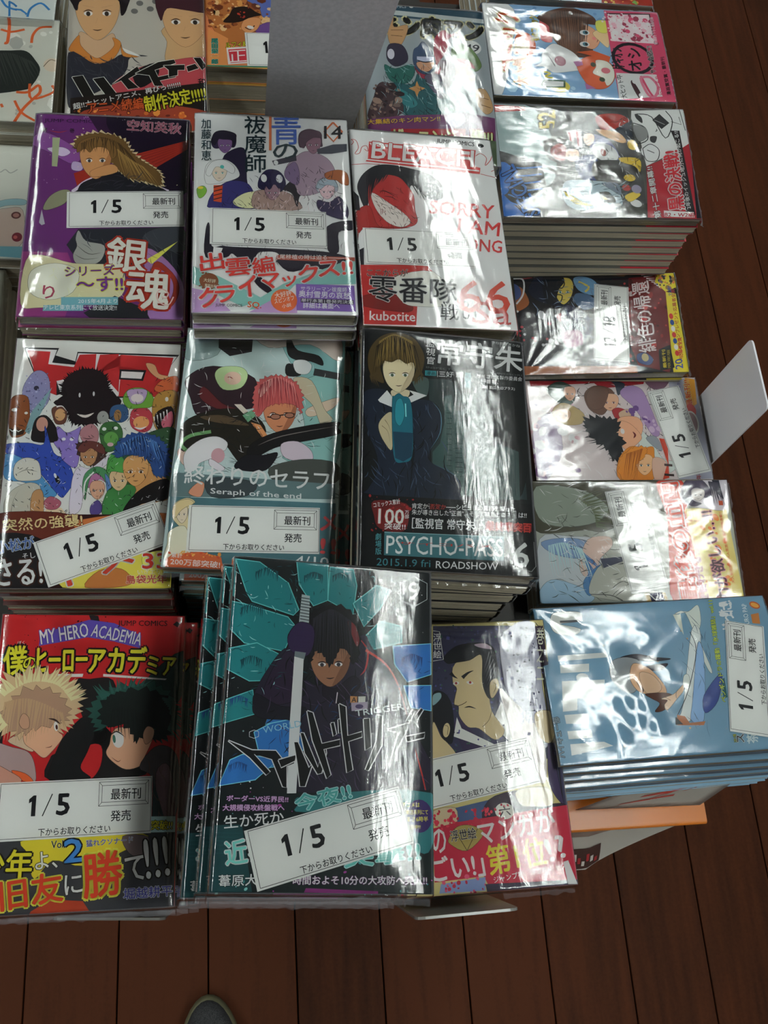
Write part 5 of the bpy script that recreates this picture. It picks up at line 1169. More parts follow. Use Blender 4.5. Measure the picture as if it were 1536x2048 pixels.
('s',379,0.91,[(5.22,145.1),(11,148.1),(17.1,146.2)],[(5.54,139.6),(10.7,143.1),(17.4,140)],12,49,0.5),
('l',380,0.5,[(8.44,140.9),(10.5,140.7)],2,0),
('l',380,0.5,[(12.3,140.8),(14.4,141.4)],2,0),
('l',380,0.4,[(10.4,137.6),(12.8,138)],2,0),
('s',379,0.88,[(6.89,116),(12.6,118.8),(18.6,116.8)],[(7.2,110.6),(12.3,114),(18.9,110.9)],12,53,0.49),
('l',380,0.49,[(10.1,111.8),(12.1,111.6)],2,0),
('l',380,0.49,[(13.9,111.7),(15.9,112.3)],2,0),
('l',380,0.39,[(12,108.6),(14.3,109)],2,0),
('s',381,0.94,[(96.7,122.6),(102.6,125.3),(108.5,123.5)],[(96.7,117.4),(102,120.7),(108.5,117.7)],12,57,0.52),
('l',380,0.52,[(99.7,118.5),(101.7,118.2)],2,0),
('l',380,0.52,[(103.4,118.3),(105.5,118.9)],2,0),
('l',380,0.41,[(101.3,115.4),(103.8,115.7)],2,0),
('s',381,0.86,[(2.84,94.5),(7.51,96.8),(12.4,95.2)],[(3.1,90.2),(7.26,92.9),(12.7,90.3)],12,61,0.48),
('l',380,0.48,[(5.44,91),(7.09,90.8)],2,0),
('l',380,0.48,[(8.53,90.8),(10.2,91.3)],2,0),
('l',380,0.38,[(7.03,88.5),(8.93,88.8)],2,0),
('s',381,0.84,[(4.89,60.6),(9.48,62.7),(14.3,61.1)],[(5.14,56.5),(9.22,59),(14.6,56.5)],12,65,0.47),
('l',380,0.47,[(7.44,57.2),(9.06,56.9)],2,0),
('l',380,0.47,[(10.5,57),(12.1,57.5)],2,0),
('l',380,0.37,[(8.99,54.8),(10.9,55)],2,0),
('p',382,[(42.8,107.1),(52.9,105.8),(72.6,133.7),(79,128),(89.5,114.4),(96.9,100.8),(104.2,83.3),(112.3,51.6),(41.1,48.5),(44.2,68.3),(39.8,83.3),(27,85.5),(17.2,86.8),(15,91.5),(16.5,101.3),(25.5,117.8),(32.1,124.3),(38.4,118.8),(35.2,98.6),(43.1,99.2)],1),
('p',383,[(32.1,124.3),(31.9,131.4),(37.6,139.1),(45.8,136.7),(47.1,127.5),(40.2,122.9),(37.2,98.8),(31.5,93.5),(19.7,94.7),(24.7,112.7)],1),
('p',384,[(15,92.4),(16.6,98.4),(29.6,92.4),(43.4,92.3),(39.6,86.2),(22.1,85.2),(16.2,87.7)],1),
('l',385,1.04,[(70.6,133.6),(76.9,125.8),(76.1,115.5),(73,111.2)],2,1),
('l',386,1.45,[(75.9,125.7),(87.4,118.4),(94.8,106.7),(100,90)],1,1),
('l',386,0.8,[(104.2,73.4),(108.3,59.1),(112.3,42.1)],2,1),
('p',387,[(52.9,105.8),(59,103.2),(69,110.9),(73.2,105.2),(62.2,95.5),(53.1,97.9)],1),
('l',388,0.5,[(60.6,101.3),(60,95.3)],0,0),
('f',389,0.49,[(16.5,101.3),(42,131.2),(79,128),(104.2,83.3),(111.3,52.5),(42,49.4)],90,-57,40,10.7,79),
('f',390,0.58,[(16.5,101.3),(42,131.2),(79,128),(104.2,83.3),(111.3,52.5),(42,49.4)],90,-107,40,8.7,80),
('f',391,0.41,[(-3.77,170.7),(93.3,173.9),(95.7,133.5),(0.93,86.7)],110,-37,80,4.5,81),
('f',392,0.31,[(-3.77,170.7),(93.3,173.9),(95.7,133.5),(0.93,86.7)],60,-37,60,4.1,82),
('f',393,0.37,[(0.51,63.2),(53.2,94.9),(112.7,124.4),(112.6,107.9),(36.7,62.2)],60,23,50,5.6,83),
('p',394,[(45,123.5),(49.7,129.8),(61.8,130.8),(66.9,125.2),(66.7,116.5),(63.1,108.9),(56.5,104),(49.6,108),(45.7,115)],1),
('p',395,[(57.5,104.8),(63.1,108.9),(66.7,116.5),(66.4,124.5),(62.7,114.9)],2),
('e',8,51.5,116.1,2.19,1.11,4.2),
('e',396,51.5,115.9,1.09,1.11,4.2),
('l',397,0.76,[(53.9,117.2),(51.5,117.6),(48.9,116.7)],2,1),
('l',397,0.76,[(54.3,119),(48.6,119.7)],2,0),
('e',8,60.7,116.7,2.21,1.11,4.4),
('e',396,60.7,116.6,1.1,1.12,4.2),
('l',397,0.77,[(58.3,117.5),(60.7,118.3),(63.3,117.7)],2,1),
('l',397,0.77,[(57.8,119.3),(63.5,120.8)],2,0),
('l',397,0.54,[(56.2,114.2),(55.4,111.8)],2,0),
('l',397,0.65,[(53.9,108.8),(56.3,108.6),(58.7,109.3)],2,1),
('k',398,[(43.6,119.2),(42.3,135.3),(44,143.8),(51.6,148.6),(61.9,149.5),(69.3,143.3),(71.8,131.6),(70.8,120.2),(67.8,117.9),(65.6,123.9),(61.5,126.1),(58.5,120.3),(55.6,116),(52.4,121.8),(47.8,123.5),(46.4,118.3)],30,1.42,92),
('s',399,0.83,[(45.6,141.8),(55.7,147.9),(67.3,141.6)],[(44.4,120.2),(56.6,118.1),(69.8,121.1)],26,95,0.62),
('p',400,[(65.2,141.4),(69.4,139.7),(72.2,131.6),(70.7,127.4),(67.4,134.3)],1),
('p',401,[(38.5,155.3),(43.1,154.7),(43.2,137.5),(37.6,138.1)],0),
('l',402,0.52,[(37.7,153.4),(43,152.9)],0,0),
('l',402,0.52,[(37.7,151.7),(43.1,151.1)],0,0),
('l',402,0.52,[(37.8,149.9),(43.1,149.3)],0,0),
('l',402,0.52,[(37.9,148.1),(43.2,147.6)],0,0),
('l',402,0.51,[(37.9,146.4),(43.2,145.8)],0,0),
('l',402,0.51,[(38,144.6),(43.3,144)],0,0),
('l',402,0.51,[(38.1,142.8),(43.4,142.3)],0,0),
('l',402,0.51,[(38.1,141.1),(43.4,140.5)],0,0),
('l',402,0.51,[(38.2,139.3),(43.5,138.8)],0,0),
('l',402,0.51,[(38.3,137.6),(43.6,137)],0,0),
('p',403,[(31.9,130.4),(37.6,139.1),(45.8,136.7),(46.2,126.5),(42.4,120.1),(34.2,122.5)],1),
('l',404,0.51,[(33.2,134.6),(44.9,134.5)],2,0),
('l',404,0.51,[(33.8,131.4),(45,131.3)],2,0),
('l',404,0.5,[(34.3,128.2),(45.1,128)],2,0),
('l',404,0.5,[(34.8,125),(45.2,124.8)],2,0),
('p',405,[(36.2,122.6),(42.3,122.1),(41.4,118),(36,119.1)],0),
('p',8,[(36,119.6),(41.2,118.5),(41,89.2),(40.4,37.4),(35.8,37.2),(35.3,84)],0),
('p',406,[(67.7,99.6),(71.7,99.6),(71.6,96.1),(67.8,96)],0),
('t','A',407,(68.5,96.4),(2.63,0.07),(0.05,2.58),0.04,None,0.06),
('p',408,[(68.3,95.9),(77.6,97),(77.5,92.7),(68.7,91.5)],0),
('e',409,72.9,94.2,2.23,1.19,3.6),
('p',410,[(72.2,99.6),(76.3,99.9),(76.2,96.8),(72.3,96.3)],0),
('t','TRIGGER',411,(71,88.7),(27,5.16),(-0.52,3.29),0.02,None,0.06),
('t','WORLD',412,(21.6,77.5),(20.2,4.55),(-0.73,3.35),0.01,None,0.06),
('l',8,0.29,[(14.3,78),(16.7,79.1),(19.1,78.3),(19.2,75.9),(16.9,74.8),(14.4,75.6),(14.3,78)],0,0),
('l',8,1.04,[(3.66,73.1),(16.3,68.7),(28.7,68.9),(34.8,62.1),(39,66.1),(38.6,62.8),(34.8,61.2),(35.3,50.5),(33.4,50.9),(27,64.5),(17.3,66.8),(26.3,58),(24.5,56.5),(15.5,64.9),(3.66,73.1)],0,0),
('p',413,[(3.66,73.1),(16.3,68.7),(28.7,68.9),(34.8,62.1),(39,66.1),(38.6,62.8),(34.8,61.2),(35.3,50.5),(33.4,50.9),(27,64.5),(17.3,66.8),(26.3,58),(24.5,56.5),(15.5,64.9)],0),
('l',8,1.05,[(30.4,64.2),(39.4,67.1),(39,64.2),(32,60.6),(30.4,64.2)],0,0),
('p',413,[(30.4,64.2),(39.4,67.1),(39,64.2),(32,60.6)],0),
('l',8,1.06,[(38.2,73.7),(40.1,73.8),(46.5,60.8),(48.3,62.8),(44.9,51.4),(42.4,51.3),(40.6,62.4),(38.2,73.7)],0,0),
('p',413,[(38.2,73.7),(40.1,73.8),(46.5,60.8),(48.3,62.8),(44.9,51.4),(42.4,51.3),(40.6,62.4)],0),
('l',8,1.07,[(41.4,78.6),(42.9,78.7),(51.3,61.1),(54.9,72.7),(55.5,68.9),(53.4,58.4),(51.4,57.8),(44.2,68.3),(41.4,78.6)],0,0),
('p',413,[(41.4,78.6),(42.9,78.7),(51.3,61.1),(54.9,72.7),(55.5,68.9),(53.4,58.4),(51.4,57.8),(44.2,68.3)],0),
('l',8,1.08,[(44.4,90.4),(47.4,89.6),(52.9,73.5),(62.7,76),(62.8,73.1),(54,70.7),(58.3,57.6),(56.4,55.7),(47.9,75.2),(44.4,90.4)],0,0),
('p',413,[(44.4,90.4),(47.4,89.6),(52.9,73.5),(62.7,76),(62.8,73.1),(54,70.7),(58.3,57.6),(56.4,55.7),(47.9,75.2)],0),
('l',8,1.08,[(57.5,84.4),(59,85),(60.6,78.8),(59.2,77.7),(57.5,84.4)],0,0),
('p',413,[(57.5,84.4),(59,85),(60.6,78.8),(59.2,77.7)],0),
('l',8,1.08,[(61.5,86.6),(62.9,87.2),(63.6,79.9),(62.1,79.3),(61.5,86.6)],0,0),
('p',413,[(61.5,86.6),(62.9,87.2),(63.6,79.9),(62.1,79.3)],0),
('l',8,1.1,[(61.7,95),(65.3,93.7),(66.7,78.2),(74.6,80.6),(74.7,78.1),(67.2,75.3),(70,60.6),(67.1,59),(63.6,80.9),(61.7,95)],0,0),
('p',413,[(61.7,95),(65.3,93.7),(66.7,78.2),(74.6,80.6),(74.7,78.1),(67.2,75.3),(70,60.6),(67.1,59),(63.6,80.9)],0),
('l',8,1.1,[(75.5,87.5),(78.5,88.1),(79.8,73.1),(76.8,71),(75.5,87.5)],0,0),
('p',413,[(75.5,87.5),(78.5,88.1),(79.8,73.1),(76.8,71)],0),
('l',8,1.11,[(82.6,89.9),(85.7,89.6),(85.8,74.4),(78.5,60.5),(77,60.9),(82.8,76.2),(82.6,89.9)],0,0),
('p',413,[(82.6,89.9),(85.7,89.6),(85.8,74.4),(78.5,60.5),(77,60.9),(82.8,76.2)],0),
('l',8,1.1,[(88.8,82.4),(99,85.9),(100.1,84),(94,71.9),(90,63),(94.9,80.8),(88.8,82.4)],0,0),
('p',413,[(88.8,82.4),(99,85.9),(100.1,84),(94,71.9),(90,63),(94.9,80.8)],0),
('l',8,1.11,[(99,86.9),(103.1,94.1),(104.2,93.2),(100.6,86.5),(99,86.9)],0,0),
('p',413,[(99,86.9),(103.1,94.1),(104.2,93.2),(100.6,86.5)],0),
('l',8,1.12,[(104.2,90.2),(107.8,94.9),(108.9,94.2),(105.2,88.3),(104.2,90.2)],0,0),
('p',413,[(104.2,90.2),(107.8,94.9),(108.9,94.2),(105.2,88.3)],0),
('l',8,1.11,[(99,79),(109.9,81.6),(109.3,79.1),(100.1,76.6),(99,79)],0,0),
('p',413,[(99,79),(109.9,81.6),(109.3,79.1),(100.1,76.6)],0),
('p',414,[(-3.01,45.6),(114.4,51.7),(114,-0.07),(0.02,-0.5)],0),
('p',415,[(41.4,42),(46.9,46.9),(113.3,50.2),(113.2,22.6),(104.2,22.3),(97.2,44.4),(45.3,38.5)],1),
('p',416,[(-2.07,31.2),(13.6,31.8),(20.8,0.42),(-0,-0.07)],0),
('x',[417,418,419],30,-2.03,-0.05,113.3,49.8,0.27,1.09,150,0),
('l',415,0.72,[(-0.92,27.7),(13.8,27.6)],2,0),
('l',415,0.72,[(-0.79,25.8),(14.7,25.6)],2,0),
('l',415,0.72,[(-0.67,23.9),(15.5,23.7)],2,0),
('l',415,0.72,[(-0.54,21.9),(16.4,21.8)],2,0),
('l',415,0.71,[(-0.42,20),(17.2,19.9)],2,0),
('l',415,0.71,[(-0.29,18.1),(18,18)],2,0),
('t','ボーダーVS近界民!!',420,(5.02,43),(31.5,0.16),(-0.06,2.9),0.03,421,0.07),
('t','大規模侵攻終盤戦へ',420,(3.47,38.2),(31.3,0.82),(-0.14,3.06),0.03,421,0.07),
('t','生か死か',8,(4.91,29.7),(30.1,3.38),(-0.85,6.03),0.02,None,0.06),
('t','近界',422,(7.36,12.2),(21.9,3.28),(-2.16,11.2),0.04,8,0.07),
('t','葦原大介',8,(4.33,2.6),(25.5,1.07),(-0.44,5.33),0.03,423,0.07),
('t','今夜!!',424,(41.5,38.4),(28.8,7.66),(-2.27,7.95),0.05,425,0.08),
('t','突撃!!',426,(67.2,12.2),(40,3.86),(-1,9.82),0.05,425,0.08),
('t','時間およそ10分の大攻防へ突入!!',8,(41,3.95),(69.6,0.56),(-0.09,4.2),0.03,427,0.06),
('e',428,106.7,38.2,7.08,8.39,2.2),
('t','アニメは',429,(97.2,42.5),(9.55,0.2),(0.04,2.26),0.02,None,0.06),
('t','毎朝日系列にて',429,(97.2,38.7),(14.1,0.36),(0.03,2.43),0.02,None,0.06),
('t','あさ6時半',429,(99.7,35.1),(11.6,0.43),(-0.01,2.6),0.03,None,0.06),
('t','放送中!!',429,(99.2,31.4),(8,0.29),(-0.01,2.23),0.02,None,0.06),
('p',430,[(47.6,2.36),(84.7,1.22),(84.7,-0.29),(46.7,0.33)],0),
('t','9',8,(100.4,156.7),(6.8,0.62),(-0.02,10.6),0.03,None,0.06),
('l',431,0.33,[(103.6,171.1),(111.6,167.5),(111.5,157.7),(103.6,152.7),(95.6,156.3),(95.5,166),(103.6,171.1)],0,0),
],
'iso': [
('p',432,[(-0.1,-0.1),(113.1,-0.1),(113.1,176.1),(-0.1,176.1)],0),
('p',433,[(32.5,174.7),(106.6,172.3),(106.6,111.7),(110.3,49.5),(124.5,47.6),(129.2,78.3),(23.3,84.6)],0),
('x',[434,435,436,437],420,23.3,79.5,123,174.7,0.8,1.71,5,1),
('p',438,[(83.8,168.6),(106.7,173.5),(106.4,127.1),(107,90.2),(85.8,91.4),(78.8,146.2)],1),
('p',439,[(106.5,171.7),(112.4,171.5),(112.5,104.9),(108,105.1)],0),
('l',440,0.59,[(106.9,174.6),(109.1,171.6),(112.4,172.1),(110.3,49.5)],0,0),
('p',441,[(39.5,105.7),(44.4,110.7),(62.3,90.7),(45.5,88.5)],0),
('p',126,[(43.3,110.8),(45.9,103.2),(72.1,89),(79.1,91.8),(67.2,105.2),(75.7,119.8),(82.6,102.2),(80,81.3),(61,89.7),(39.9,98.2)],0),
('p',442,[(75.6,128.6),(84.7,119.4),(96.7,105.8),(102.8,84.1),(97.8,63.6),(81.3,91.7),(78.7,106.7)],1),
('p',443,[(106.5,94.5),(109.7,60.8),(110.3,49.5),(102.4,64.3)],1),
('p',444,[(45.9,147.7),(66.9,152.3),(67.7,129),(68.2,113.7),(75.7,100.5),(68.3,94.5),(58,102.5),(50.4,104),(45.1,111.7),(45.2,118.2),(42,120.5),(45.2,130.1),(42.9,134.6)],1),
('p',445,[(38.4,152.4),(48.2,159.9),(63.3,161.5),(73.4,158.8),(75.7,148.5),(75.6,138.5),(70.6,124.5),(66.5,123),(63.7,133.6),(65.2,152.4),(56.3,149.4),(45.9,148.2),(40.2,147.9)],1),
('s',446,0.46,[(70.7,155.5),(74.2,146.4),(74.4,137.5)],[(66,144.5),(67.1,133.4),(67.3,125.7)],7,19,0.46),
('p',447,[(60.9,160.4),(69,160.7),(73.1,156.5),(64.1,158.1)],1),
('l',445,2.89,[(41.9,141.2),(43.9,138.9),(46.5,137.1)],1,1),
('l',445,2.67,[(49.9,137.5),(54.2,140.6),(58.4,142.1)],1,1),
('e',8,45.1,133.9,2.24,1.09,7.4),
('e',448,45.1,133.9,0.89,0.87,-2.6),
('e',8,54.9,133.8,2.48,1.1,-12.8),
('e',448,55.1,134,0.9,0.88,-3.2),
('l',449,0.44,[(45.2,130.1),(42.3,120.5),(44.1,118.4),(48.7,119.6),(51.3,121.1)],0,1),
('l',450,0.98,[(49,116.9),(52.9,117.5),(57.5,115.8)],2,1),
('l',449,0.33,[(68.2,113.7),(65.3,107.5),(60.4,103.5)],0,1),
('p',444,[(69.3,133.3),(74.2,135.8),(75.2,129.7),(70.4,122.8),(68.3,124.6)],1),
('l',449,0.33,[(71.6,133.2),(73.4,130.9),(70.7,125.5)],0,1),
('p',445,[(28.3,127.7),(35,128.4),(39.9,121.7),(40.9,108.8),(38.4,94.1),(33.1,96.5),(30.4,103),(26.6,109.5)],1),
('p',451,[(28.2,126.6),(33.3,128),(33.5,124.2),(27.5,119.6)],1),
('p',444,[(26.5,108.5),(31.1,98.7),(35.1,94.3),(39.9,87.8),(38.6,85.3),(24.3,84)],1),
('e',444,35.3,102.7,2.41,4.84,-13.3),
('l',449,0.32,[(34.5,105.9),(36.6,104.8),(35.6,99.5)],0,1),
('p',452,[(98.3,110),(108.9,111.6),(111.9,100.6),(107,90.2),(99.8,94.9)],1),
('v','磯部磯兵衛',453,(87.4,104.1),(11.2,-0.61),(8.34,66.3),0.02,None,0),
('v','物語',453,(84.3,143.7),(8.03,-0.37),(2.04,16.8),0.02,None,0),
('v','巻之二',454,(102.4,131.7),(5.75,-0.27),(5.22,39.4),0.01,None,0),
('v','浮世絵',8,(30.4,151.7),(6.19,-0.27),(1.62,17.9),0.02,None,0),
('l',126,0.45,[(32.2,171.3),(36.7,170.5),(37.7,150.8),(30.3,150)],0,0),
('p',455,[(36.4,52.4),(59.4,55.9),(57.6,40),(36.4,41.5)],0),
('p',456,[(59.4,55.9),(81.9,60.5),(85,50.2),(109.3,50.6),(108.5,44.6),(57.6,40)],1),
('p',457,[(78.5,59.7),(88.7,62.1),(101.8,60.3),(102.6,50),(87.2,50),(80.8,51.5)],1),
('p',458,[(21.3,51.4),(36.4,52.4),(35.3,41.5),(21.6,42.5)],1),
('p',459,[(20.4,40.6),(36.6,43.4),(113.6,49.3),(112.9,-0.07),(53.5,3.5),(51,9.4),(18.5,8.06)],0),
('x',[459,460],46,21.6,39.8,61.9,51.3,1.03,2.06,44,0),
('p',461,[(22.5,6.81),(52,8.84),(51.1,0.85),(20.9,1.3)],0),
('x',[459,462],30,22.1,-0.09,52.1,11.5,0.79,1.79,46,0),
('p',463,[(51.5,4.6),(113.3,2.79),(113.7,-2.05),(52.1,-0.17)],0),
('e',45,69.4,48.2,6.49,5.19,-3.8),
('x',[459],12,62.4,42.8,76.4,52.6,0.83,1.25,49,0),
('t','六',464,(65.8,44.9),(7.67,0.49),(-0.22,5.96),0.04,None,0.06),
('p',465,[(30.3,34),(36.3,40.5),(45.9,40.8),(53.9,35.3),(41.6,25.5),(31,30.1)],1),
('l',449,0.4,[(41.6,25.5),(34.1,39.7)],0,0),
('l',449,0.4,[(41.6,25.5),(50,38.6)],0,0),
('t','の',8,(19,25.6),(8.91,-0.16),(0.39,14.5),0.04,None,0.06),
('t','浮世絵',464,(31.7,31.5),(17.1,1.24),(-0.48,6.79),0.02,466,0.05),
('t','マンガが',8,(51,28.7),(52.6,5.19),(-1.32,14.1),0.05,None,0.06),
('t','ごい!」',8,(17.4,7.67),(34.8,2.12),(-1.13,15.1),0.05,None,0.06),
('t','第1位',467,(55.3,9.55),(39.5,3.81),(-1.72,17.7),0.05,None,0.06),
('t','!?',8,(96.6,14.7),(12.9,2.97),(-3.31,13.7),0.06,None,0.06),
('t','ジャンプ初、浮世絵ギャグ',8,(57.4,4.63),(49.5,5.42),(-0.45,3.95),0.01,None,0.06),
('p',8,[(105.2,14.1),(108.6,14.8),(112.9,-0.07),(106.5,0.42)],0),
],
'yok': [
('p',468,[(-0.1,-0.1),(113.1,-0.1),(113.1,176.1),(-0.1,176.1)],0),
('x',[469,470],50,-5.52,46.8,118.9,183.7,1.93,7.73,4,0),
('p',8,[(111.9,175.9),(107.1,145.4),(56.5,152.8),(3.46,166.7),(2.71,178)],1),
('t','コミック',471,(32.8,142.5),(72.4,-1.82),(-4.98,24.6),0.05,472,0.1),
('t','大人気',473,(13.1,140.8),(34.2,-2.43),(-2,14.6),0.05,472,0.1),
('e',471,63.5,138.9,10.2,14.9,-86.6),
('e',474,60.2,142.6,7.24,10.8,-86.6),
('t','初のコミック化',475,(68.5,124.5),(37.8,-2.14),(-1.35,8.28),0.03,476,0.08),
('p',477,[(93.6,121.4),(96.4,110.4),(81.8,108.9),(79.1,120.7)],1),
('p',477,[(79,122.3),(79.5,112.5),(67.2,112.4),(68.7,122)],1),
('p',478,[(97.7,123.3),(109.3,105.4),(112.5,85.3),(103,67),(92.7,65.2),(92.1,75),(79.8,73.5),(55.2,73.8),(49.6,84.2),(53.9,96.4),(73.5,110),(87.8,113.1)],1),
('p',479,[(91.9,78.3),(86.3,67.7),(72.1,64.2),(61.5,71.3),(63,79.1),(70.8,86.1),(83.5,81.1)],1),
('p',480,[(90,111.2),(99.2,96.9),(96.1,77.7),(77.4,78.7),(52.2,90.2),(59.6,102.1),(73.4,111.6)],1),
('s',481,1.52,[(102.7,109.5),(110.2,88.9),(102.8,70.3)],[(63.3,108),(54.1,93.2),(52.8,80.5)],20,20,1.52),
('e',8,81.5,78.1,4.9,3.35,-86.6),
('e',482,81.6,77.3,2.77,2.51,-86.7),
('e',483,81.7,76.5,1.3,1.69,-86.5),
('e',8,66.6,80.2,4.87,3.32,-86.5),
('e',482,66.7,79.4,2.76,2.49,-86.5),
('e',483,66.7,78.6,1.29,1.66,-86.5),
('l',484,0.93,[(77.1,66.7),(73,66.1),(69.4,67.9)],2,1),
('e',485,74.6,69.7,1.95,2.09,-86.8),
('p',486,[(82,70),(87,54.7),(64.4,56.5),(70.1,63.6)],1),
('p',487,[(96.9,64.6),(97.5,53.2),(82.9,55.4),(84.4,64.8)],1),
('p',8,[(52.2,124),(65.1,112.7),(61.7,101.8),(52.2,90.2),(36.4,86),(31.6,99.4),(29.6,115.6),(36,124.4),(36.5,132.4),(42,125.3)],1),
('l',488,1.1,[(49.5,117.9),(40.6,114.2),(36.7,113.1)],2,1),
('e',489,44.1,107.3,5.5,6.13,-86.5),
('p',490,[(40,91.9),(50.8,80.8),(51.6,67.9),(44.2,57.9),(34.5,54.6),(22.4,58),(13,67.3),(12.2,79.9),(20.5,86.6)],1),
('p',490,[(56.3,89.7),(59.3,73.2),(52.3,56.7),(44.1,59.5),(51.4,71.2)],0),
('p',491,[(47.3,71.7),(46,60.8),(36.4,55.9),(24.4,57.7),(16.1,65.2),(25.6,68.5),(31,77.2),(39.2,72.9)],1),
('e',492,34.8,64,4.47,3.64,-86.4),
('e',493,41.5,75.4,2.58,2.85,-86.2),
('e',493,23.6,69.2,2.87,2.8,-86.2),
('p',494,[(43.9,94.5),(46.4,86.2),(40.5,85.4),(38,92.1)],0),
('p',494,[(18.6,86.9),(12.4,76.8),(10.8,86.4)],0),
('e',495,13,111.4,9.6,7.17,-86.2),
('e',468,16.8,114,6.41,5.2,-86.2),
('p',496,[(13.7,130.7),(20.7,126.3),(20.5,105.3),(11.8,106.5),(10.6,124.4),(7.03,124.8)],0),
('p',8,[(14.7,128.3),(18.8,125.6),(18.8,107.4),(13.2,108.2),(12.5,125.4),(10.1,126)],0),
('l',495,2.18,[(29.9,125.2),(28.4,119),(24,124.3),(22.6,116.5)],0,1),
('p',497,[(111.7,54.6),(112.6,-0.43),(-0.39,-0.12),(0.2,56)],0),
('p',498,[(107,51.8),(109.4,8.61),(71.7,9.29),(72.4,52.1)],0),
('p',499,[(108.5,52.2),(110.5,7.63),(70.9,8.63),(70.9,9.74),(109.2,8.81),(106.8,51.5)],0),
('x',[497,500,501,8],160,71.7,6.53,107.5,53.8,0.56,3.77,46,0),
('x',[502],12,72.4,48,110.4,59.3,1.51,1.7,47,1),
('l',503,2.25,[(111,-0.47),(111.1,-3.05)],0,0),
('l',503,2.25,[(104.3,-0.3),(104.4,-2.89)],0,0),
('l',503,2.24,[(97.7,-0.3),(97.8,-2.88)],0,0),
('l',503,2.23,[(91.1,-0.3),(91.2,-2.87)],0,0),
('l',503,2.22,[(84.5,-0.14),(84.6,-2.7)],0,0),
('l',503,2.21,[(78,-0.14),(78.1,-2.69)],0,0),
('l',503,2.2,[(71.5,-0.14),(71.6,-2.69)],0,0),
('l',503,2.19,[(65,0.02),(65.2,-2.52)],0,0),
('l',503,2.18,[(58.6,0.02),(58.7,-2.51)],0,0),
('l',503,2.17,[(52.2,0.02),(52.4,-2.51)],0,0),
('l',503,2.17,[(45.8,0.02),(46,-2.5)],0,0),
('l',503,2.16,[(39.5,0.18),(39.7,-2.34)],0,0),
('l',503,2.16,[(33.2,0.18),(33.4,-2.33)],0,0),
('l',503,2.14,[(27,0.18),(27.1,-2.32)],0,0),
('l',503,2.14,[(20.7,0.33),(20.9,-2.16)],0,0),
('l',503,2.12,[(14.5,0.33),(14.7,-2.16)],0,0),
('l',503,2.12,[(8.38,0.33),(8.54,-2.15)],0,0),
('l',503,2.1,[(2.24,0.48),(2.41,-1.99)],0,0),
('e',504,51.6,34.6,21,19.9,-86.5),
('e',497,51.6,34.6,17.8,16.3,-86.5),
('t','ゲキオン',504,(39.1,44.5),(26.1,-0.87),(-3.24,12.9),0.07,None,0.06),
('t','オシ',504,(38.2,27.4),(28.1,-1.38),(-3.06,12.9),0.07,None,0.06),
('p',505,[(32.5,54.2),(32.7,14.2),(6.02,12.6),(0.2,56)],0),
('t','大ヒット中',506,(2.68,47.8),(28.2,1.09),(-2.13,6.05),0.03,None,0.06),
('l',497,2.34,[(30.1,30.2),(12.9,25.3),(5.39,21.9)],0,1),
('l',507,2.69,[(28.1,30.6),(28.7,21.1),(17.4,15.2),(5.49,20.3),(7.02,26.2),(20.3,30.3),(28.1,30.6)],0,1),
('p',508,[(23.6,39.1),(8.44,33.7),(2.5,36.2),(19.6,41.3)],1),
('e',505,22.8,37.7,2.2,2.8,-86.4),
('e',505,6.12,33.8,2.19,2.76,-86.1),
('t','サイン色紙に!!',509,(35.1,13.8),(34,-0.95),(-1.78,6.43),0.03,8,0.07),
('t','もらえる!!',497,(1.38,10.3),(30,0.31),(-2.11,6.34),0.03,None,0.06),
('t','漫画賞受賞・最新刊',509,(8.53,3.68),(47.1,-1.12),(-1.19,4.13),0.04,None,0.06),
('t','限定描き下ろし漫画収録',251,(71.5,6.16),(35,-1.07),(-0.99,3.59),0.02,None,0.06),
],
'pok': [
('p',510,[(-0.1,-0.1),(113.9,-0.1),(113.9,179),(-0.1,179)],0),
('p',511,[(113.3,178.2),(109.6,139.8),(72,126.5),(33.2,133.3),(26.2,179.3),(70.5,176.5)],1),
('p',512,[(65.9,176.8),(53.5,139.4),(21.8,137.1),(4.85,149.2),(2.8,175.5)],0),
('p',513,[(26.2,180.6),(4.5,162.3),(2.27,144.3),(0.66,179.5)],0),
('p',513,[(52.4,177.7),(49.7,168.3),(26.5,171.3),(23.4,179.4)],1),
('p',514,[(112.9,178.2),(111.8,148.2),(107.7,148.5),(105.1,178.7)],0),
('l',515,1.42,[(51.1,170.9),(48.5,158.9),(50.5,139.7)],0,1),
('l',515,1.42,[(43.7,171.4),(40.8,159.5),(43.1,140.4)],0,1),
('l',515,1.4,[(36.4,171.9),(33.3,160.1),(35.9,141.1)],0,1),
('l',515,1.38,[(29.3,172.4),(25.9,160.7),(28.7,141.7)],0,1),
('l',515,1.37,[(22.2,172.9),(18.6,161.2),(21.6,142.4)],0,1),
('l',515,1.35,[(15.2,173.3),(11.4,161.8),(14.6,143.1)],0,1),
('t','SPECIAL',516,(4.95,145.3),(47.8,20.1),(-7.31,13.3),0.04,517,0.08),
('t','52',518,(91.6,121.6),(16.9,0.34),(-2.95,15.7),0.08,519,0.12),
('p',520,[(110.2,119.6),(112.4,53.1),(74.3,51),(35.6,48.1),(1.37,49.6),(2.77,73.6),(34,106.3),(71.9,129.3)],0),
('p',521,[(101.6,84.9),(106.7,77),(106.5,59.8),(97.8,51.2),(91.3,56.6),(90.8,70.8),(89,79.6)],1),
('p',522,[(90.9,68),(101.1,50.7),(83.5,52.2),(80.2,58.4)],0),
('p',523,[(90.4,85),(87.8,65.6),(78.7,58.6),(76.9,64.5),(84.2,80.2)],1),
('p',524,[(83.8,94.4),(84.2,83.1),(76.7,72.9),(60.1,65.8),(56.9,73.2),(62.5,86.1),(73,94.4)],1),
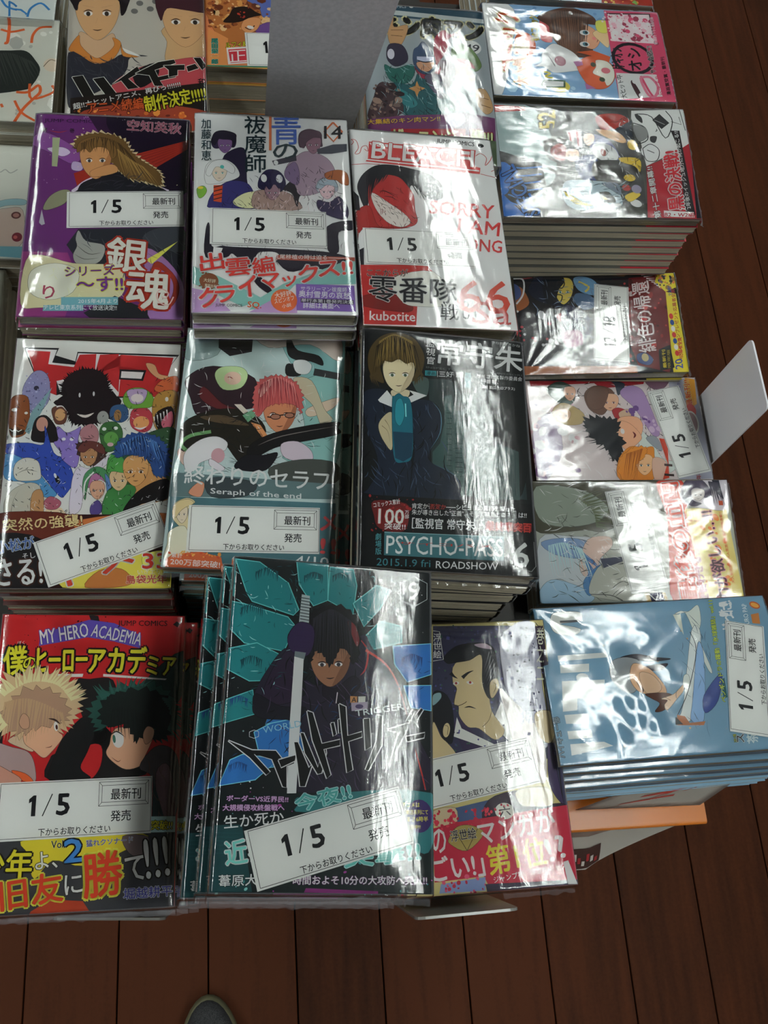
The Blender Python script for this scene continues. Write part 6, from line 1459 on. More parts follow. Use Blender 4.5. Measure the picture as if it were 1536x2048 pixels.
('e',8,66.5,80,12.6,9.19,-118.3),
('e',525,66.5,81.7,2.5,3.99,-88.2),
('p',8,[(87.9,113.6),(88.4,99.4),(71.2,100.2),(70.9,110)],0),
('l',526,2.1,[(86.4,110.9),(72.5,109.8)],0,0),
('l',526,2.1,[(88.2,103.7),(72.7,103.5)],0,0),
('p',527,[(82.4,98.2),(85.3,95.6),(85.5,90),(82.8,88),(78.7,88.8),(75.2,91),(73,94.4),(75,97.3),(78.4,98.5)],1),
('e',8,78.8,95.8,1.02,0.53,-88.3),
('e',528,78.7,95.8,0.5,0.53,-88.9),
('l',528,0.38,[(79.2,94.6),(79.5,95.7),(79.1,96.9)],2,1),
('l',528,0.38,[(80.1,94.3),(80.5,96.8)],2,0),
('e',8,78.9,91.5,1.01,0.54,-88.3),
('e',528,78.8,91.5,0.5,0.53,-88.9),
('l',528,0.38,[(79.3,92.6),(79.7,91.4),(79.3,90.2)],2,1),
('l',528,0.38,[(80.2,92.7),(80.8,89.9)],2,0),
('l',528,0.27,[(77.8,93.8),(76.7,94.3)],2,0),
('l',528,0.32,[(75.3,95.2),(75.1,94.1),(75.4,93)],2,1),
('p',529,[(76.3,135.8),(79.7,125.7),(78.6,111.8),(66.5,105),(57.4,108.8),(54,120.2),(59.6,133.3)],1),
('p',530,[(68.8,129.6),(74.4,122.1),(70.8,115.5),(57.1,118.5),(61.3,129)],1),
('p',531,[(65.9,116.9),(68.8,113.7),(69,106.7),(66.2,104.2),(62.1,104.9),(58.5,107.5),(56.2,111.7),(58.2,115.4),(61.7,117.2)],1),
('e',8,62.1,113.7,1.27,0.54,-88.2),
('e',529,62.1,113.7,0.64,0.54,-88.2),
('l',529,0.47,[(62.6,112.2),(62.9,113.6),(62.5,115.2)],2,1),
('l',529,0.47,[(63.5,111.9),(64,115.1)],2,0),
('e',8,62.3,108.3,1.27,0.54,-88.2),
('e',529,62.2,108.3,0.64,0.54,-89.1),
('l',529,0.47,[(62.7,109.7),(63.1,108.2),(62.7,106.8)],2,1),
('l',529,0.47,[(63.6,109.8),(64.2,106.5)],2,0),
('l',529,0.33,[(61.1,111.1),(60,111.8)],2,0),
('l',529,0.4,[(58.6,112.8),(58.4,111.5),(58.7,110)],2,1),
('p',530,[(70.4,128.1),(72.2,118.2),(67.7,115.9),(57,119.9),(59.8,127.8)],1),
('p',532,[(57.4,108.8),(63.9,91.5),(52,87.6),(37.2,92.4),(39.8,105.6)],1),
('p',533,[(56.4,91.1),(58.6,66),(56.1,48.5),(29.4,66.7),(38.7,92.2)],1),
('p',534,[(61.6,66.9),(60.6,49.1),(47.2,50.1),(53,54.6),(57.1,66.3)],1),
('e',534,41,60.7,5.46,3.55,-88.4),
('e',534,75,53.6,4.78,5.31,-88.2),
('p',535,[(50.7,134.2),(36.7,111.3),(36.5,92.5),(34.1,100.9),(42.1,127)],1),
('p',536,[(36.5,119.5),(37.2,92.4),(34.7,79.3),(23.6,71.6),(12.4,72.1),(7.83,88.6),(8.5,114.8),(19.3,124.1)],1),
('p',537,[(26.4,123.3),(17,108.5),(12.4,98.5),(14,114.1)],1),
('p',8,[(6.25,96.7),(12.1,72.8),(15,78.3),(5.9,109.9)],1),
('p',538,[(24.4,91.5),(26.1,81.9),(16.4,76.7),(16.1,87.4)],1),
('p',539,[(23.1,89),(18.8,83),(18.7,87)],0),
('p',540,[(35.2,87.3),(34.9,72.5),(23.6,70.9),(29,80.1)],1),
('p',541,[(3.48,98.4),(11,72.3),(15.8,47.6),(2.07,48.8),(2.15,97.3)],0),
('e',8,15.5,58.3,5.34,3.67,-108.5),
('e',542,30.8,65.1,4.05,3.19,-88.4),
('p',543,[(22.3,67.8),(26.7,59),(24.1,52.8),(16.8,63.4)],1),
('e',544,29.7,55.9,4.59,4.34,-88.4),
('f',545,0.59,[(79.4,135.5),(105.8,54.2),(47.2,50.1),(15.2,71.6),(22.1,123.8)],150,-111,80,6.5,75),
('f',8,0.45,[(79.4,135.5),(105.8,54.2),(47.2,50.1),(15.2,71.6),(22.1,123.8)],70,-157,60,5.9,76),
('f',546,0.56,[(33.6,119.8),(33.5,71.4),(11,73.6),(13.9,119.4)],40,-78,20,12.6,77),
('p',547,[(110.9,49.8),(114.2,-0.73),(77.4,-1.53),(53.3,43.5),(80.6,45.6),(102.7,51.1)],0),
('p',548,[(53.3,43.5),(62.9,22.4),(79,-1.87),(0.64,-0.13),(1.37,49.6)],0),
('p',549,[(91,15.4),(91.3,6.87),(60.4,6.28),(4.58,4.9),(7.08,13.6),(75.5,11.5)],0),
('l',363,0.93,[(107.7,45.3),(104.9,31.4),(82.9,21.3),(100.7,12.1),(111.9,17.1)],0,1),
('l',363,0.92,[(97.9,49.8),(93.4,39.2),(80.8,38.6),(77.4,50.4),(96.2,51.5)],0,1),
('p',550,[(94.7,50.3),(93.4,39.2),(84,38),(79,47.3)],1),
('p',363,[(101.7,31.2),(108.4,23.5),(99,15.3),(92.3,23.7)],0),
('l',551,0.46,[(101.8,29.1),(97.2,19.9)],0,0),
('p',363,[(107.7,46.7),(104.6,41.5),(98.2,41.2),(102.8,46.1)],1),
('p',363,[(84.1,35.2),(84.2,29.5),(77.9,32.1),(79.4,36)],1),
('l',363,0.76,[(92.2,28.7),(90.6,28.3),(89.8,29.9)],0,1),
('e',8,68.5,38,8.4,7.75,-88.3),
('l',363,0.74,[(71.4,44.5),(76.2,36.6),(70.3,29.3),(59.6,32.7),(59.3,42.5),(71.4,44.5)],0,1),
('l',363,0.74,[(70,40.5),(67.1,34.1)],0,0),
('p',363,[(66.7,48.1),(63.8,44.4),(59.2,46.6)],0),
('l',363,0.63,[(114,3.65),(91.4,1.14)],0,0),
('l',363,0.62,[(100.6,13.5),(97.7,4.11),(105.8,5.33)],0,0),
('t','第十二章開幕!!',8,(1.7,37.1),(51.8,0.94),(-1.46,6.05),0.04,552,0.09),
('t','黒の決戦!',553,(11.2,14),(59.7,-2.97),(-2.94,15),0.07,8,0.1),
('t','2年後のイッシュ地方に何が起こる!?',8,(11.3,8.03),(79.9,0.27),(-1.11,4.37),0.03,None,0.06),
('p',8,[(8.6,33.8),(7.55,6.22),(2.1,6.11),(2.45,34.3)],0),
('t','B2・W2編',548,(2.46,34),(-0.1,-27.3),(4.65,-1.05),0.05,None,0.06),
('p',554,[(75.8,-1.2),(75.9,-3.32),(1.32,-0.29),(1.2,4.34)],0),
],
'con': [
('p',555,[(-0.1,-0.1),(103.5,-0.1),(103.5,160.4),(-0.1,160.4)],0),
('p',556,[(111.7,162.4),(105.1,40.3),(100.2,51.3),(106.8,139.3),(102.5,159.8)],0),
('p',556,[(8.98,159.9),(7.07,50.5),(0.1,50.3),(0.11,160.2)],0),
('p',556,[(86.5,165.4),(89.7,154.1),(73.6,147.2),(65.2,157.2),(65.4,167.9)],1),
('p',557,[(109.5,162.6),(108.9,146.3),(101.8,140),(98.4,145.8),(99,163.9)],1),
('l',8,1.65,[(109.9,162.6),(108.9,146.3),(100,139.3)],0,1),
('l',558,1.63,[(98.1,164),(97.7,151.3),(82.5,152.3),(72.2,159.9)],0,1),
('e',559,84.6,162,7.9,8.88,-91.7),
('x',[560,561],30,27.3,98.2,65.2,161.9,1.4,5.25,11,0),
('p',562,[(89.5,146.1),(101.6,136.4),(104.5,116.4),(100.6,108.1),(91.6,104.2),(81.1,105),(69.3,114.5),(71.4,128.2),(75.1,138.2),(82.4,146.1)],1),
('p',563,[(92.6,119.9),(98.7,115),(98.4,105.4),(92.1,102.4),(83.2,104.1),(75.8,108.2),(71.3,114.2),(76.1,118.9),(83.7,120.8)],1),
('e',8,84.3,116,1.74,1.17,-92),
('e',564,84.1,116,0.87,1.16,-92),
('l',565,0.61,[(85.2,113.9),(85.9,115.7),(85.2,118)],2,1),
('l',565,0.61,[(87.1,113.3),(88.3,117.7)],2,0),
('e',8,84,108.7,1.73,1.16,-91.7),
('e',564,83.9,108.7,0.87,1.16,-92),
('l',565,0.61,[(85.1,110.5),(85.7,108.4),(84.8,106.5)],2,1),
('l',565,0.61,[(87,110.5),(87.9,105.8)],2,0),
('l',565,0.44,[(81.9,112.7),(79.4,113.7)],2,0),
('l',565,0.52,[(76.5,115.4),(76,113.5),(76.5,111.5)],2,1),
('p',566,[(99.7,131.3),(102.6,114.9),(95.4,110.7),(86.8,117.2),(73,122.7),(74.9,131.2)],1),
('l',567,1.06,[(95.6,117.3),(94.5,110.8),(88.4,113.5),(90.3,118.4),(95.6,117.3)],0,1),
('l',567,1.05,[(81.6,121.4),(80.5,114.6),(73.7,117.3),(75.6,123.2),(81.6,121.4)],0,1),
('p',568,[(98.6,101.4),(99.9,89),(94.3,79.6),(83.8,77.9),(80.5,85.2),(86.2,98.1)],1),
('p',569,[(82.7,100.4),(80.6,87),(70.2,81.9),(65.4,94.5),(74.2,103.4)],1),
('l',563,2.1,[(94.9,96.8),(89.3,87.3),(84.2,91.5)],0,1),
('p',570,[(69.3,114.5),(65.5,97.9),(46.8,87.4),(27.3,107.3),(44,118.3)],1),
('p',571,[(42.3,118.5),(43.7,101.4),(30.5,100.1),(27.4,115.7)],1),
('f',572,0.72,[(100.1,143.8),(99.4,75.3),(30.4,90.1),(71.8,145.7)],60,-124,60,9,38),
('p',573,[(98.3,46.6),(102.1,9.25),(32.6,6.05),(0.1,19.1),(7.84,48.8),(30,54.2)],0),
('x',[574,575,576],60,7.75,-0.34,94.8,59.9,1.02,3.75,34,0),
('t','緋色の帰還',577,(22.6,28.5),(73.3,-1.52),(-2.93,17.7),0.03,None,0.06),
('t','劇場版',578,(79.3,45),(5.12,0.05),(-0.56,3.36),0.03,None,0.06),
('l',579,1.37,[(101.3,33.4),(103,23.9)],1,0),
('l',579,1.37,[(99.5,31.1),(100.5,22.1)],1,0),
('l',579,1.36,[(97.7,28.8),(98,20.3)],1,0),
('l',579,1.36,[(95.9,26.5),(95.6,18.5)],1,0),
('l',579,1.35,[(94.1,24.2),(93.1,16.6)],1,0),
('l',579,1.35,[(92.3,21.9),(90.7,14.8)],1,0),
('l',579,1.35,[(90.5,19.6),(88.2,13.1)],1,0),
('l',579,1.34,[(88.7,17.4),(85.8,11.3)],1,0),
('p',580,[(83.4,11.4),(81.4,1.32),(0.1,-0),(0.1,15.3)],0),
('p',580,[(102.4,17.4),(103.5,0.77),(88.1,-0.08),(83.4,11.4),(93.9,20.8)],0),
('x',[581,582,583,584],40,86.5,-0.14,100.7,18.8,1.01,2.7,47,0),
('t','キャンペーンプレゼント応募者全員',585,(12.3,4.2),(74.2,-2.33),(-0.71,4.09),0.04,None,0.06),
('t','マル秘!!',586,(79.8,4.87),(10.1,0.33),(-0.93,4.26),0.05,None,0.06),
('e',587,57.6,9.48,2.06,2.99,-91.4),
('e',588,51.1,9.41,2.05,2.97,-91.1),
('e',8,44.6,9.33,2.04,2.94,-91.1),
('e',587,38.2,9.26,2.04,2.92,-90.8),
('e',588,31.9,9.18,2.03,2.9,-90.8),
('e',8,25.6,9.11,2.02,2.87,-90.6),
('e',587,19.3,9.03,2.01,2.85,-90.3),
('t','応募者全員',589,(15.4,3.54),(20.3,-1.27),(-0.59,4.09),0.05,None,0.06),
('t','20',590,(3.9,5.26),(9.96,-0.62),(-1.1,7.5),0.06,None,0.06),
('p',591,[(18.8,48.3),(20.3,40),(14,33.4),(7.81,37.8),(11,48.2)],1),
('e',592,15.6,41,3.47,4.14,-90.3),
('p',593,[(23.4,26.8),(28,14.8),(4.68,13.5),(1.63,28.1)],0),
('t','最新刊',594,(4.69,21.2),(18.6,-0.73),(-0.55,3.47),0.05,None,0.06),
('t','限定版',595,(4.68,17.4),(18.6,-1.55),(-0.33,2.83),0.04,None,0.06),
],
'mag': [
('p',596,[(-0.1,-0.1),(106,-0.1),(106,171.7),(-0.1,171.7)],0),
('p',597,[(105,167.4),(104.6,51.1),(99,53.6),(94.2,96.9),(99.7,103.1),(96.7,166.2)],0),
('p',598,[(51.3,169),(68.8,149.7),(34.4,142.6),(3.18,160.9),(11.2,169.9)],1),
('x',[599,8,600],40,4.78,125.6,77.8,175.1,1.73,6.93,6,0),
('f',601,0.71,[(101.4,147.2),(103.8,34.1),(3.19,52.9),(3.19,91.2),(51.4,118.1)],150,-155,80,7.1,13),
('f',8,0.62,[(93.9,166.4),(101.7,68.7),(17.8,47.5),(3.17,167.3)],90,-101,60,10.6,14),
('p',602,[(94,151.2),(101.4,137),(94.1,124.1),(81.4,125.2),(76,134.1),(83.1,145.2)],1),
('p',603,[(92.6,134.2),(95.9,131.3),(95.9,125),(92.7,122.7),(87.9,123.3),(83.8,125.7),(81.4,129.4),(83.8,132.8),(87.8,134.4)],1),
('e',8,88.2,131.2,1.14,0.62,-90),
('e',604,88.2,131.2,0.57,0.62,-90),
('l',604,0.42,[(88.7,129.9),(89.1,131.2),(88.7,132.6)],2,1),
('l',604,0.42,[(89.8,129.6),(90.3,132.6)],2,0),
('e',8,88.2,126.4,1.15,0.62,-90),
('e',604,88.2,126.4,0.58,0.62,-90),
('l',604,0.42,[(88.8,127.6),(89.1,126.3),(88.7,125)],2,1),
('l',604,0.42,[(89.8,127.8),(90.4,124.7)],2,0),
('l',604,0.3,[(87,128.9),(85.7,129.5)],2,0),
('l',604,0.36,[(84.1,130.5),(83.9,129.2),(84.2,127.9)],2,1),
('p',605,[(72.3,147.8),(79.5,135.5),(68.9,118.1),(58.4,120.8),(56.6,134.1),(58.3,140.6),(61.8,146.9)],1),
('p',606,[(70,145.3),(73.3,141.7),(73.3,133.6),(70.1,130.6),(65.5,131.3),(61.6,134.1),(59.2,138.9),(61.5,143.2),(65.5,145.3)],1),
('e',8,65.8,141.4,1.46,0.6,-90),
('e',607,65.8,141.4,0.73,0.6,-90),
('l',607,0.53,[(66.3,139.7),(66.7,141.3),(66.2,143.1)],2,1),
('l',607,0.53,[(67.3,139.3),(67.9,143.1)],2,0),
('e',8,65.8,135.2,1.46,0.6,-90),
('e',607,65.8,135.2,0.73,0.6,-90),
('l',607,0.53,[(66.3,136.8),(66.7,135.2),(66.3,133.4)],2,1),
('l',607,0.53,[(67.3,137),(67.9,133.2)],2,0),
('l',607,0.38,[(64.6,138.4),(63.4,139.1)],2,0),
('l',607,0.45,[(61.8,140.2),(61.6,138.7),(61.9,137)],2,1),
('p',608,[(88.7,114.4),(97,103.4),(94.3,88.4),(87,84.2),(81.5,88.2),(69,96.4),(67.2,103.2),(74.2,112.5)],1),
('p',609,[(84.4,98),(88.4,93.7),(88.4,84.4),(84.5,81.1),(78.9,82.1),(74,85.6),(71.1,91.1),(74,96),(78.8,98.3)],1),
('e',8,79.3,93.7,1.68,0.74,-89.7),
('e',610,79.2,93.7,0.84,0.74,-89.3),
('l',611,0.61,[(79.9,91.8),(80.3,93.6),(79.8,95.7)],2,1),
('l',611,0.61,[(81.1,91.3),(81.8,95.6)],2,0),
('e',8,79.3,86.6,1.68,0.75,-90),
('e',610,79.2,86.6,0.84,0.75,-90),
('l',611,0.61,[(79.9,88.4),(80.3,86.5),(79.8,84.5)],2,1),
('l',611,0.61,[(81.1,88.6),(81.8,84.1)],2,0),
('l',611,0.44,[(77.8,90.3),(76.2,91.2)],2,0),
('l',611,0.52,[(74.4,92.6),(74.1,90.8),(74.5,88.9)],2,1),
('p',608,[(86.8,112.9),(96,103.5),(93.3,90.2),(77.9,95.4),(72.5,102.7),(74.3,110.8)],1),
('p',612,[(70.8,89.5),(74.3,82.3),(69,73),(60.2,84.1)],1),
('p',613,[(69,83),(72.6,72.5),(62,70.6),(62,80.6)],1),
('p',614,[(104.4,88.9),(101.7,79),(98,72.6),(87,80.8),(98,82.8)],1),
('p',615,[(88.8,78.9),(97.1,69.3),(94.4,57.7),(83.5,52.5),(51.6,45.5),(44.7,48.2),(48.1,54.3),(72.6,65.8)],1),
('x',[616,617],24,49.8,42,74.5,75.5,1.39,3.83,50,0),
('p',618,[(104.6,51.1),(105.7,26.9),(94.5,33.8),(94.4,45.8)],1),
('p',619,[(62,73.9),(41.3,55.3),(22.8,46.7),(17.9,31.3),(8.04,44.2),(24.4,62.6)],1),
('p',620,[(43,60),(44.7,49.9),(31.1,45.4),(32.8,51.6)],1),
('p',621,[(58,87.7),(64.8,80.9),(64.8,66.2),(58,61.1),(48.4,63),(40.1,68.7),(35.1,77.4),(40.1,84.9),(48.3,88.3)],1),
('e',8,49,81.1,2.64,1.27,-89.8),
('e',622,48.9,81.2,1.32,1.27,-90),
('l',623,0.95,[(50.1,78.1),(50.8,80.9),(49.9,84.2)],2,1),
('l',623,0.95,[(52.2,77.3),(53.4,84)],2,0),
('e',8,49.1,70.1,2.64,1.26,-89.8),
('e',622,48.9,70.1,1.32,1.27,-90),
('l',623,0.95,[(50.1,72.8),(50.9,69.8),(50,66.8)],2,1),
('l',623,0.95,[(52.2,73.1),(53.4,66)],2,0),
('l',623,0.68,[(46.5,75.9),(43.9,77.3)],2,0),
('l',623,0.8,[(40.7,79.6),(40.2,76.8),(40.8,73.8)],2,1),
('p',621,[(60.2,87.4),(58.5,74.4),(46.4,64.4),(39.5,67),(31.1,81.2),(44.6,87.7)],1),
('k',624,[(61,117.2),(63.6,107),(62.8,97.1),(61.1,87.3),(53.2,85),(48,88.9),(41.2,83.2),(29.4,87.9),(21.1,89),(24.4,96.6),(34.4,100.3),(44.6,112.3),(54,117.1)],24,4.44,68),
('s',624,3.41,[(58.4,97.6),(48,92.2),(34.4,87.3)],[(63.6,118.6),(41.1,119.2),(17.8,86.1)],16,71,1.36),
('e',8,50.1,82.1,1.98,2.77,-89.7),
('l',625,2.03,[(49.8,72.2),(46.4,70.2),(43,72.3)],2,1),
('p',626,[(21.1,90.6),(34.5,77.5),(32.8,64.7),(34.5,54.7),(26.1,54.3),(1.58,59.5),(1.58,91.4)],1),
('p',627,[(21.8,73),(26.4,68.6),(26.4,59.3),(21.8,56.2),(15.2,57.5),(9.51,61.2),(6.09,66.9),(9.5,71.5),(15.2,73.6)],1),
('e',8,15.7,69,1.67,0.87,-90),
('e',628,15.6,69,0.84,0.87,-90),
('l',611,0.59,[(16.4,67.1),(16.9,68.8),(16.3,71)],2,1),
('l',611,0.59,[(17.8,66.5),(18.6,70.8)],2,0),
('e',8,15.7,62,1.67,0.87,-90),
('e',628,15.6,62,0.84,0.88,-90),
('l',611,0.59,[(16.4,63.7),(16.9,61.8),(16.3,59.9)],2,1),
('l',611,0.6,[(17.8,63.9),(18.6,59.4)],2,0),
('l',611,0.42,[(13.9,65.8),(12.1,66.7)],2,0),
('l',611,0.51,[(9.91,68.2),(9.61,66.4),(10,64.5)],2,1),
('k',629,[(21.1,89),(32.8,74.5),(32.8,61.4),(22.8,66.1),(17.8,73.3),(3.19,78.4),(3.19,89.6)],20,1.96,84),
('s',630,1.16,[(27.8,81.6),(32.8,64.7)],[(3.19,88),(3.19,75.2)],12,87,0.99),
('p',631,[(22.8,56.4),(19.5,44),(3.19,46.5),(1.58,58)],1),
('p',632,[(43,46.8),(41.3,38.9),(3.19,43.3),(1.58,50),(17.9,42.6)],0),
('l',623,2.29,[(16.2,46.1),(15.4,38.2)],0,0),
('l',623,2.27,[(6.42,47.6),(5.61,38.1)],0,0),
('p',438,[(104.7,27),(104.9,0.27),(1.59,-0.37),(1.59,34),(51.6,32.2)],0),
('t','ジャンプコミックス',633,(74.6,17.5),(29.3,-1.57),(-0.41,3.08),0.03,None,0.06),
('p',634,[(105.8,10.5),(103.9,0.44),(78.2,2.52),(72.8,10.2)],0),
('t','最新刊!!',635,(76.4,7.08),(27.5,-0.59),(-1.08,6.19),0.05,636,0.09),
('e',637,71,9.73,5.06,7.21,-89.9),
('e',137,58.6,11.1,7.02,12.3,-89.8),
('e',638,58.6,11.1,5.68,10.6,-89.8),
('t','年',639,(1.59,11.6),(4.84,-0.09),(-0.8,4.88),0.04,None,0.06),
],
'nnn': [
('p',640,[(-0.1,-0.1),(111.6,-0.1),(111.6,178.8),(-0.1,178.8)],0),
('p',641,[(111.1,178),(113,59.8),(92.3,64.8),(65.1,112.8),(65.4,134.4),(63,173.5),(77.3,178)],1),
('p',642,[(106.4,174.3),(102.5,132.1),(86,111.2),(72.6,123.2),(68.5,154),(77.3,174.2)],1),
('s',643,2,[(94.9,137.9),(83,125.2),(68.2,123.5)],[(104.2,118.2),(84.5,105.7),(65.1,112.8)],18,10,1.14),
('p',644,[(57.4,175),(59.8,147.9),(56.5,124.3),(39.1,120.1),(19.5,126.8),(6.89,150.9),(5.56,177.1)],1),
('p',645,[(54.6,173.8),(58.4,148),(52.2,127.2),(39.5,133.4),(43.1,161.7)],1),
('p',646,[(13.6,176.8),(21,162.8),(8.72,132.8),(-0.53,138.6),(0.28,177.3)],1),
('p',647,[(56.6,132.3),(59.2,113.2),(50.4,111.2),(39.2,122.8),(27.9,126.2),(22.8,137.1),(34.1,141.6)],1),
('p',648,[(17.3,140),(28.1,131.5),(33.5,121.9),(16.8,127),(13.9,124.6),(6.12,135.6)],1),
('s',649,1.91,[(51.2,148.4),(45.3,138.3),(28.2,134.1)],[(39.4,130.8),(27.8,123.6),(5.99,133)],20,16,1.36),
('s',650,1.33,[(51.6,167.7),(54.2,153.4),(48.1,138.1)],[(21.1,165.3),(28.8,149.7),(19.6,129.4)],18,17,1.33),
('l',651,0.83,[(39.4,130.8),(36.5,128.3),(33.8,131.1)],2,1),
('l',652,1.1,[(41.4,125.3),(44.5,106.1)],2,1),
('p',653,[(30.8,126),(38.8,109.3),(37.1,101.2),(9.59,92.6),(1.46,98.8),(2.44,117.5),(8.85,135.4)],1),
('l',654,0.82,[(13.4,114),(18.6,105.5),(15.5,97.6)],0,1),
('l',655,0.8,[(7.42,134.2),(6.57,117.2),(1.88,106.8)],0,1),
('p',656,[(39.2,122.8),(40.8,103.7),(37.1,101.2),(30.6,120.7)],0),
('p',657,[(7.92,87.2),(8.55,70.4),(-1.62,67.2),(-1.36,85.3)],0),
('p',658,[(7.92,87.2),(8,83.1),(-1.58,81.2),(-1.36,85.3)],0),
('p',658,[(8.33,71.8),(8.48,69),(-1.69,65.8),(-1.54,68.6)],0),
('p',659,[(104.4,101.3),(108.1,63.2),(61.5,60.6),(86.1,91.5)],1),
('p',660,[(83,74.5),(78.3,55.9),(58.4,56.6),(58.6,71.1)],1),
('f',661,0.56,[(108,171.6),(109.8,60.1),(-0.13,68.5),(4.04,173.5)],120,-101,60,11.1,31),
('f',8,0.56,[(108,171.6),(109.8,60.1),(-0.13,68.5),(4.04,173.5)],100,-112,60,11.1,32),
('p',662,[(109.7,64.6),(111.7,41.7),(92.5,39.3),(72,40.2),(48.9,36.8),(3.94,34.8),(1,62.7),(37.4,61.7),(76.8,59)],1),
('p',663,[(84.6,41.8),(86.2,4.37),(0.74,-0.25),(0.97,33.7),(61.2,39.9)],0),
('x',[664,665,666],60,45.7,26.7,83,43.1,0.93,2.18,29,1),
('x',[667,668],40,15,8.8,76.7,33.4,1.25,4.07,30,0),
('p',669,[(105.2,42.5),(112,26.3),(112.4,-0.74),(84.6,3),(84.6,23.4),(89.3,41.2)],1),
('p',670,[(97.2,43.4),(111.8,37.1),(112,23.1),(99.1,15.3),(94.2,22.2),(103.8,25.7),(102.1,33.6),(92.5,33.2),(89.3,25.9),(86.9,35.4)],1),
('p',442,[(100.5,33.5),(103.1,30.6),(103.2,24.1),(100.6,21.7),(96.8,22.4),(93.6,24.8),(91.6,28.7),(93.5,32.1),(96.7,33.7)],1),
('e',8,97,30.5,1.18,0.49,-89.5),
('e',671,97,30.5,0.58,0.49,-89),
('l',671,0.42,[(97.5,29.2),(97.7,30.4),(97.4,31.9)],2,1),
('l',671,0.42,[(98.3,28.8),(98.7,31.8)],2,0),
('e',8,97.1,25.6,1.18,0.49,-89.5),
('e',671,97,25.6,0.59,0.5,-90),
('l',671,0.42,[(97.5,26.8),(97.8,25.5),(97.4,24.1)],2,1),
('l',671,0.42,[(98.3,27),(98.8,23.8)],2,0),
('l',671,0.3,[(96.1,28.2),(95,28.8)],2,0),
('l',671,0.36,[(93.8,29.7),(93.6,28.5),(93.8,27.1)],2,1),
('p',672,[(112.2,13.7),(112.3,7.29),(92.7,5.09),(100.7,12)],0),
('s',673,1.45,[(110.5,17),(109,9.31)],[(89.4,16.6),(87.8,4.15)],10,49,0.97),
('p',674,[(91.8,10.3),(91.8,6.47),(87.5,6.41),(87.5,10.2)],0),
('t','最後の血闘',675,(1.26,39.5),(108.8,5.44),(-1.83,15.9),0.06,547,0.11),
('t','を終わせる…',676,(0.82,30.7),(48,3.1),(-1.01,7.67),0.04,677,0.08),
('t','力が欲しい…!!',678,(1.31,11.2),(81.7,6.2),(-1.79,12.1),0.05,679,0.09),
('t','大人気両面作/大人気原作を最新最強連載!?',680,(16,6.08),(65.3,2.87),(-0.36,2.77),0.02,None,0.06),
],
'ooo': [
('p',681,[(-0.1,-0.1),(112.1,-0.1),(112.1,177.7),(-0.1,177.7)],0),
('x',[682,683],60,1.7,6.55,106.2,134.5,0.18,0.85,4,0),
('p',684,[(106.4,164.6),(108.5,158.8),(107.5,143.6),(100.8,143.9),(99.4,159.5),(94.9,145.2),(90.4,150.8),(92.4,163.3),(98.6,166.7)],1),
('l',685,1.67,[(101,159.2),(100.9,145)],0,0),
('p',686,[(75.9,165.6),(76,129.4),(72.4,129.6),(71.8,165.8)],0),
('p',686,[(68.9,165.3),(68.7,143.9),(62.9,145.1),(63.1,165.9)],0),
('p',686,[(57.3,166),(56.4,135),(53.6,135.6),(44.2,142.4),(44.1,157.3),(36.3,159),(35.9,169.3)],0),
('p',686,[(33.6,168.7),(33.5,151.6),(26.8,152.5),(27.4,168.6)],0),
('p',686,[(22.4,168.8),(22.3,151.8),(16.8,151.9),(16.9,168.8)],0),
('p',686,[(13.5,168.4),(13.5,144.7),(10.3,138.7),(5.89,168.9)],0),
('e',8,58.6,150.7,4.57,3.51,-93.9),
('e',8,44.6,148,5.67,4.15,-93.9),
('t','ハイキュー部',687,(5.12,173.3),(27.6,-0.51),(-0.52,4.94),0.06,121,0.1),
('p',688,[(71.8,119.8),(73.4,107.6),(70.2,94.2),(68.2,82.9),(67.1,92.6),(67.7,101.9),(70.3,115.4)],1),
('p',688,[(62.8,107.8),(64.5,98),(64.9,86.1),(60.6,91.9),(60.4,99)],1),
('p',689,[(68.8,127.5),(71.5,115.1),(65,105),(46.9,114),(47.5,123.1),(57.2,130.2)],1),
('p',690,[(66.6,111.6),(62.3,100.9),(52.5,93.9),(46.6,91.9),(43.2,93.9),(44.2,107.7),(48,113.7),(56.3,116.4)],1),
('p',691,[(59.3,108.7),(57.6,99.7),(49.1,94.8),(44.7,98.2),(45.3,107.4)],1),
('l',692,0.93,[(49.5,109.3),(46.6,108.8),(44.4,110.5)],2,1),
('p',693,[(44.2,107.7),(43.7,91.5),(39.4,87.9),(32,96.7),(31.3,103.8),(36.7,99),(40.5,103.9)],1),
('l',692,0.46,[(53.7,112.3),(46.6,110)],0,1),
('p',694,[(40,97),(42.8,87),(49.1,78.3),(44.6,79.5),(39.2,85.6),(31.8,94.5),(35.4,95.9),(38.6,92.8)],1),
('l',695,0.35,[(41,94.5),(38.4,90.5)],0,0),
('p',696,[(101.4,72),(103.1,60.7),(107.6,52.2),(95.3,53),(82.2,57.7),(58.1,54.6),(57.7,57.1),(72.7,60.2),(88.5,60.9),(103.3,64.2)],1),
('p',697,[(101.4,73.2),(101.1,67.3),(85.3,68.9),(96.5,72.1)],0),
('p',698,[(88.5,62.1),(83.3,56.2),(41.8,73.2),(23.9,79.1),(23.5,89.6),(35.5,81.9)],1),
('p',699,[(78.7,59.9),(66.7,58.3),(23.3,69.9),(22.8,79.4),(39.6,73.8)],1),
('l',567,0.48,[(87.4,63.6),(72.9,62.6),(44.4,76),(26.9,88.8)],0,1),
('p',700,[(54.9,76.8),(55.8,73),(48.8,73.7),(46.9,78.9)],1),
('f',701,0.37,[(103.6,69),(102.2,45.1),(22.9,64.2),(23.5,89.6)],30,-175,40,11,38),
('p',702,[(40.2,65.4),(55.3,48.2),(36,55.9),(27.7,67.6)],1),
('p',703,[(28,88.5),(26.5,83),(21.8,80.8),(22.1,69.1),(19.4,71),(20.8,90.3)],0),
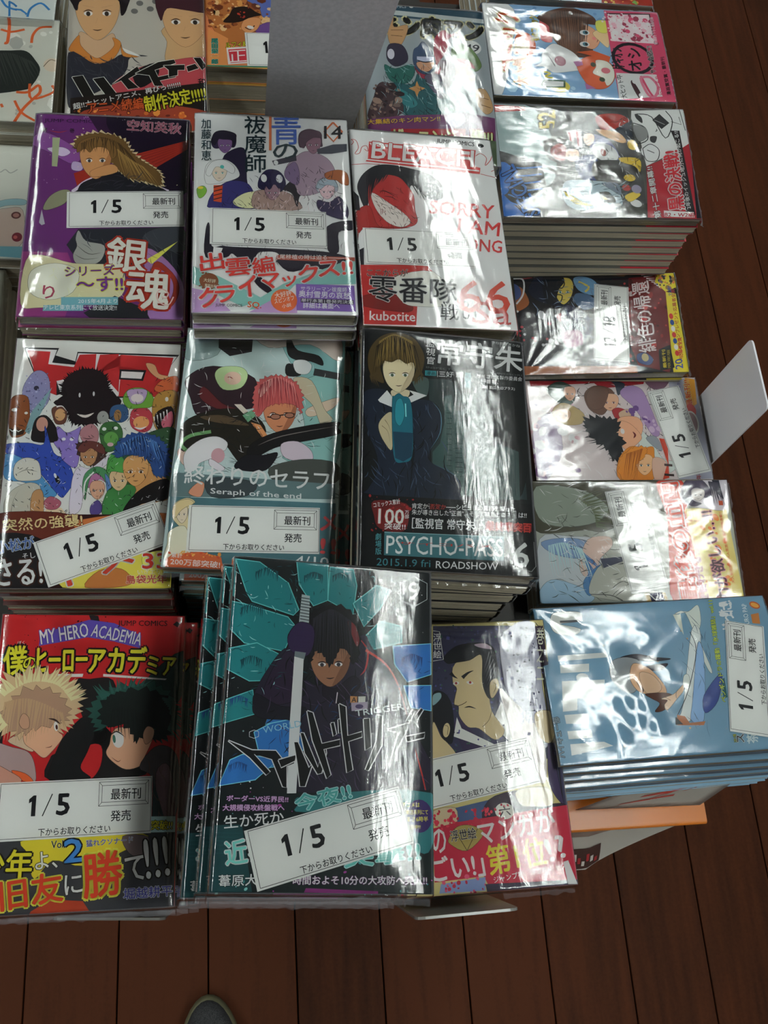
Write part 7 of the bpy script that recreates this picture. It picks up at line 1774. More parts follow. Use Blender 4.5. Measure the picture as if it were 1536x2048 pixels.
('p',704,[(27,89.9),(21,85.6),(21.2,91.4)],0),
('p',705,[(50.7,49.5),(51.7,46.9),(37.8,48.4),(36.9,51.6)],0),
('t','ペンギンドラの躍動「氷球雑誌」vol.11',706,(34.5,49.9),(76.1,-10.1),(-0.27,4.04),0.04,707,0.08),
('t','だった!!',8,(87.6,27.2),(22.2,-1.34),(-1.69,11.1),0.06,None,0.06),
('t','!!',8,(97.5,28.1),(11,-2.48),(0.04,9.73),0.08,None,0.06),
('t','KURO PAP',708,(88.2,16.7),(18.4,-2.22),(-0.37,3.72),0.03,None,0.06),
('e',709,104.9,8.15,4.13,2.8,-113.5),
('e',710,104.9,8.15,3.16,1.78,-113.5),
('p',711,[(97.8,13.3),(98.7,6.9),(90.1,8.18),(91,14)],0),
('t','スポーツ部',712,(6.13,50.2),(5.56,-0.64),(-0.18,2.35),0.04,713,0.1),
('t','ス',567,(5.76,45.1),(5.54,-1),(-0.12,5.13),0.05,698,0.1),
('t','茶',714,(5.03,34.8),(6.69,-0.78),(-0.7,8.25),0.05,None,0.06),
],
'hai': [
('p',715,[(-0.1,-0.1),(113.1,-0.1),(113.1,176.1),(-0.1,176.1)],0),
('e',716,54.3,129.6,2.96,3.02,3.7),
('e',716,67.6,133.1,2.98,3.04,3.7),
('e',716,58.7,139,2.98,3.05,3.9),
('e',716,72.1,141.9,2.99,3.07,3.8),
('p',717,[(10.3,104),(24.8,95.1),(36.2,103.6),(39.2,93.9),(36.4,82.1),(23,71.8),(5.12,82.4),(7.73,92.2)],1),
('p',718,[(5.11,143.1),(13,158.3),(33.2,159.8),(41.7,145.6),(41.1,124.5),(35.1,106.3),(24.1,95),(12.8,105),(6.32,122.3)],1),
('e',8,16,124.5,3.63,2.71,3.6),
('e',719,16,124.2,1.8,2.7,3.8),
('l',720,1.51,[(20,127),(15.9,128.4),(11.7,126.2)],2,1),
('l',720,1.52,[(20.6,131.6),(11.1,133.5)],2,0),
('e',8,31.2,125.5,3.65,2.72,3.6),
('e',719,31.2,125.2,1.82,2.72,3.5),
('l',720,1.51,[(27.2,127.5),(31.2,129.3),(35.6,127.7)],2,1),
('l',720,1.52,[(26.4,131.9),(35.9,135.1)],2,0),
('l',720,1.07,[(23.7,119.6),(22.4,113.8)],2,0),
('l',720,1.28,[(19.9,106.7),(23.9,106),(27.9,107.5)],2,1),
('p',721,[(0.55,151.3),(47.5,154.6),(48.4,134.2),(43.3,123.8),(38.8,143.8),(11,139.9),(6.92,127.5),(3.18,133.3)],1),
('p',722,[(1.5,86),(8.98,100),(10.7,88.5),(22.3,75.6),(30.7,79.9),(37.8,90),(36.3,98.7),(43.5,92.2),(36.5,74.5),(22.4,69.5),(3.76,80.4)],1),
('p',723,[(0.94,80.2),(22.4,69),(36.5,74.5),(45,80.7),(65.2,79.8),(50.8,77.1),(48,63.6),(36.8,47.9),(14.6,32.1),(7.89,24.5),(1.65,26.1)],1),
('p',724,[(43.6,88.3),(53.7,83.1),(59.5,79.5),(50.8,78.1)],0),
('p',722,[(43.5,91.3),(46.5,82.7),(58,78.5),(45.1,78.7)],1),
('p',725,[(78.6,112),(116.1,126.4),(115,80.5),(88.4,71.3),(79.7,76.7),(81.4,96.3)],1),
('p',718,[(78,136.7),(86.9,151.2),(108.6,152.6),(117.2,139.2),(115.9,119.3),(108.9,102),(96.8,91.2),(85,100.7),(78.7,117)],1),
('e',8,89.1,119.2,3.89,2.57,3.4),
('e',719,89.1,118.9,1.93,2.57,3.3),
('l',720,1.6,[(93.4,121.5),(89.1,122.8),(84.5,120.7)],2,1),
('l',720,1.61,[(94.2,125.8),(84.2,127.6)],2,0),
('e',8,105.4,120.2,3.91,2.57,3.5),
('e',719,105.4,119.8,1.95,2.57,3.5),
('l',720,1.61,[(101.2,122),(105.5,123.8),(110.1,122.3)],2,1),
('l',720,1.61,[(100.4,126.2),(110.7,129.3)],2,0),
('l',720,1.14,[(97.1,114.5),(95.5,109)],2,0),
('l',720,1.35,[(92.7,102.3),(96.9,101.6),(101.2,103.1)],2,1),
('p',508,[(74.4,152.4),(118.3,155.4),(117.8,132.6),(98.2,133.4),(81.7,134.4),(76.4,119.9)],1),
('f',726,0.83,[(0.23,80.2),(65.2,79.8),(36.8,47.9),(7.89,24.5)],60,-47,50,11.6,44),
('f',727,0.52,[(3.95,131.4),(44.7,134),(45,82.6),(5.17,80.5)],0,4,0,0.2,45),
('p',728,[(36.8,47.9),(53.7,63.8),(73.9,72.5),(115,80.5),(114.3,51.5),(45.4,33.4)],1),
('p',729,[(53.7,60),(71,72.4),(73.8,59.1),(59.5,45.2)],1),
('l',491,1.14,[(4.41,53.9),(12.8,56.2),(22.9,34.3),(14.6,32.1),(4.41,53.9)],0,0),
('p',730,[(4.41,53.9),(12.8,56.2),(22.9,34.3),(14.6,32.1)],0),
('l',491,1.15,[(21.2,52.8),(29.6,55.1),(39.7,38.7),(31.3,36.5),(21.2,52.8)],0,0),
('p',730,[(21.2,52.8),(29.6,55.1),(39.7,38.7),(31.3,36.5)],0),
('l',491,1.15,[(36.8,47.9),(56.6,67.8),(59.5,62.2),(49.5,54.2),(58,45.1),(49.5,42.9),(43.8,52),(36.8,47.9)],0,0),
('p',730,[(36.8,47.9),(56.6,67.8),(59.5,62.2),(49.5,54.2),(58,45.1),(49.5,42.9),(43.8,52)],0),
('l',491,1.17,[(55.2,60.1),(73.9,73.5),(87,77),(88.4,73.2),(71,64.7),(73.8,57.2),(86.8,61.6),(88.2,57.9),(75.2,53.5),(78,47.9),(70.9,47.6),(66.6,58.8),(55.2,60.1)],0,0),
('p',730,[(55.2,60.1),(73.9,73.5),(87,77),(88.4,73.2),(71,64.7),(73.8,57.2),(86.8,61.6),(88.2,57.9),(75.2,53.5),(78,47.9),(70.9,47.6),(66.6,58.8)],0),
('l',491,1.18,[(78.2,69.8),(95.7,71.7),(95.6,65.9),(89.8,65.6),(89.7,59.9),(82.5,57.6),(82.5,65.2),(78.2,69.8)],0,0),
('p',730,[(78.2,69.8),(95.7,71.7),(95.6,65.9),(89.8,65.6),(89.7,59.9),(82.5,57.6),(82.5,65.2)],0),
('l',491,1.19,[(97.2,69.8),(104.5,73.1),(107.4,68.4),(98.5,64.1),(97.2,69.8)],0,0),
('p',730,[(97.2,69.8),(104.5,73.1),(107.4,68.4),(98.5,64.1)],0),
('l',491,1.2,[(103.2,79.8),(109.1,80.1),(114,70.7),(110.3,66.6),(103.2,79.8)],0,0),
('p',730,[(103.2,79.8),(109.1,80.1),(114,70.7),(110.3,66.6)],0),
('p',731,[(3.58,31.6),(114.3,53.4),(114.7,10.3),(4.31,2.72)],0),
('p',732,[(14.9,19.3),(63.7,28.6),(115,21.4),(114.5,2.95),(15.3,-0.46)],1),
('x',[733,734,735],60,3.94,-0.84,113.6,21.3,0.95,4.14,58,0),
('t','超!!大ヒットアニメ、再びっ!!!!!!!',724,(6.62,19.9),(85.8,27.7),(-1.12,6),0.04,736,0.08),
('t','アニメ続編',737,(17.7,15.8),(44.6,7.21),(-1.08,11.9),0.05,736,0.08),
('t','制作決定!!!!!',738,(63.7,19.4),(50.2,14.1),(-2.3,16.3),0.05,739,0.09),
('t','和',730,(106.9,47.3),(5.85,1.21),(-0.7,9.41),0.03,None,0.06),
],
'onp': [
('p',740,[(-0.1,-0.1),(113.1,-0.1),(113.1,176.1),(-0.1,176.1)],0),
('p',741,[(4.47,81.7),(63.5,86.2),(60.5,63.6),(36.6,26.7),(16.6,30.8),(4.97,51.5)],1),
('x',[742,743,744,745],140,4.84,43.4,61.3,83.2,1.21,5.31,5,0),
('p',746,[(38.3,78.7),(61.1,80.4),(62.5,63.8),(52,58.9),(48.3,71.1)],1),
('p',747,[(44.4,46.1),(58,53.8),(57.4,38.8),(47.2,39.5)],1),
('p',748,[(32.2,46.6),(35.5,55),(43.8,58.3),(49.9,56),(46.4,44.9),(39.1,39.6),(34.1,42)],1),
('p',749,[(22.4,59.6),(26.6,68.1),(38,70.3),(45,65.3),(50.1,61.5),(40.7,58.1),(30.3,51.9),(17.1,51)],1),
('x',[750],10,26.4,57.1,40,69.1,0.6,1.45,10,0),
('l',751,1.07,[(35.7,46.2),(40.2,43.8),(44,48.8)],0,1),
('e',8,40.3,46.5,3.08,1.9,-16.1),
('p',752,[(3.83,43.3),(20.7,32.4),(19,1.85),(2.13,-0.42)],0),
('p',753,[(2.15,1.4),(56,3.22),(55.8,-1.25),(2.08,-3.02)],0),
('p',754,[(2.13,-0.42),(55.9,1.38),(55.8,-1.91),(2.08,-3.02)],0),
('v','尾田栄一郎',755,(5.62,2.38),(6.23,0.36),(0.52,29.3),0.06,756,0.1),
('p',757,[(5.78,11.5),(12.2,11.9),(12.2,9.3),(5.74,8.91)],0),
('t','ルフィ&ロー',758,(18.6,20.9),(27.1,5.7),(-0.37,6.05),0.04,759,0.09),
('p',8,[(18.9,21.6),(37.1,24.1),(38,5.58),(20,2.96)],0),
('p',760,[(20.4,19.7),(36,22),(36.5,6.81),(22,4.64)],0),
('t','正',8,(21,5.24),(15,2.2),(-0.34,13.1),0,None,0.06),
],
'kin': [
('p',761,[(-0.1,-0.1),(113.1,-0.1),(113.1,176.1),(-0.1,176.1)],0),
('p',762,[(22.1,182),(114.1,177.6),(114.1,167.3),(21.4,170.5)],0),
('p',763,[(21.4,170.5),(114.1,167.3),(114.1,162.3),(21.1,164.8)],0),
('p',764,[(21.1,164.8),(114.1,162.3),(114.4,159.8),(21,162.3)],0),
('t','JUMP COMICS',765,(16.8,171.9),(24.4,0.9),(0.41,4.58),0.02,None,0.06),
('e',126,46.2,176.3,1.95,1.79,5.9),
('t','キン肉マン',766,(15.2,140.1),(94.5,0.43),(2.6,25),0.08,767,0.12),
('e',8,98.8,132.3,8.99,8.2,5.4),
('t','49',768,(91.7,127.7),(13.5,0.02),(1.14,8.21),0.06,None,0.06),
('p',769,[(79.7,127.8),(88,136),(97.3,131.9),(103.2,122.7),(106,110.7),(98.7,104),(91,114.2),(80.8,117)],1),
('p',770,[(82.7,117.1),(94.1,117),(100,107.8),(93.5,109.6)],1),
('e',771,94,115.1,1.74,2.21,5.3),
('p',772,[(81.2,110.9),(93.4,108.4),(98.4,100.4),(96.6,90.7),(82.5,91.9),(79.5,101.2)],1),
('p',773,[(65,109.5),(71.1,114.9),(81.2,110.9),(79.9,94),(66.1,74),(63.4,87.9)],1),
('p',774,[(63.9,133.7),(67.5,143.9),(74.8,150.8),(79.2,146.3),(89.1,148.5),(78.8,141.3),(75.9,127.5),(67.1,112.1),(62.9,106.9)],1),
('p',775,[(25.5,157.2),(26.8,163.5),(29.1,161.9),(28.9,150.1),(40.5,153.7),(41,146.3),(36.4,133.6),(32.4,128.3),(24.9,128.8),(22.7,140.8)],1),
('l',776,0.55,[(25.8,146),(37.2,147.2)],0,0),
('l',776,0.55,[(25.5,139.8),(35.9,139.6)],0,0),
('p',673,[(23,128.6),(34.3,129.7),(39.3,119.2),(37.8,109.5),(27.2,103.7),(20.3,112.7)],1),
('e',777,24.3,117.8,3.2,6.04,-4.6),
('p',778,[(18,105.3),(27.1,101.3),(42.3,107.5),(44.5,98.1),(37.2,85.7),(24.3,85.8),(19.2,93.6)],1),
('p',779,[(22.4,84.4),(40.9,84.8),(47.4,98.4),(54.9,99),(67.2,76.5),(76.6,65.6),(75.8,55.1),(62.5,50.6),(33.2,49.5),(25.1,66.1)],1),
('p',780,[(25.9,80),(38.4,74.1),(45,63.1),(37.4,57.9),(28.7,66.4)],1),
('p',781,[(45.3,124.6),(49.3,128.7),(54,135.2),(58.9,129.6),(63,121.4),(64.1,109.4),(60.5,99.5),(52.8,96.5),(45.8,103),(43.6,112.4)],1),
('p',782,[(47.2,110.3),(62.3,111.7),(61,105.5),(55.9,100.3),(49.5,102.1)],1),
('p',783,[(47.6,117),(62.8,117.8),(61.9,111.6),(47.3,111.5)],0),
('l',784,1.3,[(47.4,112.7),(54.8,111),(62.5,113.5)],0,1),
('p',785,[(44.1,105.2),(49.2,98.5),(56.6,96.8),(65.4,102.3),(68.6,107.4),(66,97.6),(56.2,92),(48.9,93.8)],1),
('p',786,[(52.7,94.1),(66,97.6),(70.1,76.7),(64.1,71.5)],1),
('p',787,[(45.8,88.8),(47.3,83),(52.7,81.1),(46.9,77.1),(44.6,70.5),(43.2,76.8),(37.8,79.9),(43.5,82.7)],0),
('p',788,[(12.3,83.6),(22.3,82.1),(31.6,52.8),(1.22,42.6),(7,69.2)],1),
('x',[789,790,791],40,3.08,43.9,29.7,82.7,1.26,5.23,34,0),
('p',792,[(98.7,82.6),(106.4,84.4),(111,73),(111.8,61.4),(104.8,56.2),(98.3,67.3)],1),
('l',793,0.53,[(100.9,75.7),(109.1,72.8)],0,0),
('l',793,0.53,[(99.2,67.4),(110.2,63.6)],0,0),
('f',794,0.54,[(18.1,107.7),(67.1,112.1),(75.9,56.3),(7.81,48.7)],110,-67,50,8.6,44),
('f',795,0.43,[(18.1,107.7),(67.1,112.1),(75.9,56.3),(7.81,48.7)],60,-67,50,7.5,45),
('p',796,[(-1.47,42.4),(31.4,49.4),(70.1,53.5),(85.2,57),(112.8,52.2),(110.7,20.2),(-2.84,12.3)],0),
('p',598,[(70,52.4),(81.5,56.7),(86.5,50.2),(80.2,40.6),(70.2,42.1)],1),
('t','大集結のキン肉マン!!',797,(-0.39,36.9),(63.9,8.74),(0.04,5.6),0.05,798,0.09),
('p',612,[(19.6,33.9),(85.5,38.7),(83.2,11.6),(18,5.03)],0),
('t','ザ・ニンジャ戦!!!',799,(18.6,16),(89.2,3.97),(1.36,19),0.05,612,0.08),
('p',800,[(104.9,27.7),(111.3,27),(109.6,0.12),(104.1,-0.24)],0),
],
'pa': [
('p',801,[(-0.1,-0.1),(113.1,-0.1),(113.1,176.1),(-0.1,176.1)],0),
('l',802,2.04,[(29.6,45.6),(22.2,40.6),(19.2,31.8)],0,1),
('l',802,2.03,[(12.3,22.6),(22.4,20.7),(29.4,12.7),(22.2,4.89)],0,1),
('t','アオ',802,(13.2,22.7),(38.9,3.41),(-1.85,16.9),0.02,None,0.06),
],
'pb': [
('p',803,[(-0.1,-0.1),(113.1,-0.1),(113.1,176.1),(-0.1,176.1)],0),
('x',[804,805],40,-3.55,-3.27,110.6,76.2,1.64,9.86,4,0),
('l',806,2.69,[(122.2,47.1),(109,41.9),(86,41.4),(83.8,44)],0,1),
('l',806,2.3,[(98.8,48),(96.7,39.5),(100.5,28.6)],0,1),
('l',806,2.34,[(105.5,6.36),(103.6,16.1),(95.4,21.2),(85.8,21.9)],0,1),
('p',807,[(68.2,72.7),(75.8,37.8),(76,25.3),(67.2,17.7),(56.4,12.8),(41.2,17.2),(33.2,26.2),(28.2,68.9)],1),
('s',808,1.29,[(69.8,53.8),(73,37.5),(65.1,20.4)],[(37.4,42.8),(37,23.8),(50.8,12.4)],20,13,1.29),
('e',809,62.7,3.52,6.95,7.46,-85.3),
('l',810,0.65,[(60.3,10.3),(68.2,5.28),(66.8,-0.39)],0,1),
('l',806,2.54,[(31.1,30.1),(31.8,20.6),(39.7,13),(32.5,11.1),(24.9,16),(13.6,23.3),(-2.87,30.1)],0,1),
('l',806,2.23,[(41,19.9),(24.8,17.4),(33.4,0.2),(40.5,2.05)],0,1),
('l',806,2.2,[(22,30.7),(9.92,24.4),(1.83,13)],0,1),
('l',806,2.19,[(17.7,41.1),(14.2,39.5)],0,1),
],
'pc': [
('p',811,[(-0.1,-0.1),(113.1,-0.1),(113.1,176.1),(-0.1,176.1)],0),
('l',812,0.96,[(87,43.8),(84.5,39.4),(87.5,35.5),(84.2,31.1),(88.1,25.8)],0,1),
('p',813,[(47.1,54),(57.1,33.1),(58,18),(52.7,17.6),(51,32.6),(42,50.8)],1),
('p',814,[(40.2,53.4),(48.3,32.4),(47.3,18.6),(16.2,16.3),(8.75,29.2),(12.8,50.9)],1),
('e',815,42.1,23.4,3.81,3.49,-86.8),
('e',816,42.1,23.4,2.44,2.1,-86.7),
('e',817,20.8,21,4.04,4.46,-87.2),
('e',818,20.7,22.3,1.62,1.71,-87.2),
('p',819,[(11.1,50.8),(11.9,16),(0.87,16.5),(2.69,50)],0),
],
'pd': [
('p',820,[(-0.1,-0.1),(113.1,-0.1),(113.1,176.1),(-0.1,176.1)],0),
],
'top': [
('p',821,[(-0.1,-0.1),(113.1,-0.1),(113.1,176.1),(-0.1,176.1)],0),
('p',822,[(51.3,48.8),(56.6,-5.75),(-2.35,0.28),(-2.71,57.4)],0),
('x',[823,824,825],30,-4.83,-1.6,23.2,55.6,1.26,4.19,5,0),
],
}

# ---------------------------------------------------------------- the room
PLANK_W = 0.1295
def build_floor():
    root = empty('floor', (0, 0, -0.02))
    root['kind'] = 'structure'
    sub = bmesh.new()
    add_box(sub, (0.3, 1.2, -0.004), (6.0, 8.0, 0.008))
    link_mesh('subfloor', sub, mat('dark_joint', srgb('0c0705'), 0.8), root)
    m = mat('brown_floor_board', srgb('5a2f1b'), 0.6, 0.1)
    nt = m.node_tree
    b = nt.nodes['Principled BSDF']
    tc = nt.nodes.new('ShaderNodeTexCoord'); mp = nt.nodes.new('ShaderNodeMapping')
    mp.inputs['Scale'].default_value = (14, 1.3, 1)
    oi = nt.nodes.new('ShaderNodeObjectInfo')
    n1 = nt.nodes.new('ShaderNodeTexNoise'); n1.noise_dimensions = '4D'; n1.inputs['Scale'].default_value = 5; n1.inputs['Detail'].default_value = 8
    n2 = nt.nodes.new('ShaderNodeTexNoise'); n2.inputs['Scale'].default_value = 220; n2.inputs['Detail'].default_value = 3
    mx = nt.nodes.new('ShaderNodeMath'); mx.operation = 'MULTIPLY_ADD'; mx.inputs[1].default_value = 0.35
    ad = nt.nodes.new('ShaderNodeMath'); ad.operation = 'MULTIPLY_ADD'; ad.inputs[1].default_value = 0.36
    cr = nt.nodes.new('ShaderNodeValToRGB')
    cr.color_ramp.elements[0].position = 0.35; cr.color_ramp.elements[1].position = 0.95
    cr.color_ramp.elements[0].color = (*srgb('251106'), 1); cr.color_ramp.elements[1].color = (*srgb('492411'), 1)
    ml = nt.nodes.new('ShaderNodeMath'); ml.operation = 'MULTIPLY'; ml.inputs[1].default_value = 9.0
    nt.links.new(tc.outputs['Object'], mp.inputs[0]); nt.links.new(mp.outputs[0], n1.inputs['Vector'])
    nt.links.new(oi.outputs['Random'], ml.inputs[0]); nt.links.new(ml.outputs[0], n1.inputs['W'])
    nt.links.new(tc.outputs['Object'], n2.inputs['Vector'])
    nt.links.new(n2.outputs['Fac'], mx.inputs[0]); nt.links.new(n1.outputs['Fac'], mx.inputs[2])
    nt.links.new(oi.outputs['Random'], ad.inputs[0]); nt.links.new(mx.outputs[0], ad.inputs[2])
    nt.links.new(ad.outputs[0], cr.inputs[0]); nt.links.new(cr.outputs[0], b.inputs['Base Color'])
    me = {}
    rnd = random.Random(4)
    L = 3.64
    proto = None
    for i in range(-16, 30):
        off = rnd.choice((0.35, 0.8, 2.6, 3.0)) + rnd.uniform(0, 0.3)
        if i == 9: off = -1.62
        for j in range(-1, 3):
            x = -0.0705 + PLANK_W * i
            y = j * L + off + 0.35
            if proto is None:
                bm = bmesh.new()
                add_box(bm, (0, 0, 0.006), (PLANK_W - 0.0022, L - 0.0022, 0.012))
                bevel_all(bm, 0.0008, 1)
                proto = link_mesh('floor_board', bm, m, root)
                o = proto
            else:
                o = bpy.data.objects.new('floor_board', proto.data)
                COL.objects.link(o)
                o.parent = root
            o.location = (x + PLANK_W / 2, y, 0.008)
build_floor()

def build_ceiling():
    bm = bmesh.new()
    add_box(bm, (0.3, 1.2, CEILING_Z + 0.1), (9.0, 9.0, 0.04))
    o = link_mesh('ceiling', bm, mat('darkened_ceiling_board', srgb('4c4c4a'), 0.9, 0.1))  # unseen ceiling, dimness put into its dark colour so the wrap reflects less haze
    o['kind'] = 'structure'
    tube_m = bpy.data.materials.new('lit_fluorescent_tube')
    tube_m.use_nodes = True
    nt = tube_m.node_tree
    nt.nodes.clear()
    e = nt.nodes.new('ShaderNodeEmission'); e.inputs[0].default_value = (0.93, 1.0, 0.96, 1); e.inputs[1].default_value = TUBE_STRENGTH
    ou = nt.nodes.new('ShaderNodeOutputMaterial'); nt.links.new(e.outputs[0], ou.inputs[0])
    body_m = mat('white_lamp_housing', srgb('d8d8d4'), 0.4)
    k = 0
    for x, ys in TUBE_ROWS:
        for y in ys:
            r = empty('ceiling_lamp', (x, y, CEILING_Z))
            tag(r, 'white twin tube ceiling lamp, %s, %s along its row' % ('right row' if x > 0 else 'left row', ORDINALS[ys.index(y)]), 'lamp', 'ceiling tube lamps')
            bm = bmesh.new(); add_box(bm, (0, 0, 0.05), (0.24, 1.24, 0.06)); bevel_all(bm, 0.006)
            link_mesh('housing', bm, body_m, r)
            for s in (-1, 1):
                bm = bmesh.new()
                bmesh.ops.create_cone(bm, cap_ends=True, segments=14, radius1=0.0095, radius2=0.0095, depth=1.19, matrix=Matrix.Translation((s * 0.07, 0, -0.005)) @ Matrix.Rotation(math.pi / 2, 4, 'X'))
                link_mesh('tube', bm, tube_m, r)
                for t in (-1, 1):
                    bm = bmesh.new()
                    add_box(bm, (s * 0.07, t * 0.605, 0.0), (0.036, 0.02, 0.05))
                    link_mesh('lamp_holder', bm, body_m, r)
build_ceiling()

TABLE_Z = 0.735
def build_table():
    t = empty('display_table', (0.05, 0.45, 0))
    tag(t, 'low dark display table under the stacks of comics', 'table')
    bm = bmesh.new()
    add_box(bm, (-0.11, 0.005, TABLE_Z - 0.015), (0.54, 0.95, 0.03))
    add_box(bm, (0.265, 0.0225, TABLE_Z - 0.015), (0.21, 0.875, 0.03))
    add_box(bm, (0.225, -0.4325, TABLE_Z - 0.015), (0.13, 0.035, 0.03))
    link_mesh('tabletop', bm, TABLE, t)
    for sx in (-0.26, 0.30):
        for sy in (-0.33, 0.42):
            bm = bmesh.new(); add_box(bm, (sx, sy, (TABLE_Z - 0.03) / 2), (0.04, 0.04, TABLE_Z - 0.03)); bevel_all(bm, 0.003)
            link_mesh('leg', bm, METAL, t)
build_table()

# ---------------------------------------------------------------- books
_mesh_cache = {}
def cached(key, fn):
    if key not in _mesh_cache:
        _mesh_cache[key] = fn()
    return _mesh_cache[key]

def u_profile(w, t, r, th):
    """outline (x, z) of a folded paper jacket: top board, rounded spine at +x, bottom board"""
    def path(ins):
        pts = [(-w / 2, t - ins)]
        for k in range(5):
            a = math.pi / 2 * (1 - k / 4)
            pts.append((w / 2 - r + (r - ins) * math.cos(a), t - r + (r - ins) * math.sin(a)))
        for k in range(5):
            a = -math.pi / 2 * k / 4
            pts.append((w / 2 - r + (r - ins) * math.cos(a), r + (r - ins) * math.sin(a)))
        pts.append((-w / 2, ins))
        return pts
    return path(0), path(th)

def jacket_mesh(w, h, t, y0, y1, th, material, grow=0.0):
    def make():
        bm = bmesh.new()
        r = min(0.0028, t * 0.3)
        A, B = u_profile(w + grow * 2, t + grow * 2, r, th)
        rows = []
        for y in (y0, y1):
            rows.append(([bm.verts.new((x, y, z - grow)) for x, z in A], [bm.verts.new((x, y, z - grow)) for x, z in B]))
        n = len(A)
        (a0, b0), (a1, b1) = rows
        for i in range(n - 1):
            bm.faces.new((a0[i], a0[i + 1], a1[i + 1], a1[i]))
            bm.faces.new((b0[i], b1[i], b1[i + 1], b0[i + 1]))
            bm.faces.new((a0[i], b0[i], b0[i + 1], a0[i + 1]))
            bm.faces.new((a1[i], a1[i + 1], b1[i + 1], b1[i]))
        for i in (0, n - 1):
            bm.faces.new((a0[i], a1[i], b1[i], b0[i]))
        bmesh.ops.recalc_face_normals(bm, faces=bm.faces[:])
        me = bpy.data.meshes.new('cover')
        bm.to_mesh(me); bm.free()
        me.materials.append(material)
        return me
    return cached(('j', round(w, 4), round(h, 4), round(t, 4), round(y0, 4), round(y1, 4), material.name, round(grow, 5)), make)

def pages_mesh(w, h, t):
    def make():
        bm = bmesh.new()
        # gently uneven block of pages, in five leaves-bundles so that the edge looks layered
        rnd = random.Random(int(t * 1e5))
        n = 6
        z0 = 0.0004
        dz = (t - 0.0008) / n
        for i in range(n):
            j = rnd.uniform(-0.0004, 0.0004)
            add_box(bm, (-0.0008 + j, rnd.uniform(-0.0004, 0.0004), z0 + dz * (i + 0.5)), (w - 0.0028, h - 0.0012, dz * 0.995))
        me = bpy.data.meshes.new('page_block')
        bm.to_mesh(me); bm.free()
        me.materials.append(PAGES)
        return me
    return cached(('pg', round(w, 4), round(h, 4), round(t, 4)), make)

def wrap_mesh(w, h, t, seed, amp=1.0, ladder=None, bulges=(), dome=0.0, nx=64, ny=92):
    bm = bmesh.new()
    m = 0.0035
    rnd = random.Random(seed)
    ox, oy = rnd.uniform(0, 50), rnd.uniform(0, 50)
    folds = [(rnd.choice((-1, 1)) * w / 2, rnd.choice((-1, 1)) * h / 2, rnd.uniform(3, 7), rnd.uniform(0, 6)) for _ in range(2)]
    grid = []
    top = t + 0.0016
    for j in range(ny + 1):
        row = []
        for i in range(nx + 1):
            x = (i / nx - 0.5) * (w + 2 * m + 2 * 0.005)
            y = (j / ny - 0.5) * (h + 2 * m + 2 * 0.005)
            ex = max(0, abs(x) - w / 2 - 0.0006); ey = max(0, abs(y) - h / 2 - 0.0006)
            px = math.copysign(min(abs(x), w / 2 + 0.0006 + ex * 0.12), x)
            py = math.copysign(min(abs(y), h / 2 + 0.0006 + ey * 0.18), y)
            drop = math.hypot(ex, ey) * 0.9
            drop = min(drop, t * 0.75)
            v = Vector((px * 1000, py * 1000, 0))
            hgt = 0.50 * noise.noise(Vector((v.x / 26 + ox, v.y / 95 + oy, 0)))
            hgt += 0.11 * noise.noise(Vector((v.x / 9 + oy, v.y / 34 + ox, 3)))
            rd = noise.noise(Vector((v.x / 15 + v.y / 40 + ox, v.y / 60 - v.x / 50, 7)))
            hgt += 0.20 * (1 - min(abs(rd) * 5, 1)) ** 2
            hgt += 0.014 * noise.noise(Vector((v.x / 3.2, v.y / 4.5, ox)))
            for fx, fy, fk, fp in folds:
                dx, dy = px - fx, py - fy
                d = math.hypot(dx, dy)
                a = math.atan2(dy, dx)
                hgt += 0.3 * math.sin(a * fk * 3 + fp) * math.exp(-d / 0.022) * min(d / 0.01, 1)
            if ladder:
                lx, ly0, ly1, lw = ladder
                k = math.exp(-((px - lx - (py - ly0) * 0.12) / lw) ** 2)
                if ly0 < py < ly1:
                    hgt += 0.30 * k * math.sin(py * 1000 / 4.2 * 2 * math.pi + 2 * noise.noise(Vector((py * 90, 1, 1))))
            edge = 1 - 0.7 * min(1, (ex + ey) / 0.002)
            rim = max(0.0, (abs(px) - (w / 2 - 0.008)) / 0.008)
            puff = sum(bh_ * math.exp(-((px - bx) ** 2 + (py - by) ** 2) / (br * br)) for bx, by, br, bh_ in bulges) * 0.001
            z = top - drop - 0.0011 * min(rim, 1.0) ** 2 + puff + dome * 0.001 * (1 - min(1.0, abs(px) / (w / 2)) ** 2) * max(0.0, 1 - (abs(py) / (h / 2)) ** 8) + max(hgt * amp * edge, -0.38) * 0.001
            row.append(bm.verts.new((px, py, z)))
        grid.append(row)
    for j in range(ny):
        for i in range(nx):
            f = bm.faces.new((grid[j][i], grid[j][i + 1], grid[j + 1][i + 1], grid[j + 1][i]))
            f.smooth = True
    # crimped seam flap at the lower edge
    prev = None
    for i in range(nx + 1):
        a = grid[0][i]
        b = bm.verts.new((a.co.x, a.co.y - 0.0035 - 0.0018 * noise.noise(Vector((i * 0.31, seed, 0))), a.co.z - 0.002 + 0.0012 * noise.noise(Vector((i * 0.7, seed, 5)))))
        if prev:
            f = bm.faces.new((prev[1], b, a, prev[0])); f.smooth = True
        prev = (a, b)
    me = bpy.data.meshes.new('plastic_wrap')
    bm.to_mesh(me); bm.free()
    me.materials.append(FILM)
    return me

def obj(name, me, parent):
    o = bpy.data.objects.new(name, me)
    COL.objects.link(o)
    o.parent = parent
    return o

def band_limits(h, band):
    return -h / 2 - 0.0001, -h / 2 + band * h

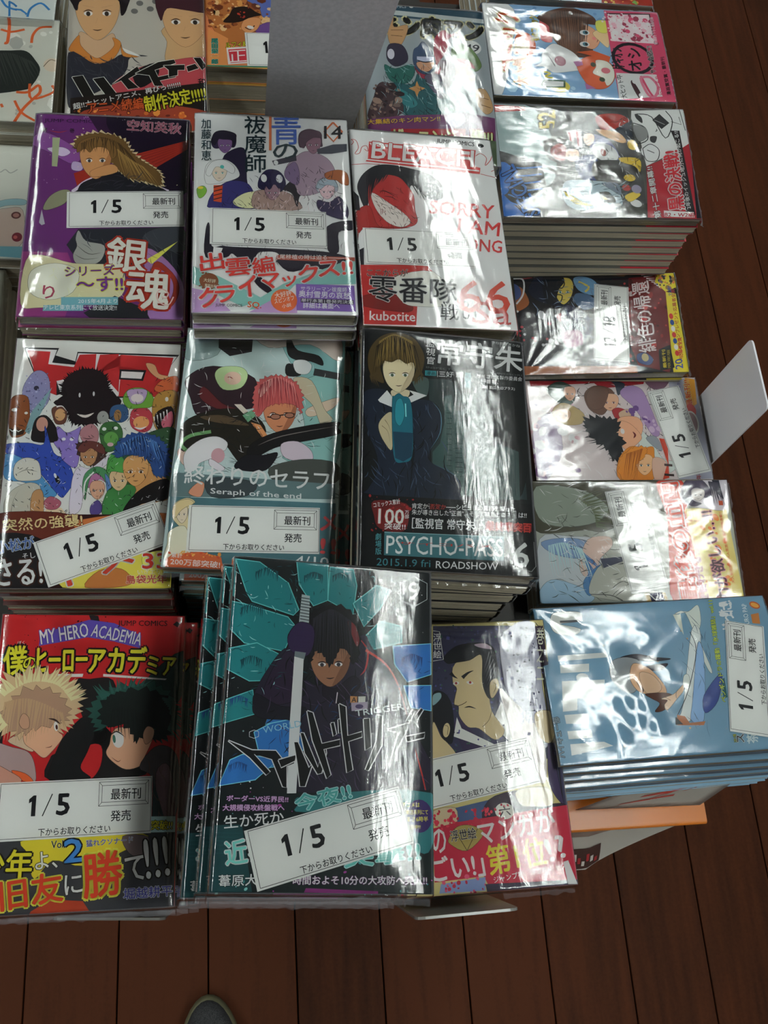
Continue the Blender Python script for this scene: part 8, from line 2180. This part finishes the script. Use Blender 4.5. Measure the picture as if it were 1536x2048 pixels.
def make_book(w, h, t, jacket_hex, band=None, band_hex=None, art=None, wrap=None, printed=None):
    """children of a new Empty whose origin is the centre of the book's underside"""
    r = empty('comic_book', (0, 0, 0))
    obj('page_block', pages_mesh(w, h, t), r)
    obj('cover', jacket_mesh(w, h, t, -h / 2, h / 2, 0.0004, cover_mat(jacket_hex)), r)
    if band:
        y0, y1 = band_limits(h, band)
        obj('paper_band', jacket_mesh(w, h, t, y0, y1, 0.00012, cover_mat(band_hex), 0.00013), r)
    if art:
        if printed is not None:
            obj('cover_print', printed, r)
        else:
            pr = Print(w * 1000, h * 1000)
            run_art(pr, ART[art])
            pr.build('cover_print', r, t + 0.00022)
    if wrap:
        obj('plastic_wrap', wrap, r)
    return r

def placed(o, loc, rz, rx=0.0, ry=0.0, t=0.0):
    """loc is the centre of the cover face"""
    M = Matrix.Translation(loc) @ Matrix.Rotation(rz, 4, 'Z') @ Matrix.Rotation(ry, 4, 'Y') @ Matrix.Rotation(rx, 4, 'X') @ Matrix.Translation((0, 0, -t))
    o.matrix_world = M
    return o

R = math.radians
STACKS = {
'gin': {'pose': [-0.0969, 0.4404, 0.9379, -1.17, 0.55, -1.12, 113.1, 175.9], 't': 0.0105, 'jacket': (110, 49, 117), 'label': 'purple starry comic with a long brown-haired man, top of its stack', 'under': 'purple starry stack on the left', 'group': 'copies in the purple starry comic stack', 'seed': 3, 'art': 'gin', 'band': 0.26, 'band_hex': (161, 60, 108), 'ladder': (-0.03, -0.08, 0.06, 0.01), 'shifts': [(-0.001, -0.001, 0), (0, 0.001, 0.5)], 'dome': 1.6, 'amp': 0.6, 'bulges': [(-0.04, -0.06, 0.013, 2.6), (-0.03, -0.04, 0.01, 1.2)]},
'blu': {'pose': [0.0228, 0.4279, 0.9621, -0.62, -1.68, -0.61, 113.2, 175.7], 't': 0.0127, 'jacket': (231, 231, 231), 'label': 'white comic with a blue and black brushed title above a group of young people', 'under': 'white group-picture stack', 'group': 'copies in the white group-picture comic stack', 'seed': 4, 'art': 'blu', 'band': 0.25, 'band_hex': (190, 157, 203), 'shifts': [(0.0, -0.0035, 0), (0, -0.001, 0)], 'show': 1, 'sub_labels': ['second copy under the white group-picture comic, its purple lower edge sticking out'], 'dome': 2.2, 'amp': 0.5},
'ble': {'pose': [0.1386, 0.4228, 0.9555, -0.18, -1.76, 2.54, 112.8, 176.3], 't': 0.013, 'jacket': (231, 231, 231), 'label': 'white and red comic with half a red face and SORRY in red capitals', 'under': 'white and red stack', 'group': 'copies in the white and red comic stack', 'seed': 5, 'art': 'ble', 'band': 0.25, 'band_hex': (179, 53, 51), 'dome': 1.6, 'amp': 0.75},
'tor': {'pose': [-0.1034, 0.2522, 0.9212, -1.89, 2.31, 0.22, 111.4, 178.1], 't': 0.0135, 'jacket': (160, 35, 38), 'label': 'crowded comic with colourful monsters and a blue-haired man, tilted slip on it', 'under': 'monster-crowd stack on the left', 'group': 'copies in the monster-crowd comic stack', 'seed': 6, 'art': 'tor', 'band': 0.3, 'band_hex': (70, 32, 30), 'shifts': [(0.0, -0.001, 0.3), (0.001, -0.004, -0.4), (0.0, -0.003, 0.2)], 'dome': 1.6, 'amp': 0.5, 'bulges': [(-0.036, 0.076, 0.012, 1.8), (0.02, 0.08, 0.012, 1.4)]},
'ser': {'pose': [0.0082, 0.2551, 0.9346, -5.36, -0.13, -2.74, 111.9, 177.5], 't': 0.0125, 'jacket': (124, 172, 172), 'label': 'pale teal comic with a red-haired man in glasses holding a long dark gun', 'under': 'pale teal gunman stack', 'group': 'copies in the pale teal comic stack', 'seed': 7, 'art': 'ser', 'band': 0.28, 'band_hex': (79, 118, 127), 'shifts': [(0.009, -0.004, 1.2), (0.008, -0.003, 1)], 'show': 1, 'sub_labels': ['second copy under the pale teal gunman comic, shifted to the right'], 'dome': 2.2, 'amp': 0.7, 'bulges': [(-0.028, 0.066, 0.015, 3.2), (-0.012, 0.052, 0.012, 1.8), (0.02, 0.074, 0.012, 1.6)]},
'psy': {'pose': [0.1296, 0.2369, 0.9715, -4.91, -4.05, 0.58, 113.2, 175.6], 't': 0.0155, 'jacket': (23, 25, 27), 'label': 'black comic with a brown-haired woman in a dark suit, top of its stack', 'under': 'black stack with the suited woman', 'group': 'copies in the black suit-woman comic stack', 'seed': 8, 'art': 'psy', 'shifts': [(0.002, -0.001, -0.6), (-0.001, 0.002, 0.4), (0.0, 0.001, 1), (-0.003, 0, 0.5)], 'band': 0.25, 'band_hex': (18, 19, 21), 'dome': 2.6, 'amp': 0.42},
'mha': {'pose': [-0.1014, 0.0593, 0.9092, -1.74, 0.04, 4.18, 112.9, 176.2], 't': 0.0145, 'jacket': (177, 32, 36), 'label': 'red comic with two boys facing each other, near left corner, top copy', 'under': 'red stack in the near left corner', 'group': 'copies in the red two-boys comic stack', 'seed': 9, 'art': 'mha', 'band': 0.28, 'band_hex': (57, 57, 61), 'shifts': [(0.0068, -0.0008, -0.3), (0.0128, -0.001, -0.4), (0.012, 0, 0)], 'show': 2, 'sub_labels': ['second copy in the red two-boys stack, its right edge sticking out', 'third copy in the red two-boys stack, furthest out to the right'], 'dome': 1.4, 'amp': 0.45, 'bulges': [(-0.03, 0.08, 0.01, 1.2)]},
'wt': {'pose': [0.0418, 0.0617, 1.0057, -5.07, -1.56, 4.84, 114.0, 174.3], 't': 0.013, 'jacket': (21, 26, 29), 'label': 'dark comic with a swordsman among teal shards and a 9 in a hexagon', 'under': 'tall dark teal-shard stack', 'group': 'copies in the teal-shard comic stack', 'seed': 10, 'art': 'wt', 'band': 0.25, 'band_hex': (17, 27, 29), 'shifts': [(-0.0065, 0.0, 0), (-0.016, -0.002, 0.4), (-0.0175, -0.003, 0.2)], 'show': 3, 'sub_labels': ['second copy in the teal-shard stack, shifted slightly to the left', 'third copy in the teal-shard stack, shifted further left', 'fourth copy in the teal-shard stack, its left edge furthest out'], 'dome': 2.7, 'amp': 0.38},
'iso': {'pose': [0.1516, 0.0497, 0.8874, 0.04, 0.02, 0.0, 113.0, 176.0], 't': 0.0135, 'jacket': (206, 193, 132), 'label': 'woodblock-style comic with a stern long-nosed topknot man and a crimson paper band', 'under': 'woodblock-style stack with crimson band', 'group': 'copies in the woodblock-style comic stack', 'seed': 11, 'art': 'iso', 'band': 0.255, 'band_hex': (183, 40, 65), 'dome': 2.4, 'amp': 0.5},
'yok': {'pose': [0.319, 0.6862, 0.8805, 89.42, -1.18, 0.2, 113.03, 175.98], 't': 0.0105, 'jacket': (140, 180, 216), 'label': 'sideways light blue comic with a pink band, top of its stack', 'under': 'sideways light blue stack with pink band', 'group': 'copies in the pink-banded comic stack', 'seed': 12, 'art': 'yok', 'band': 0.29, 'band_hex': (213, 81, 117), 'amp': 1.2},
'pok': {'pose': [0.3107, 0.5464, 0.8923, 90.14, -1.28, -5.09, 113.78, 178.9], 't': 0.0095, 'jacket': (74, 74, 70), 'label': 'sideways dark comic with a grey-blue beast head, top of its tall stack', 'under': 'tall sideways grey-beast stack', 'group': 'copies in the grey-beast comic stack', 'seed': 13, 'art': 'pok', 'band': 0.27, 'band_hex': (160, 34, 46), 'shifts': [(0.0015, 0.0, 0.2), (-0.001, 0.001, -0.3), (0.0, 0.0, 0.3), (0.001, 0.0005, 0)], 'amp': 1.15},
'con': {'pose': [0.335, 0.4432, 0.7946, 90.27, -2.64, -5.96, 103.38, 160.33], 't': 0.0135, 'jacket': (29, 27, 34), 'label': 'sideways dark comic with a man in glasses and a yellow band, slip 12/18', 'under': 'sideways dark stack with yellow band', 'group': 'copies in the yellow-banded comic stack', 'seed': 14, 'art': 'con', 'band': 0.22, 'band_hex': (170, 153, 53), 'ladder': (0.0, -0.05, 0.06, 0.02), 'amp': 0.7},
'mag': {'pose': [0.3458, 0.3438, 0.7706, 89.99, 0.11, -2.54, 105.88, 171.57], 't': 0.0135, 'jacket': (216, 204, 204), 'label': 'sideways pale comic with black-haired and orange-haired heads beside the white plate', 'under': 'sideways stack with smiling heads', 'group': 'copies in the smiling-heads comic stack', 'seed': 15, 'art': 'mag', 'amp': 1.1},
'nnn': {'pose': [0.3378, 0.2292, 0.7839, 87.53, -5.29, -2.18, 111.52, 178.69], 't': 0.0125, 'jacket': (174, 177, 168), 'label': 'sideways comic with a blue-haired figure and an orange and yellow band', 'under': 'sideways orange-banded stack', 'group': 'copies in the orange-banded comic stack', 'seed': 16, 'art': 'nnn', 'band': 0.25, 'band_hex': (224, 208, 128), 'amp': 1.2},
'ooo': {'pose': [0.2927, 0.0928, 0.8918, 90.53, -1.83, 6.93, 112.04, 177.56], 't': 0.011, 'jacket': (120, 158, 183), 'label': 'sideways light blue comic with large white block letters, front of the right column', 'under': 'light blue stack at the front right', 'group': 'copies in the light blue comic stack', 'seed': 17, 'art': 'ooo', 'shifts': [(0.003, -0.0052, -0.4), (0.004, -0.0095, -0.2), (0.005, -0.0135, 0.3), (0.004, -0.0165, 0), (0.003, -0.019, 0.3), (0.004, -0.02, 0.3)], 'show': 3, 'sub_labels': ['second copy in the light blue sideways stack, near edge peeking out', 'third copy in the light blue sideways stack, a step nearer', 'fourth copy in the light blue sideways stack, lowest cover strip seen'], 'base': 0.7775, 'amp': 1.0, 'bulges': [(-0.03, 0.03, 0.006, 0.9), (-0.018, 0.036, 0.005, 0.8), (-0.022, 0.02, 0.006, 0.9), (-0.034, 0.016, 0.005, 0.7), (-0.006, 0.022, 0.008, 1.0), (0.012, 0.04, 0.012, 1.4), (-0.038, 0.046, 0.008, 1.0)]},
'hai': {'pose': [-0.085, 0.6416, 0.898, 1.19, 0.0, 0.0, 113.0, 176.0], 't': 0.013, 'jacket': (197, 191, 181), 'label': 'comic with two boys in dark tops with orange collars, at the back left', 'under': 'orange-collar stack at the back left', 'group': 'copies in the orange-collar comic stack', 'seed': 18, 'art': 'hai', 'band': 0.22, 'band_hex': (73, 48, 35), 'amp': 0.5},
'onp': {'pose': [0.0264, 0.7169, 0.8958, 0.73, 0.0, 0.0, 113.0, 176.0], 't': 0.0165, 'jacket': (217, 133, 87), 'label': 'orange comic with a laughing man, beside the grey upright plate', 'under': 'orange stack beside the grey upright plate', 'group': 'copies in the orange comic stack', 'seed': 19, 'art': 'onp', 'band': 0.05, 'band_hex': (221, 172, 82), 'amp': 0.5},
'kin': {'pose': [0.165, 0.6189, 0.8999, -1.03, 0.0, 0.0, 113.0, 176.0], 't': 0.012, 'jacket': (155, 164, 168), 'label': 'grey-blue comic numbered 49 with a hooded man in green pointing up', 'under': 'grey-blue stack numbered 49', 'group': 'copies in the comic stack numbered 49', 'seed': 20, 'art': 'kin', 'band': 0.25, 'band_hex': (110, 60, 102), 'dome': 2.2, 'amp': 0.6},
'top': {'pose': [0.3448, 0.8573, 0.84, 90.0, 0.0, 0.0, 113.0, 176.0], 't': 0.015, 'jacket': (210, 222, 226), 'label': 'sideways pale comic with a red band corner, furthest back in the right column', 'under': 'furthest back sideways stack on the right', 'group': 'copies in the furthest back right stack', 'seed': 21, 'art': 'top'},
'pa': {'pose': [-0.2452, 0.7364, 0.879, 88.49, 0.0, 0.0, 113.0, 176.0], 't': 0.013, 'jacket': (209, 213, 209), 'label': 'sideways white comic with blue brush strokes, back left corner', 'under': 'blue-brush stack in the back left corner', 'group': 'copies in the blue-brush comic stack', 'seed': 22, 'art': 'pa'},
'pb': {'pose': [-0.2421, 0.632, 0.8797, 89.22, 0.0, 0.0, 113.0, 176.0], 't': 0.013, 'jacket': (205, 205, 195), 'label': 'sideways white comic with orange brush lettering and a black-haired head, left edge', 'under': 'orange-brush stack at the left edge', 'group': 'copies in the orange-brush comic stack', 'seed': 23, 'art': 'pb'},
'pc': {'pose': [-0.2466, 0.512, 0.86, 89.26, 0.0, 0.0, 113.0, 176.0], 't': 0.013, 'jacket': (218, 218, 209), 'label': 'sideways white comic with a pale face and red eyes at the left edge', 'under': 'pale-face stack at the left edge', 'group': 'copies in the pale-face comic stack', 'seed': 24, 'art': 'pc'},
'pd': {'pose': [-0.2465, 0.366, 0.8448, 0.85, 0.0, 0.0, 113.0, 176.0], 't': 0.013, 'jacket': (208, 208, 195), 'label': 'white comic at the left edge, mostly out of view, pages on its right', 'under': 'white page-edge stack at the left edge', 'group': 'copies in the white left edge stack', 'seed': 25, 'art': 'pd'},
}

tops = {}
rnd_s = random.Random(11)
for key, st in STACKS.items():
    x, y, z, rz, rx, ry, w, h = st['pose']
    w /= 1000; h /= 1000
    t = st['t']
    wrap = wrap_mesh(w, h, t, st['seed'], st.get('amp', 1.0), st.get('ladder'), st.get('bulges', ()), st.get('dome', 0.0)) if st.get('wrap', 1) else None
    top = make_book(w, h, t, st['jacket'], st.get('band'), st.get('band_hex'), st.get('art'), wrap)
    placed(top, (x, y, z), R(rz), R(rx), R(ry), t)
    tag(top, st['label'], 'comic book', st['group'])
    tops[key] = (top, w, h, t, (x, y, z, R(rz), R(rx), R(ry)))
    # the copies below, down to the table
    zz = z - t - 0.0012
    n_max = st.get('n', 40)
    shifts = st.get('shifts', [])
    floor_z = st.get('base', TABLE_Z + 0.0018)
    n = min(n_max, max(0, int((zz - floor_z) / (t + 0.0004))))
    if n:
        dzb = (zz - floor_z) / n
        tb = dzb - 0.0005
        # the second book follows the tilt of the top one, the rest settle level
        printed = None
        proto = None
        for k in range(n):
            fade = max(0.0, 1 - (k + 1) / n)
            if k < len(shifts):
                sx, sy, sr = shifts[k]
            else:
                base = shifts[-1] if shifts else (0, 0, 0)
                sx, sy, sr = base[0] + rnd_s.uniform(-.0012, .0012), base[1] + rnd_s.uniform(-.0012, .0012), base[2] + rnd_s.uniform(-.6, .6)
            show = k < st.get('show', 0)
            if show:
                if printed is None:
                    pr_o = [c for c in top.children if c.name.startswith('cover_print')]
                    if pr_o:
                        # same print on thinner or thicker copies: rebuilt once at the copies' height
                        printed = pr_o[0].data.copy()
                        dz = tb - t
                        for v in printed.vertices:
                            v.co.z += dz
                bk = make_book(w, h, tb, st['jacket'], st.get('band'), st.get('band_hex'), st.get('art'), wrap_mesh(w, h, tb, st['seed'] + 50 + k, 0.8) if st.get('wrap', 1) else None, printed)
            elif proto is None:
                proto = bk = make_book(w, h, tb, st['jacket'], st.get('band'), st.get('band_hex'))
            else:
                bk = copy_tree(proto)
            ztop = zz - dzb * k
            placed(bk, (x + sx, y + sy, ztop), R(rz + sr), R(rx) * fade, R(ry) * fade, tb)
            if show:
                tag(bk, st['sub_labels'][k], 'comic book', st['group'])
            else:
                tag(bk, '%s comic from the top of the %s' % (ORDINALS[k + 1], st['under']), 'comic book', st['group'])

# ---------------------------------------------------------------- release date slips lying on the covers under the wrap
SLIP_INK = '1c1c20'
def slip(key, u, v, ang, label, date='1/5', kan='最新刊', hatsu='発売', w=86.0, h=29.0, clip=None):
    top, bw, bh, t, pose = tops[key]
    root = empty('date_slip', (0, 0, 0))
    x, y, z, rz, rx, ry = pose
    M = Matrix.Translation((x, y, z)) @ Matrix.Rotation(rz, 4, 'Z') @ Matrix.Rotation(ry, 4, 'Y') @ Matrix.Rotation(rx, 4, 'X')
    M = M @ Matrix.Translation((u / 1000 - bw / 2, v / 1000 - bh / 2, 0.0009)) @ Matrix.Rotation(R(ang), 4, 'Z')
    root.matrix_world = M
    tag(root, label, 'label', 'release date slips')
    bm = bmesh.new()
    add_box(bm, (0, 0, -0.0001), (w / 1000, h / 1000, 0.00012))
    link_mesh('slip_paper', bm, PAPER, root)
    pr = Print(w, h)
    X = lambda a: a / 1026 * w
    Y = lambda b: (320 - b) / 320 * h
    def rect(x0, y0, x1, y1, lw):
        pr.line(SLIP_INK, lw, [(X(x0), Y(y0)), (X(x1), Y(y0))], 0, 0)
        pr.line(SLIP_INK, lw, [(X(x1), Y(y0)), (X(x1), Y(y1))], 0, 0)
        pr.line(SLIP_INK, lw, [(X(x1), Y(y1)), (X(x0), Y(y1))], 0, 0)
        pr.line(SLIP_INK, lw, [(X(x0), Y(y1)), (X(x0), Y(y0))], 0, 0)
    rect(22, 8, 1020, 308, 0.28)
    rect(668, 22, 1002, 156, 0.26)
    rect(688, 42, 982, 136, 0.26)
    for a, b, c, d in ((668, 22, 688, 42), (1002, 22, 982, 42), (668, 156, 688, 136), (1002, 156, 982, 136)):
        pr.line(SLIP_INK, 0.26, [(X(a), Y(b)), (X(c), Y(d))], 0, 0)
    def tx(s, x0, y0, x1, y1, bold):
        pr.text(s, SLIP_INK, (X(x0), Y(y1)), (X(x1) - X(x0), 0), (0, Y(y0) - Y(y1)), bold)
    if date == '1/5':
        pr.poly(SLIP_INK, [(X(a), Y(b)) for a, b in ((228, 192), (228, 112), (210, 120), (210, 98), (238, 78), (256, 78), (256, 192))])
        pr.line(SLIP_INK, 0.6, [(X(302), Y(194)), (X(360), Y(74))], 0, 0)
        tx('5', 394, 78, 474, 192, 0.09)
    else:
        pr.poly(SLIP_INK, [(X(a), Y(b)) for a, b in ((202, 196), (202, 116), (186, 124), (186, 102), (212, 82), (228, 82), (228, 196))]); tx('2', 246, 82, 318, 196, 0.04)
        pr.line(SLIP_INK, 0.6, [(X(352), Y(202)), (X(422), Y(84))], 0, 0)
        pr.poly(SLIP_INK, [(X(a), Y(b)) for a, b in ((476, 194), (476, 114), (460, 122), (460, 100), (486, 80), (502, 80), (502, 194))]); tx('8', 520, 80, 596, 194, 0.04)
    tx(kan, 748, 62, 950, 124, 0.024)
    tx(hatsu, 752, 184, 886, 244, 0.024)
    tx('下からお取りください', 282, 262, 752, 302, 0.022)
    pr.build('slip_print', root, 0.00002)
slip('gin', 69.6, 91.5, 3.1, 'white date slip 1/5 on the purple starry comic', w=83.2, h=31.5)
slip('blu', 52.9, 72.0, -0.5, 'white date slip 1/5 on the white group-picture comic', w=82.3, h=31.6)
slip('ble', 47.0, 67.9, 0.5, 'white date slip 1/5 on the white and red comic', w=84.1, h=31.4)
slip('tor', 66.7, 30.5, 21.9, 'tilted white date slip 1/5 on the monster-crowd comic', w=81.5, h=32.0)
slip('ser', 57.3, 28.3, 1.8, 'white date slip 1/5 on the pale teal gunman comic', w=86.0, h=32.3)
slip('mha', 52.5, 57.3, 1.2, 'white date slip 1/5 on the red two-boys comic', w=89.5, h=33.3)
slip('wt', 59.2, 26.7, 16.8, 'tilted white date slip 1/5 on the dark teal-shard comic', w=83.7, h=29.6)
slip('iso', 51.0, 73.1, 9.1, 'tilted white date slip 1/5 on the woodblock-style comic, left end under the dark comic', w=87.2, h=31.1)
slip('con', 51.4, 69.5, -6.6, 'sideways white date slip reading 12/18 on the yellow-banded dark comic', '12/18', w=78.3, h=33.9)
slip('mag', 50.0, 26.2, 11.3, 'sideways white date slip 1/5 on the smiling-heads comic', w=90.1, h=34.1)
slip('nnn', 56.7, 88.9, 8.7, 'sideways white date slip 1/5 on the orange-banded comic', w=94.4, h=34.1)
slip('ooo', 50.8, 30.0, -13.1, 'sideways white date slip 1/5 on the light blue comic, at the right edge', w=82.6, h=29.1)
slip('onp', 78.0, 22.0, 1.8, 'white date slip on the orange comic, mostly behind the grey upright plate', '12/18', w=84.6, h=37.8)

# ---------------------------------------------------------------- book stops, cards, leaflets
def plate_mesh(corners, th, material, name, parent, rad=0.006):
    """flat plate with rounded corners through four points (a real thickness th)"""
    P = [Vector(c) for c in corners]
    n = (P[1] - P[0]).cross(P[3] - P[0]).normalized()
    pts = []
    for i in range(4):
        p, a, b = P[i], P[i - 1], P[(i + 1) % 4]
        da, db = (a - p).normalized(), (b - p).normalized()
        for k in range(5):
            s = k / 4
            q = (p + da * rad) * (1 - s) ** 2 + p * 2 * s * (1 - s) + (p + db * rad) * s * s
            pts.append(q)
    bm = bmesh.new()
    f = [bm.verts.new(q + n * th / 2) for q in pts]
    g = [bm.verts.new(q - n * th / 2) for q in pts]
    bm.faces.new(f); bm.faces.new(g[::-1])
    N = len(pts)
    for i in range(N):
        bm.faces.new((f[i], g[i], g[(i + 1) % N], f[(i + 1) % N]))
    bmesh.ops.recalc_face_normals(bm, faces=bm.faces[:])
    return link_mesh(name, bm, material, parent)

def book_stop(corners, material, label, foot, rad=0.006):
    base = (Vector(corners[0]) + Vector(corners[1])) / 2
    r = empty('book_stop', base)
    tag(r, label, 'book stop')
    loc = [Vector(c) - base for c in corners]
    plate_mesh(loc, 0.0016, material, 'upright_plate', r, rad)
    fd = Vector(foot)
    a, b = loc[0] + Vector((0, 0, 0.001)), loc[1] + Vector((0, 0, 0.001))
    plate_mesh([a, b, b + fd, a + fd], 0.0012, material, 'foot_plate', r, 0.003)

book_stop([(0.020, 0.632, TABLE_Z), (0.0875, 0.626, TABLE_Z), (0.112, 0.505, 1.13), (0.0225, 0.500, 1.13)], PLATE, 'large matte grey upright plate between the two back stacks', (0, 0.05, 0), 0.003)
book_stop([(0.441, 0.312, TABLE_Z), (0.441, 0.382, TABLE_Z), (0.4365, 0.384, 0.868), (0.4365, 0.3165, 0.868)], PLATE_W, 'white upright plate at the right end beside the smiling-heads comic', (-0.05, 0, 0))
book_stop([(0.0948, -0.040, TABLE_Z), (0.1605, -0.040, TABLE_Z), (0.1605, -0.0480, 0.9128), (0.0948, -0.0480, 0.9183)], PLATE_C, 'clear grey upright plate in front of the woodblock-style comic', (0, 0.05, 0))
book_stop([(-0.1248, -0.034, TABLE_Z), (-0.0562, -0.034, TABLE_Z), (-0.0562, -0.0393, 0.8700), (-0.1248, -0.0338, 0.8700)], PLATE_C, 'clear grey upright plate in front of the red two-boys comic', (0, 0.05, 0))

# orange paperback under the light blue stack, its near strip sticking out
ow, oh, ot = 0.110, 0.117, 0.019
ob = empty('comic_book', (0.303, 0.0465, 0.7565), (0, 0, R(-90.5)))
obj('page_block', pages_mesh(ow, oh, ot), ob)
obj('cover', jacket_mesh(ow, oh, ot, -oh / 2, oh / 2, 0.0005, mat('orange_jacket', srgb('c06a18'), 0.3, 0.5)), ob)
tag(ob, 'plain orange paperback at the bottom of the light blue stack, near strip showing', 'comic book')
under = make_book(0.113, 0.158, 0.0185, (130, 113, 95))
under.location = (0.303, 0.0725, TABLE_Z + 0.0018)
tag(under, 'dull brown paperback lying below the plain orange one', 'comic book')

def sheet(name, grid, th, material, label, cat, marks=None):
    bm = bmesh.new()
    rows = [[bm.verts.new(p) for p in row] for row in grid]
    for j in range(len(rows) - 1):
        for i in range(len(rows[0]) - 1):
            f = bm.faces.new((rows[j][i], rows[j][i + 1], rows[j + 1][i + 1], rows[j + 1][i])); f.smooth = True
    bmesh.ops.solidify(bm, geom=bm.faces[:], thickness=th)
    o = link_mesh(name, bm, material)
    tag(o, label, cat)
    return o

def lerp(a, b, t): return tuple(a[i] + (b[i] - a[i]) * t for i in range(3))
# leaning card with red lettering strokes
A, B_, C_, D_ = [Vector(v) for v in ((0.2470, 0.0085, 0.7900), (0.3502, 0.0055, 0.7900), (0.3684, 0.0249, 0.8350), (0.2941, 0.0241, 0.8350))]
grid = []
for j in range(7):
    t = j / 6
    grid.append([tuple(A.lerp(D_, t).lerp(B_.lerp(C_, t), i / 10)) for i in range(11)])
lc = sheet('leaning_card', grid, 0.0007, CARD, 'white card with red strokes leaning on the light blue front right stack', 'card')
def on_card(u, v, off=0.0004):
    p = A.lerp(D_, v).lerp(B_.lerp(C_, v), u)
    n = (B_ - A).cross(D_ - A).normalized()
    if n.z < 0: n = -n
    return p + n * off
bm = bmesh.new(); ink = bm.loops.layers.float_color.new('ink')
rr = random.Random(5)
for (u0, v0, u1, v1, wd) in ((.30, .40, .52, .55, .10), (.42, .35, .62, .72, .07), (.5, .6, .78, .82, .09), (.35, .25, .6, .4, .06), (.6, .55, .84, .88, .05), (.25, .15, .45, .3, .05), (.62, .7, .9, .78, .05), (.48, .3, .56, .8, .05)):
    q = [on_card(u0, v0), on_card(u1, v1), on_card(u1 - .015, v1 + wd), on_card(u0 + .01, v0 + wd * .7)]
    f = bm.faces.new([bm.verts.new(p) for p in q])
    for l in f.loops: l[ink] = (*srgb('a8443a'), 1)
link_mesh('card_print', bm, INK, lc)

# curled leaflet hanging over the table edge below the orange paperback
grid = []
P0, P1 = Vector((0.238, 0.006, 0.754)), Vector((0.362, 0.004, 0.7555))
for j in range(13):
    s = j / 12
    row = []
    for i in range(13):
        u = i / 12
        p = P0.lerp(P1, u)
        reach = 0.047 * (1 - 0.78 * max(0.0, (u - 0.25) / 0.75) ** 0.8) if u > 0.25 else 0.047
        a = s * 0.9
        row.append((p.x - 0.004 * s * u, p.y - reach * math.sin(a) / 0.9 * 1.05, p.z - reach * (1 - math.cos(a)) * 0.95 - 0.002 * s))
    grid.append(row)
lf = sheet('curled_leaflet', grid, 0.0003, CARD, 'grey curled leaflet with a dark corner hanging below the orange paperback', 'leaflet')
def on_leaf(u, v, off=0.0007):
    a, b = min(int(v * 12), 11), min(int(u * 12), 11)
    fv, fu = v * 12 - a, u * 12 - b
    g = grid
    p = Vector(g[a][b]).lerp(Vector(g[a][b + 1]), fu).lerp(Vector(g[a + 1][b]).lerp(Vector(g[a + 1][b + 1]), fu), fv)
    return p + Vector((0, -0.3, 0.95)) * off
bm = bmesh.new(); ink = bm.loops.layers.float_color.new('ink')
def leaf_patch(col, u0, v0, u1, v1, n=8, off=0.0007):
    for i in range(n):
        for j in range(n):
            q = [on_leaf(u0 + (u1 - u0) * (i + a) / n, v0 + (v1 - v0) * (j + b) / n, off) for a, b in ((0, 0), (1, 0), (1, 1), (0, 1))]
            f = bm.faces.new([bm.verts.new(p) for p in q])
            for l in f.loops: l[ink] = (*srgb(col), 1)
leaf_patch('3a2520', .02, .56, .34, .97)
leaf_patch('6d5a50', .05, .22, .45, .36)
for k in range(6):
    leaf_patch('8c2a2c' if k % 2 else 'b0a8a0', .15 + k * .03, .66 + (k % 3) * .07, .17 + k * .03, .80 + (k % 3) * .05, 2, 0.0010)
link_mesh('leaflet_print', bm, INK, lf)

# the photographer's shoe on the floor
def build_shoe():
    r = empty('shoe', (-0.062, -0.335, 0.0), (0, 0, R(4)))
    tag(r, 'dark mesh sneaker with an olive grey toe rim, at the bottom edge', 'shoe')
    def outline(t):
        y = 0.135 * math.cos(t); x = 0.047 * math.sin(t) * (1.0 + 0.12 * math.cos(t))
        return x, y
    def ring(sc, z, dz=0):
        return [(outline(2 * math.pi * k / 40)[0] * sc, outline(2 * math.pi * k / 40)[1] * (1 - (1 - sc) * 0.4), z + dz * outline(2 * math.pi * k / 40)[1]) for k in range(40)]
    def loft(name, rings, m, cap=True):
        bm = bmesh.new()
        R_ = [[bm.verts.new(p) for p in rg] for rg in rings]
        for a, b in zip(R_, R_[1:]):
            for k in range(40):
                f = bm.faces.new((a[k], a[(k + 1) % 40], b[(k + 1) % 40], b[k])); f.smooth = True
        if cap:
            bm.faces.new(R_[-1])
            bm.faces.new(R_[0][::-1])
        bmesh.ops.recalc_face_normals(bm, faces=bm.faces[:])
        return link_mesh(name, bm, m, r)
    rim = mat('olive_rubber', srgb('5c5a40'), 0.6)
    up = mat('dark_mesh_fabric', srgb('17181c'), 0.8)
    add_noise(up, 900, srgb('0b0c0e'), srgb('3a3a3c'), detail=1, bump=0.4)
    loft('sole', [ring(1.0, 0.001), ring(1.04, 0.008), ring(1.05, 0.020), ring(1.02, 0.027), ring(0.95, 0.030)], rim)
    loft('upper', [ring(0.97, 0.024), ring(0.95, 0.036, -.03), ring(0.86, 0.052, -.1), ring(0.70, 0.064, -.16), ring(0.45, 0.072, -.22), ring(0.15, 0.075, -.24)], up)
    lm = mat('dark_lace', srgb('2c2c2c'), 0.8)
    for k in range(4):
        bm = bmesh.new()
        add_box(bm, (0, 0.03 - k * 0.022, 0.070 + k * 0.004), (0.04, 0.006, 0.003)); bevel_all(bm, 0.001, 1)
        link_mesh('lace', bm, lm, r)
build_shoe()

bpy.data.objects.remove(_font_obj)
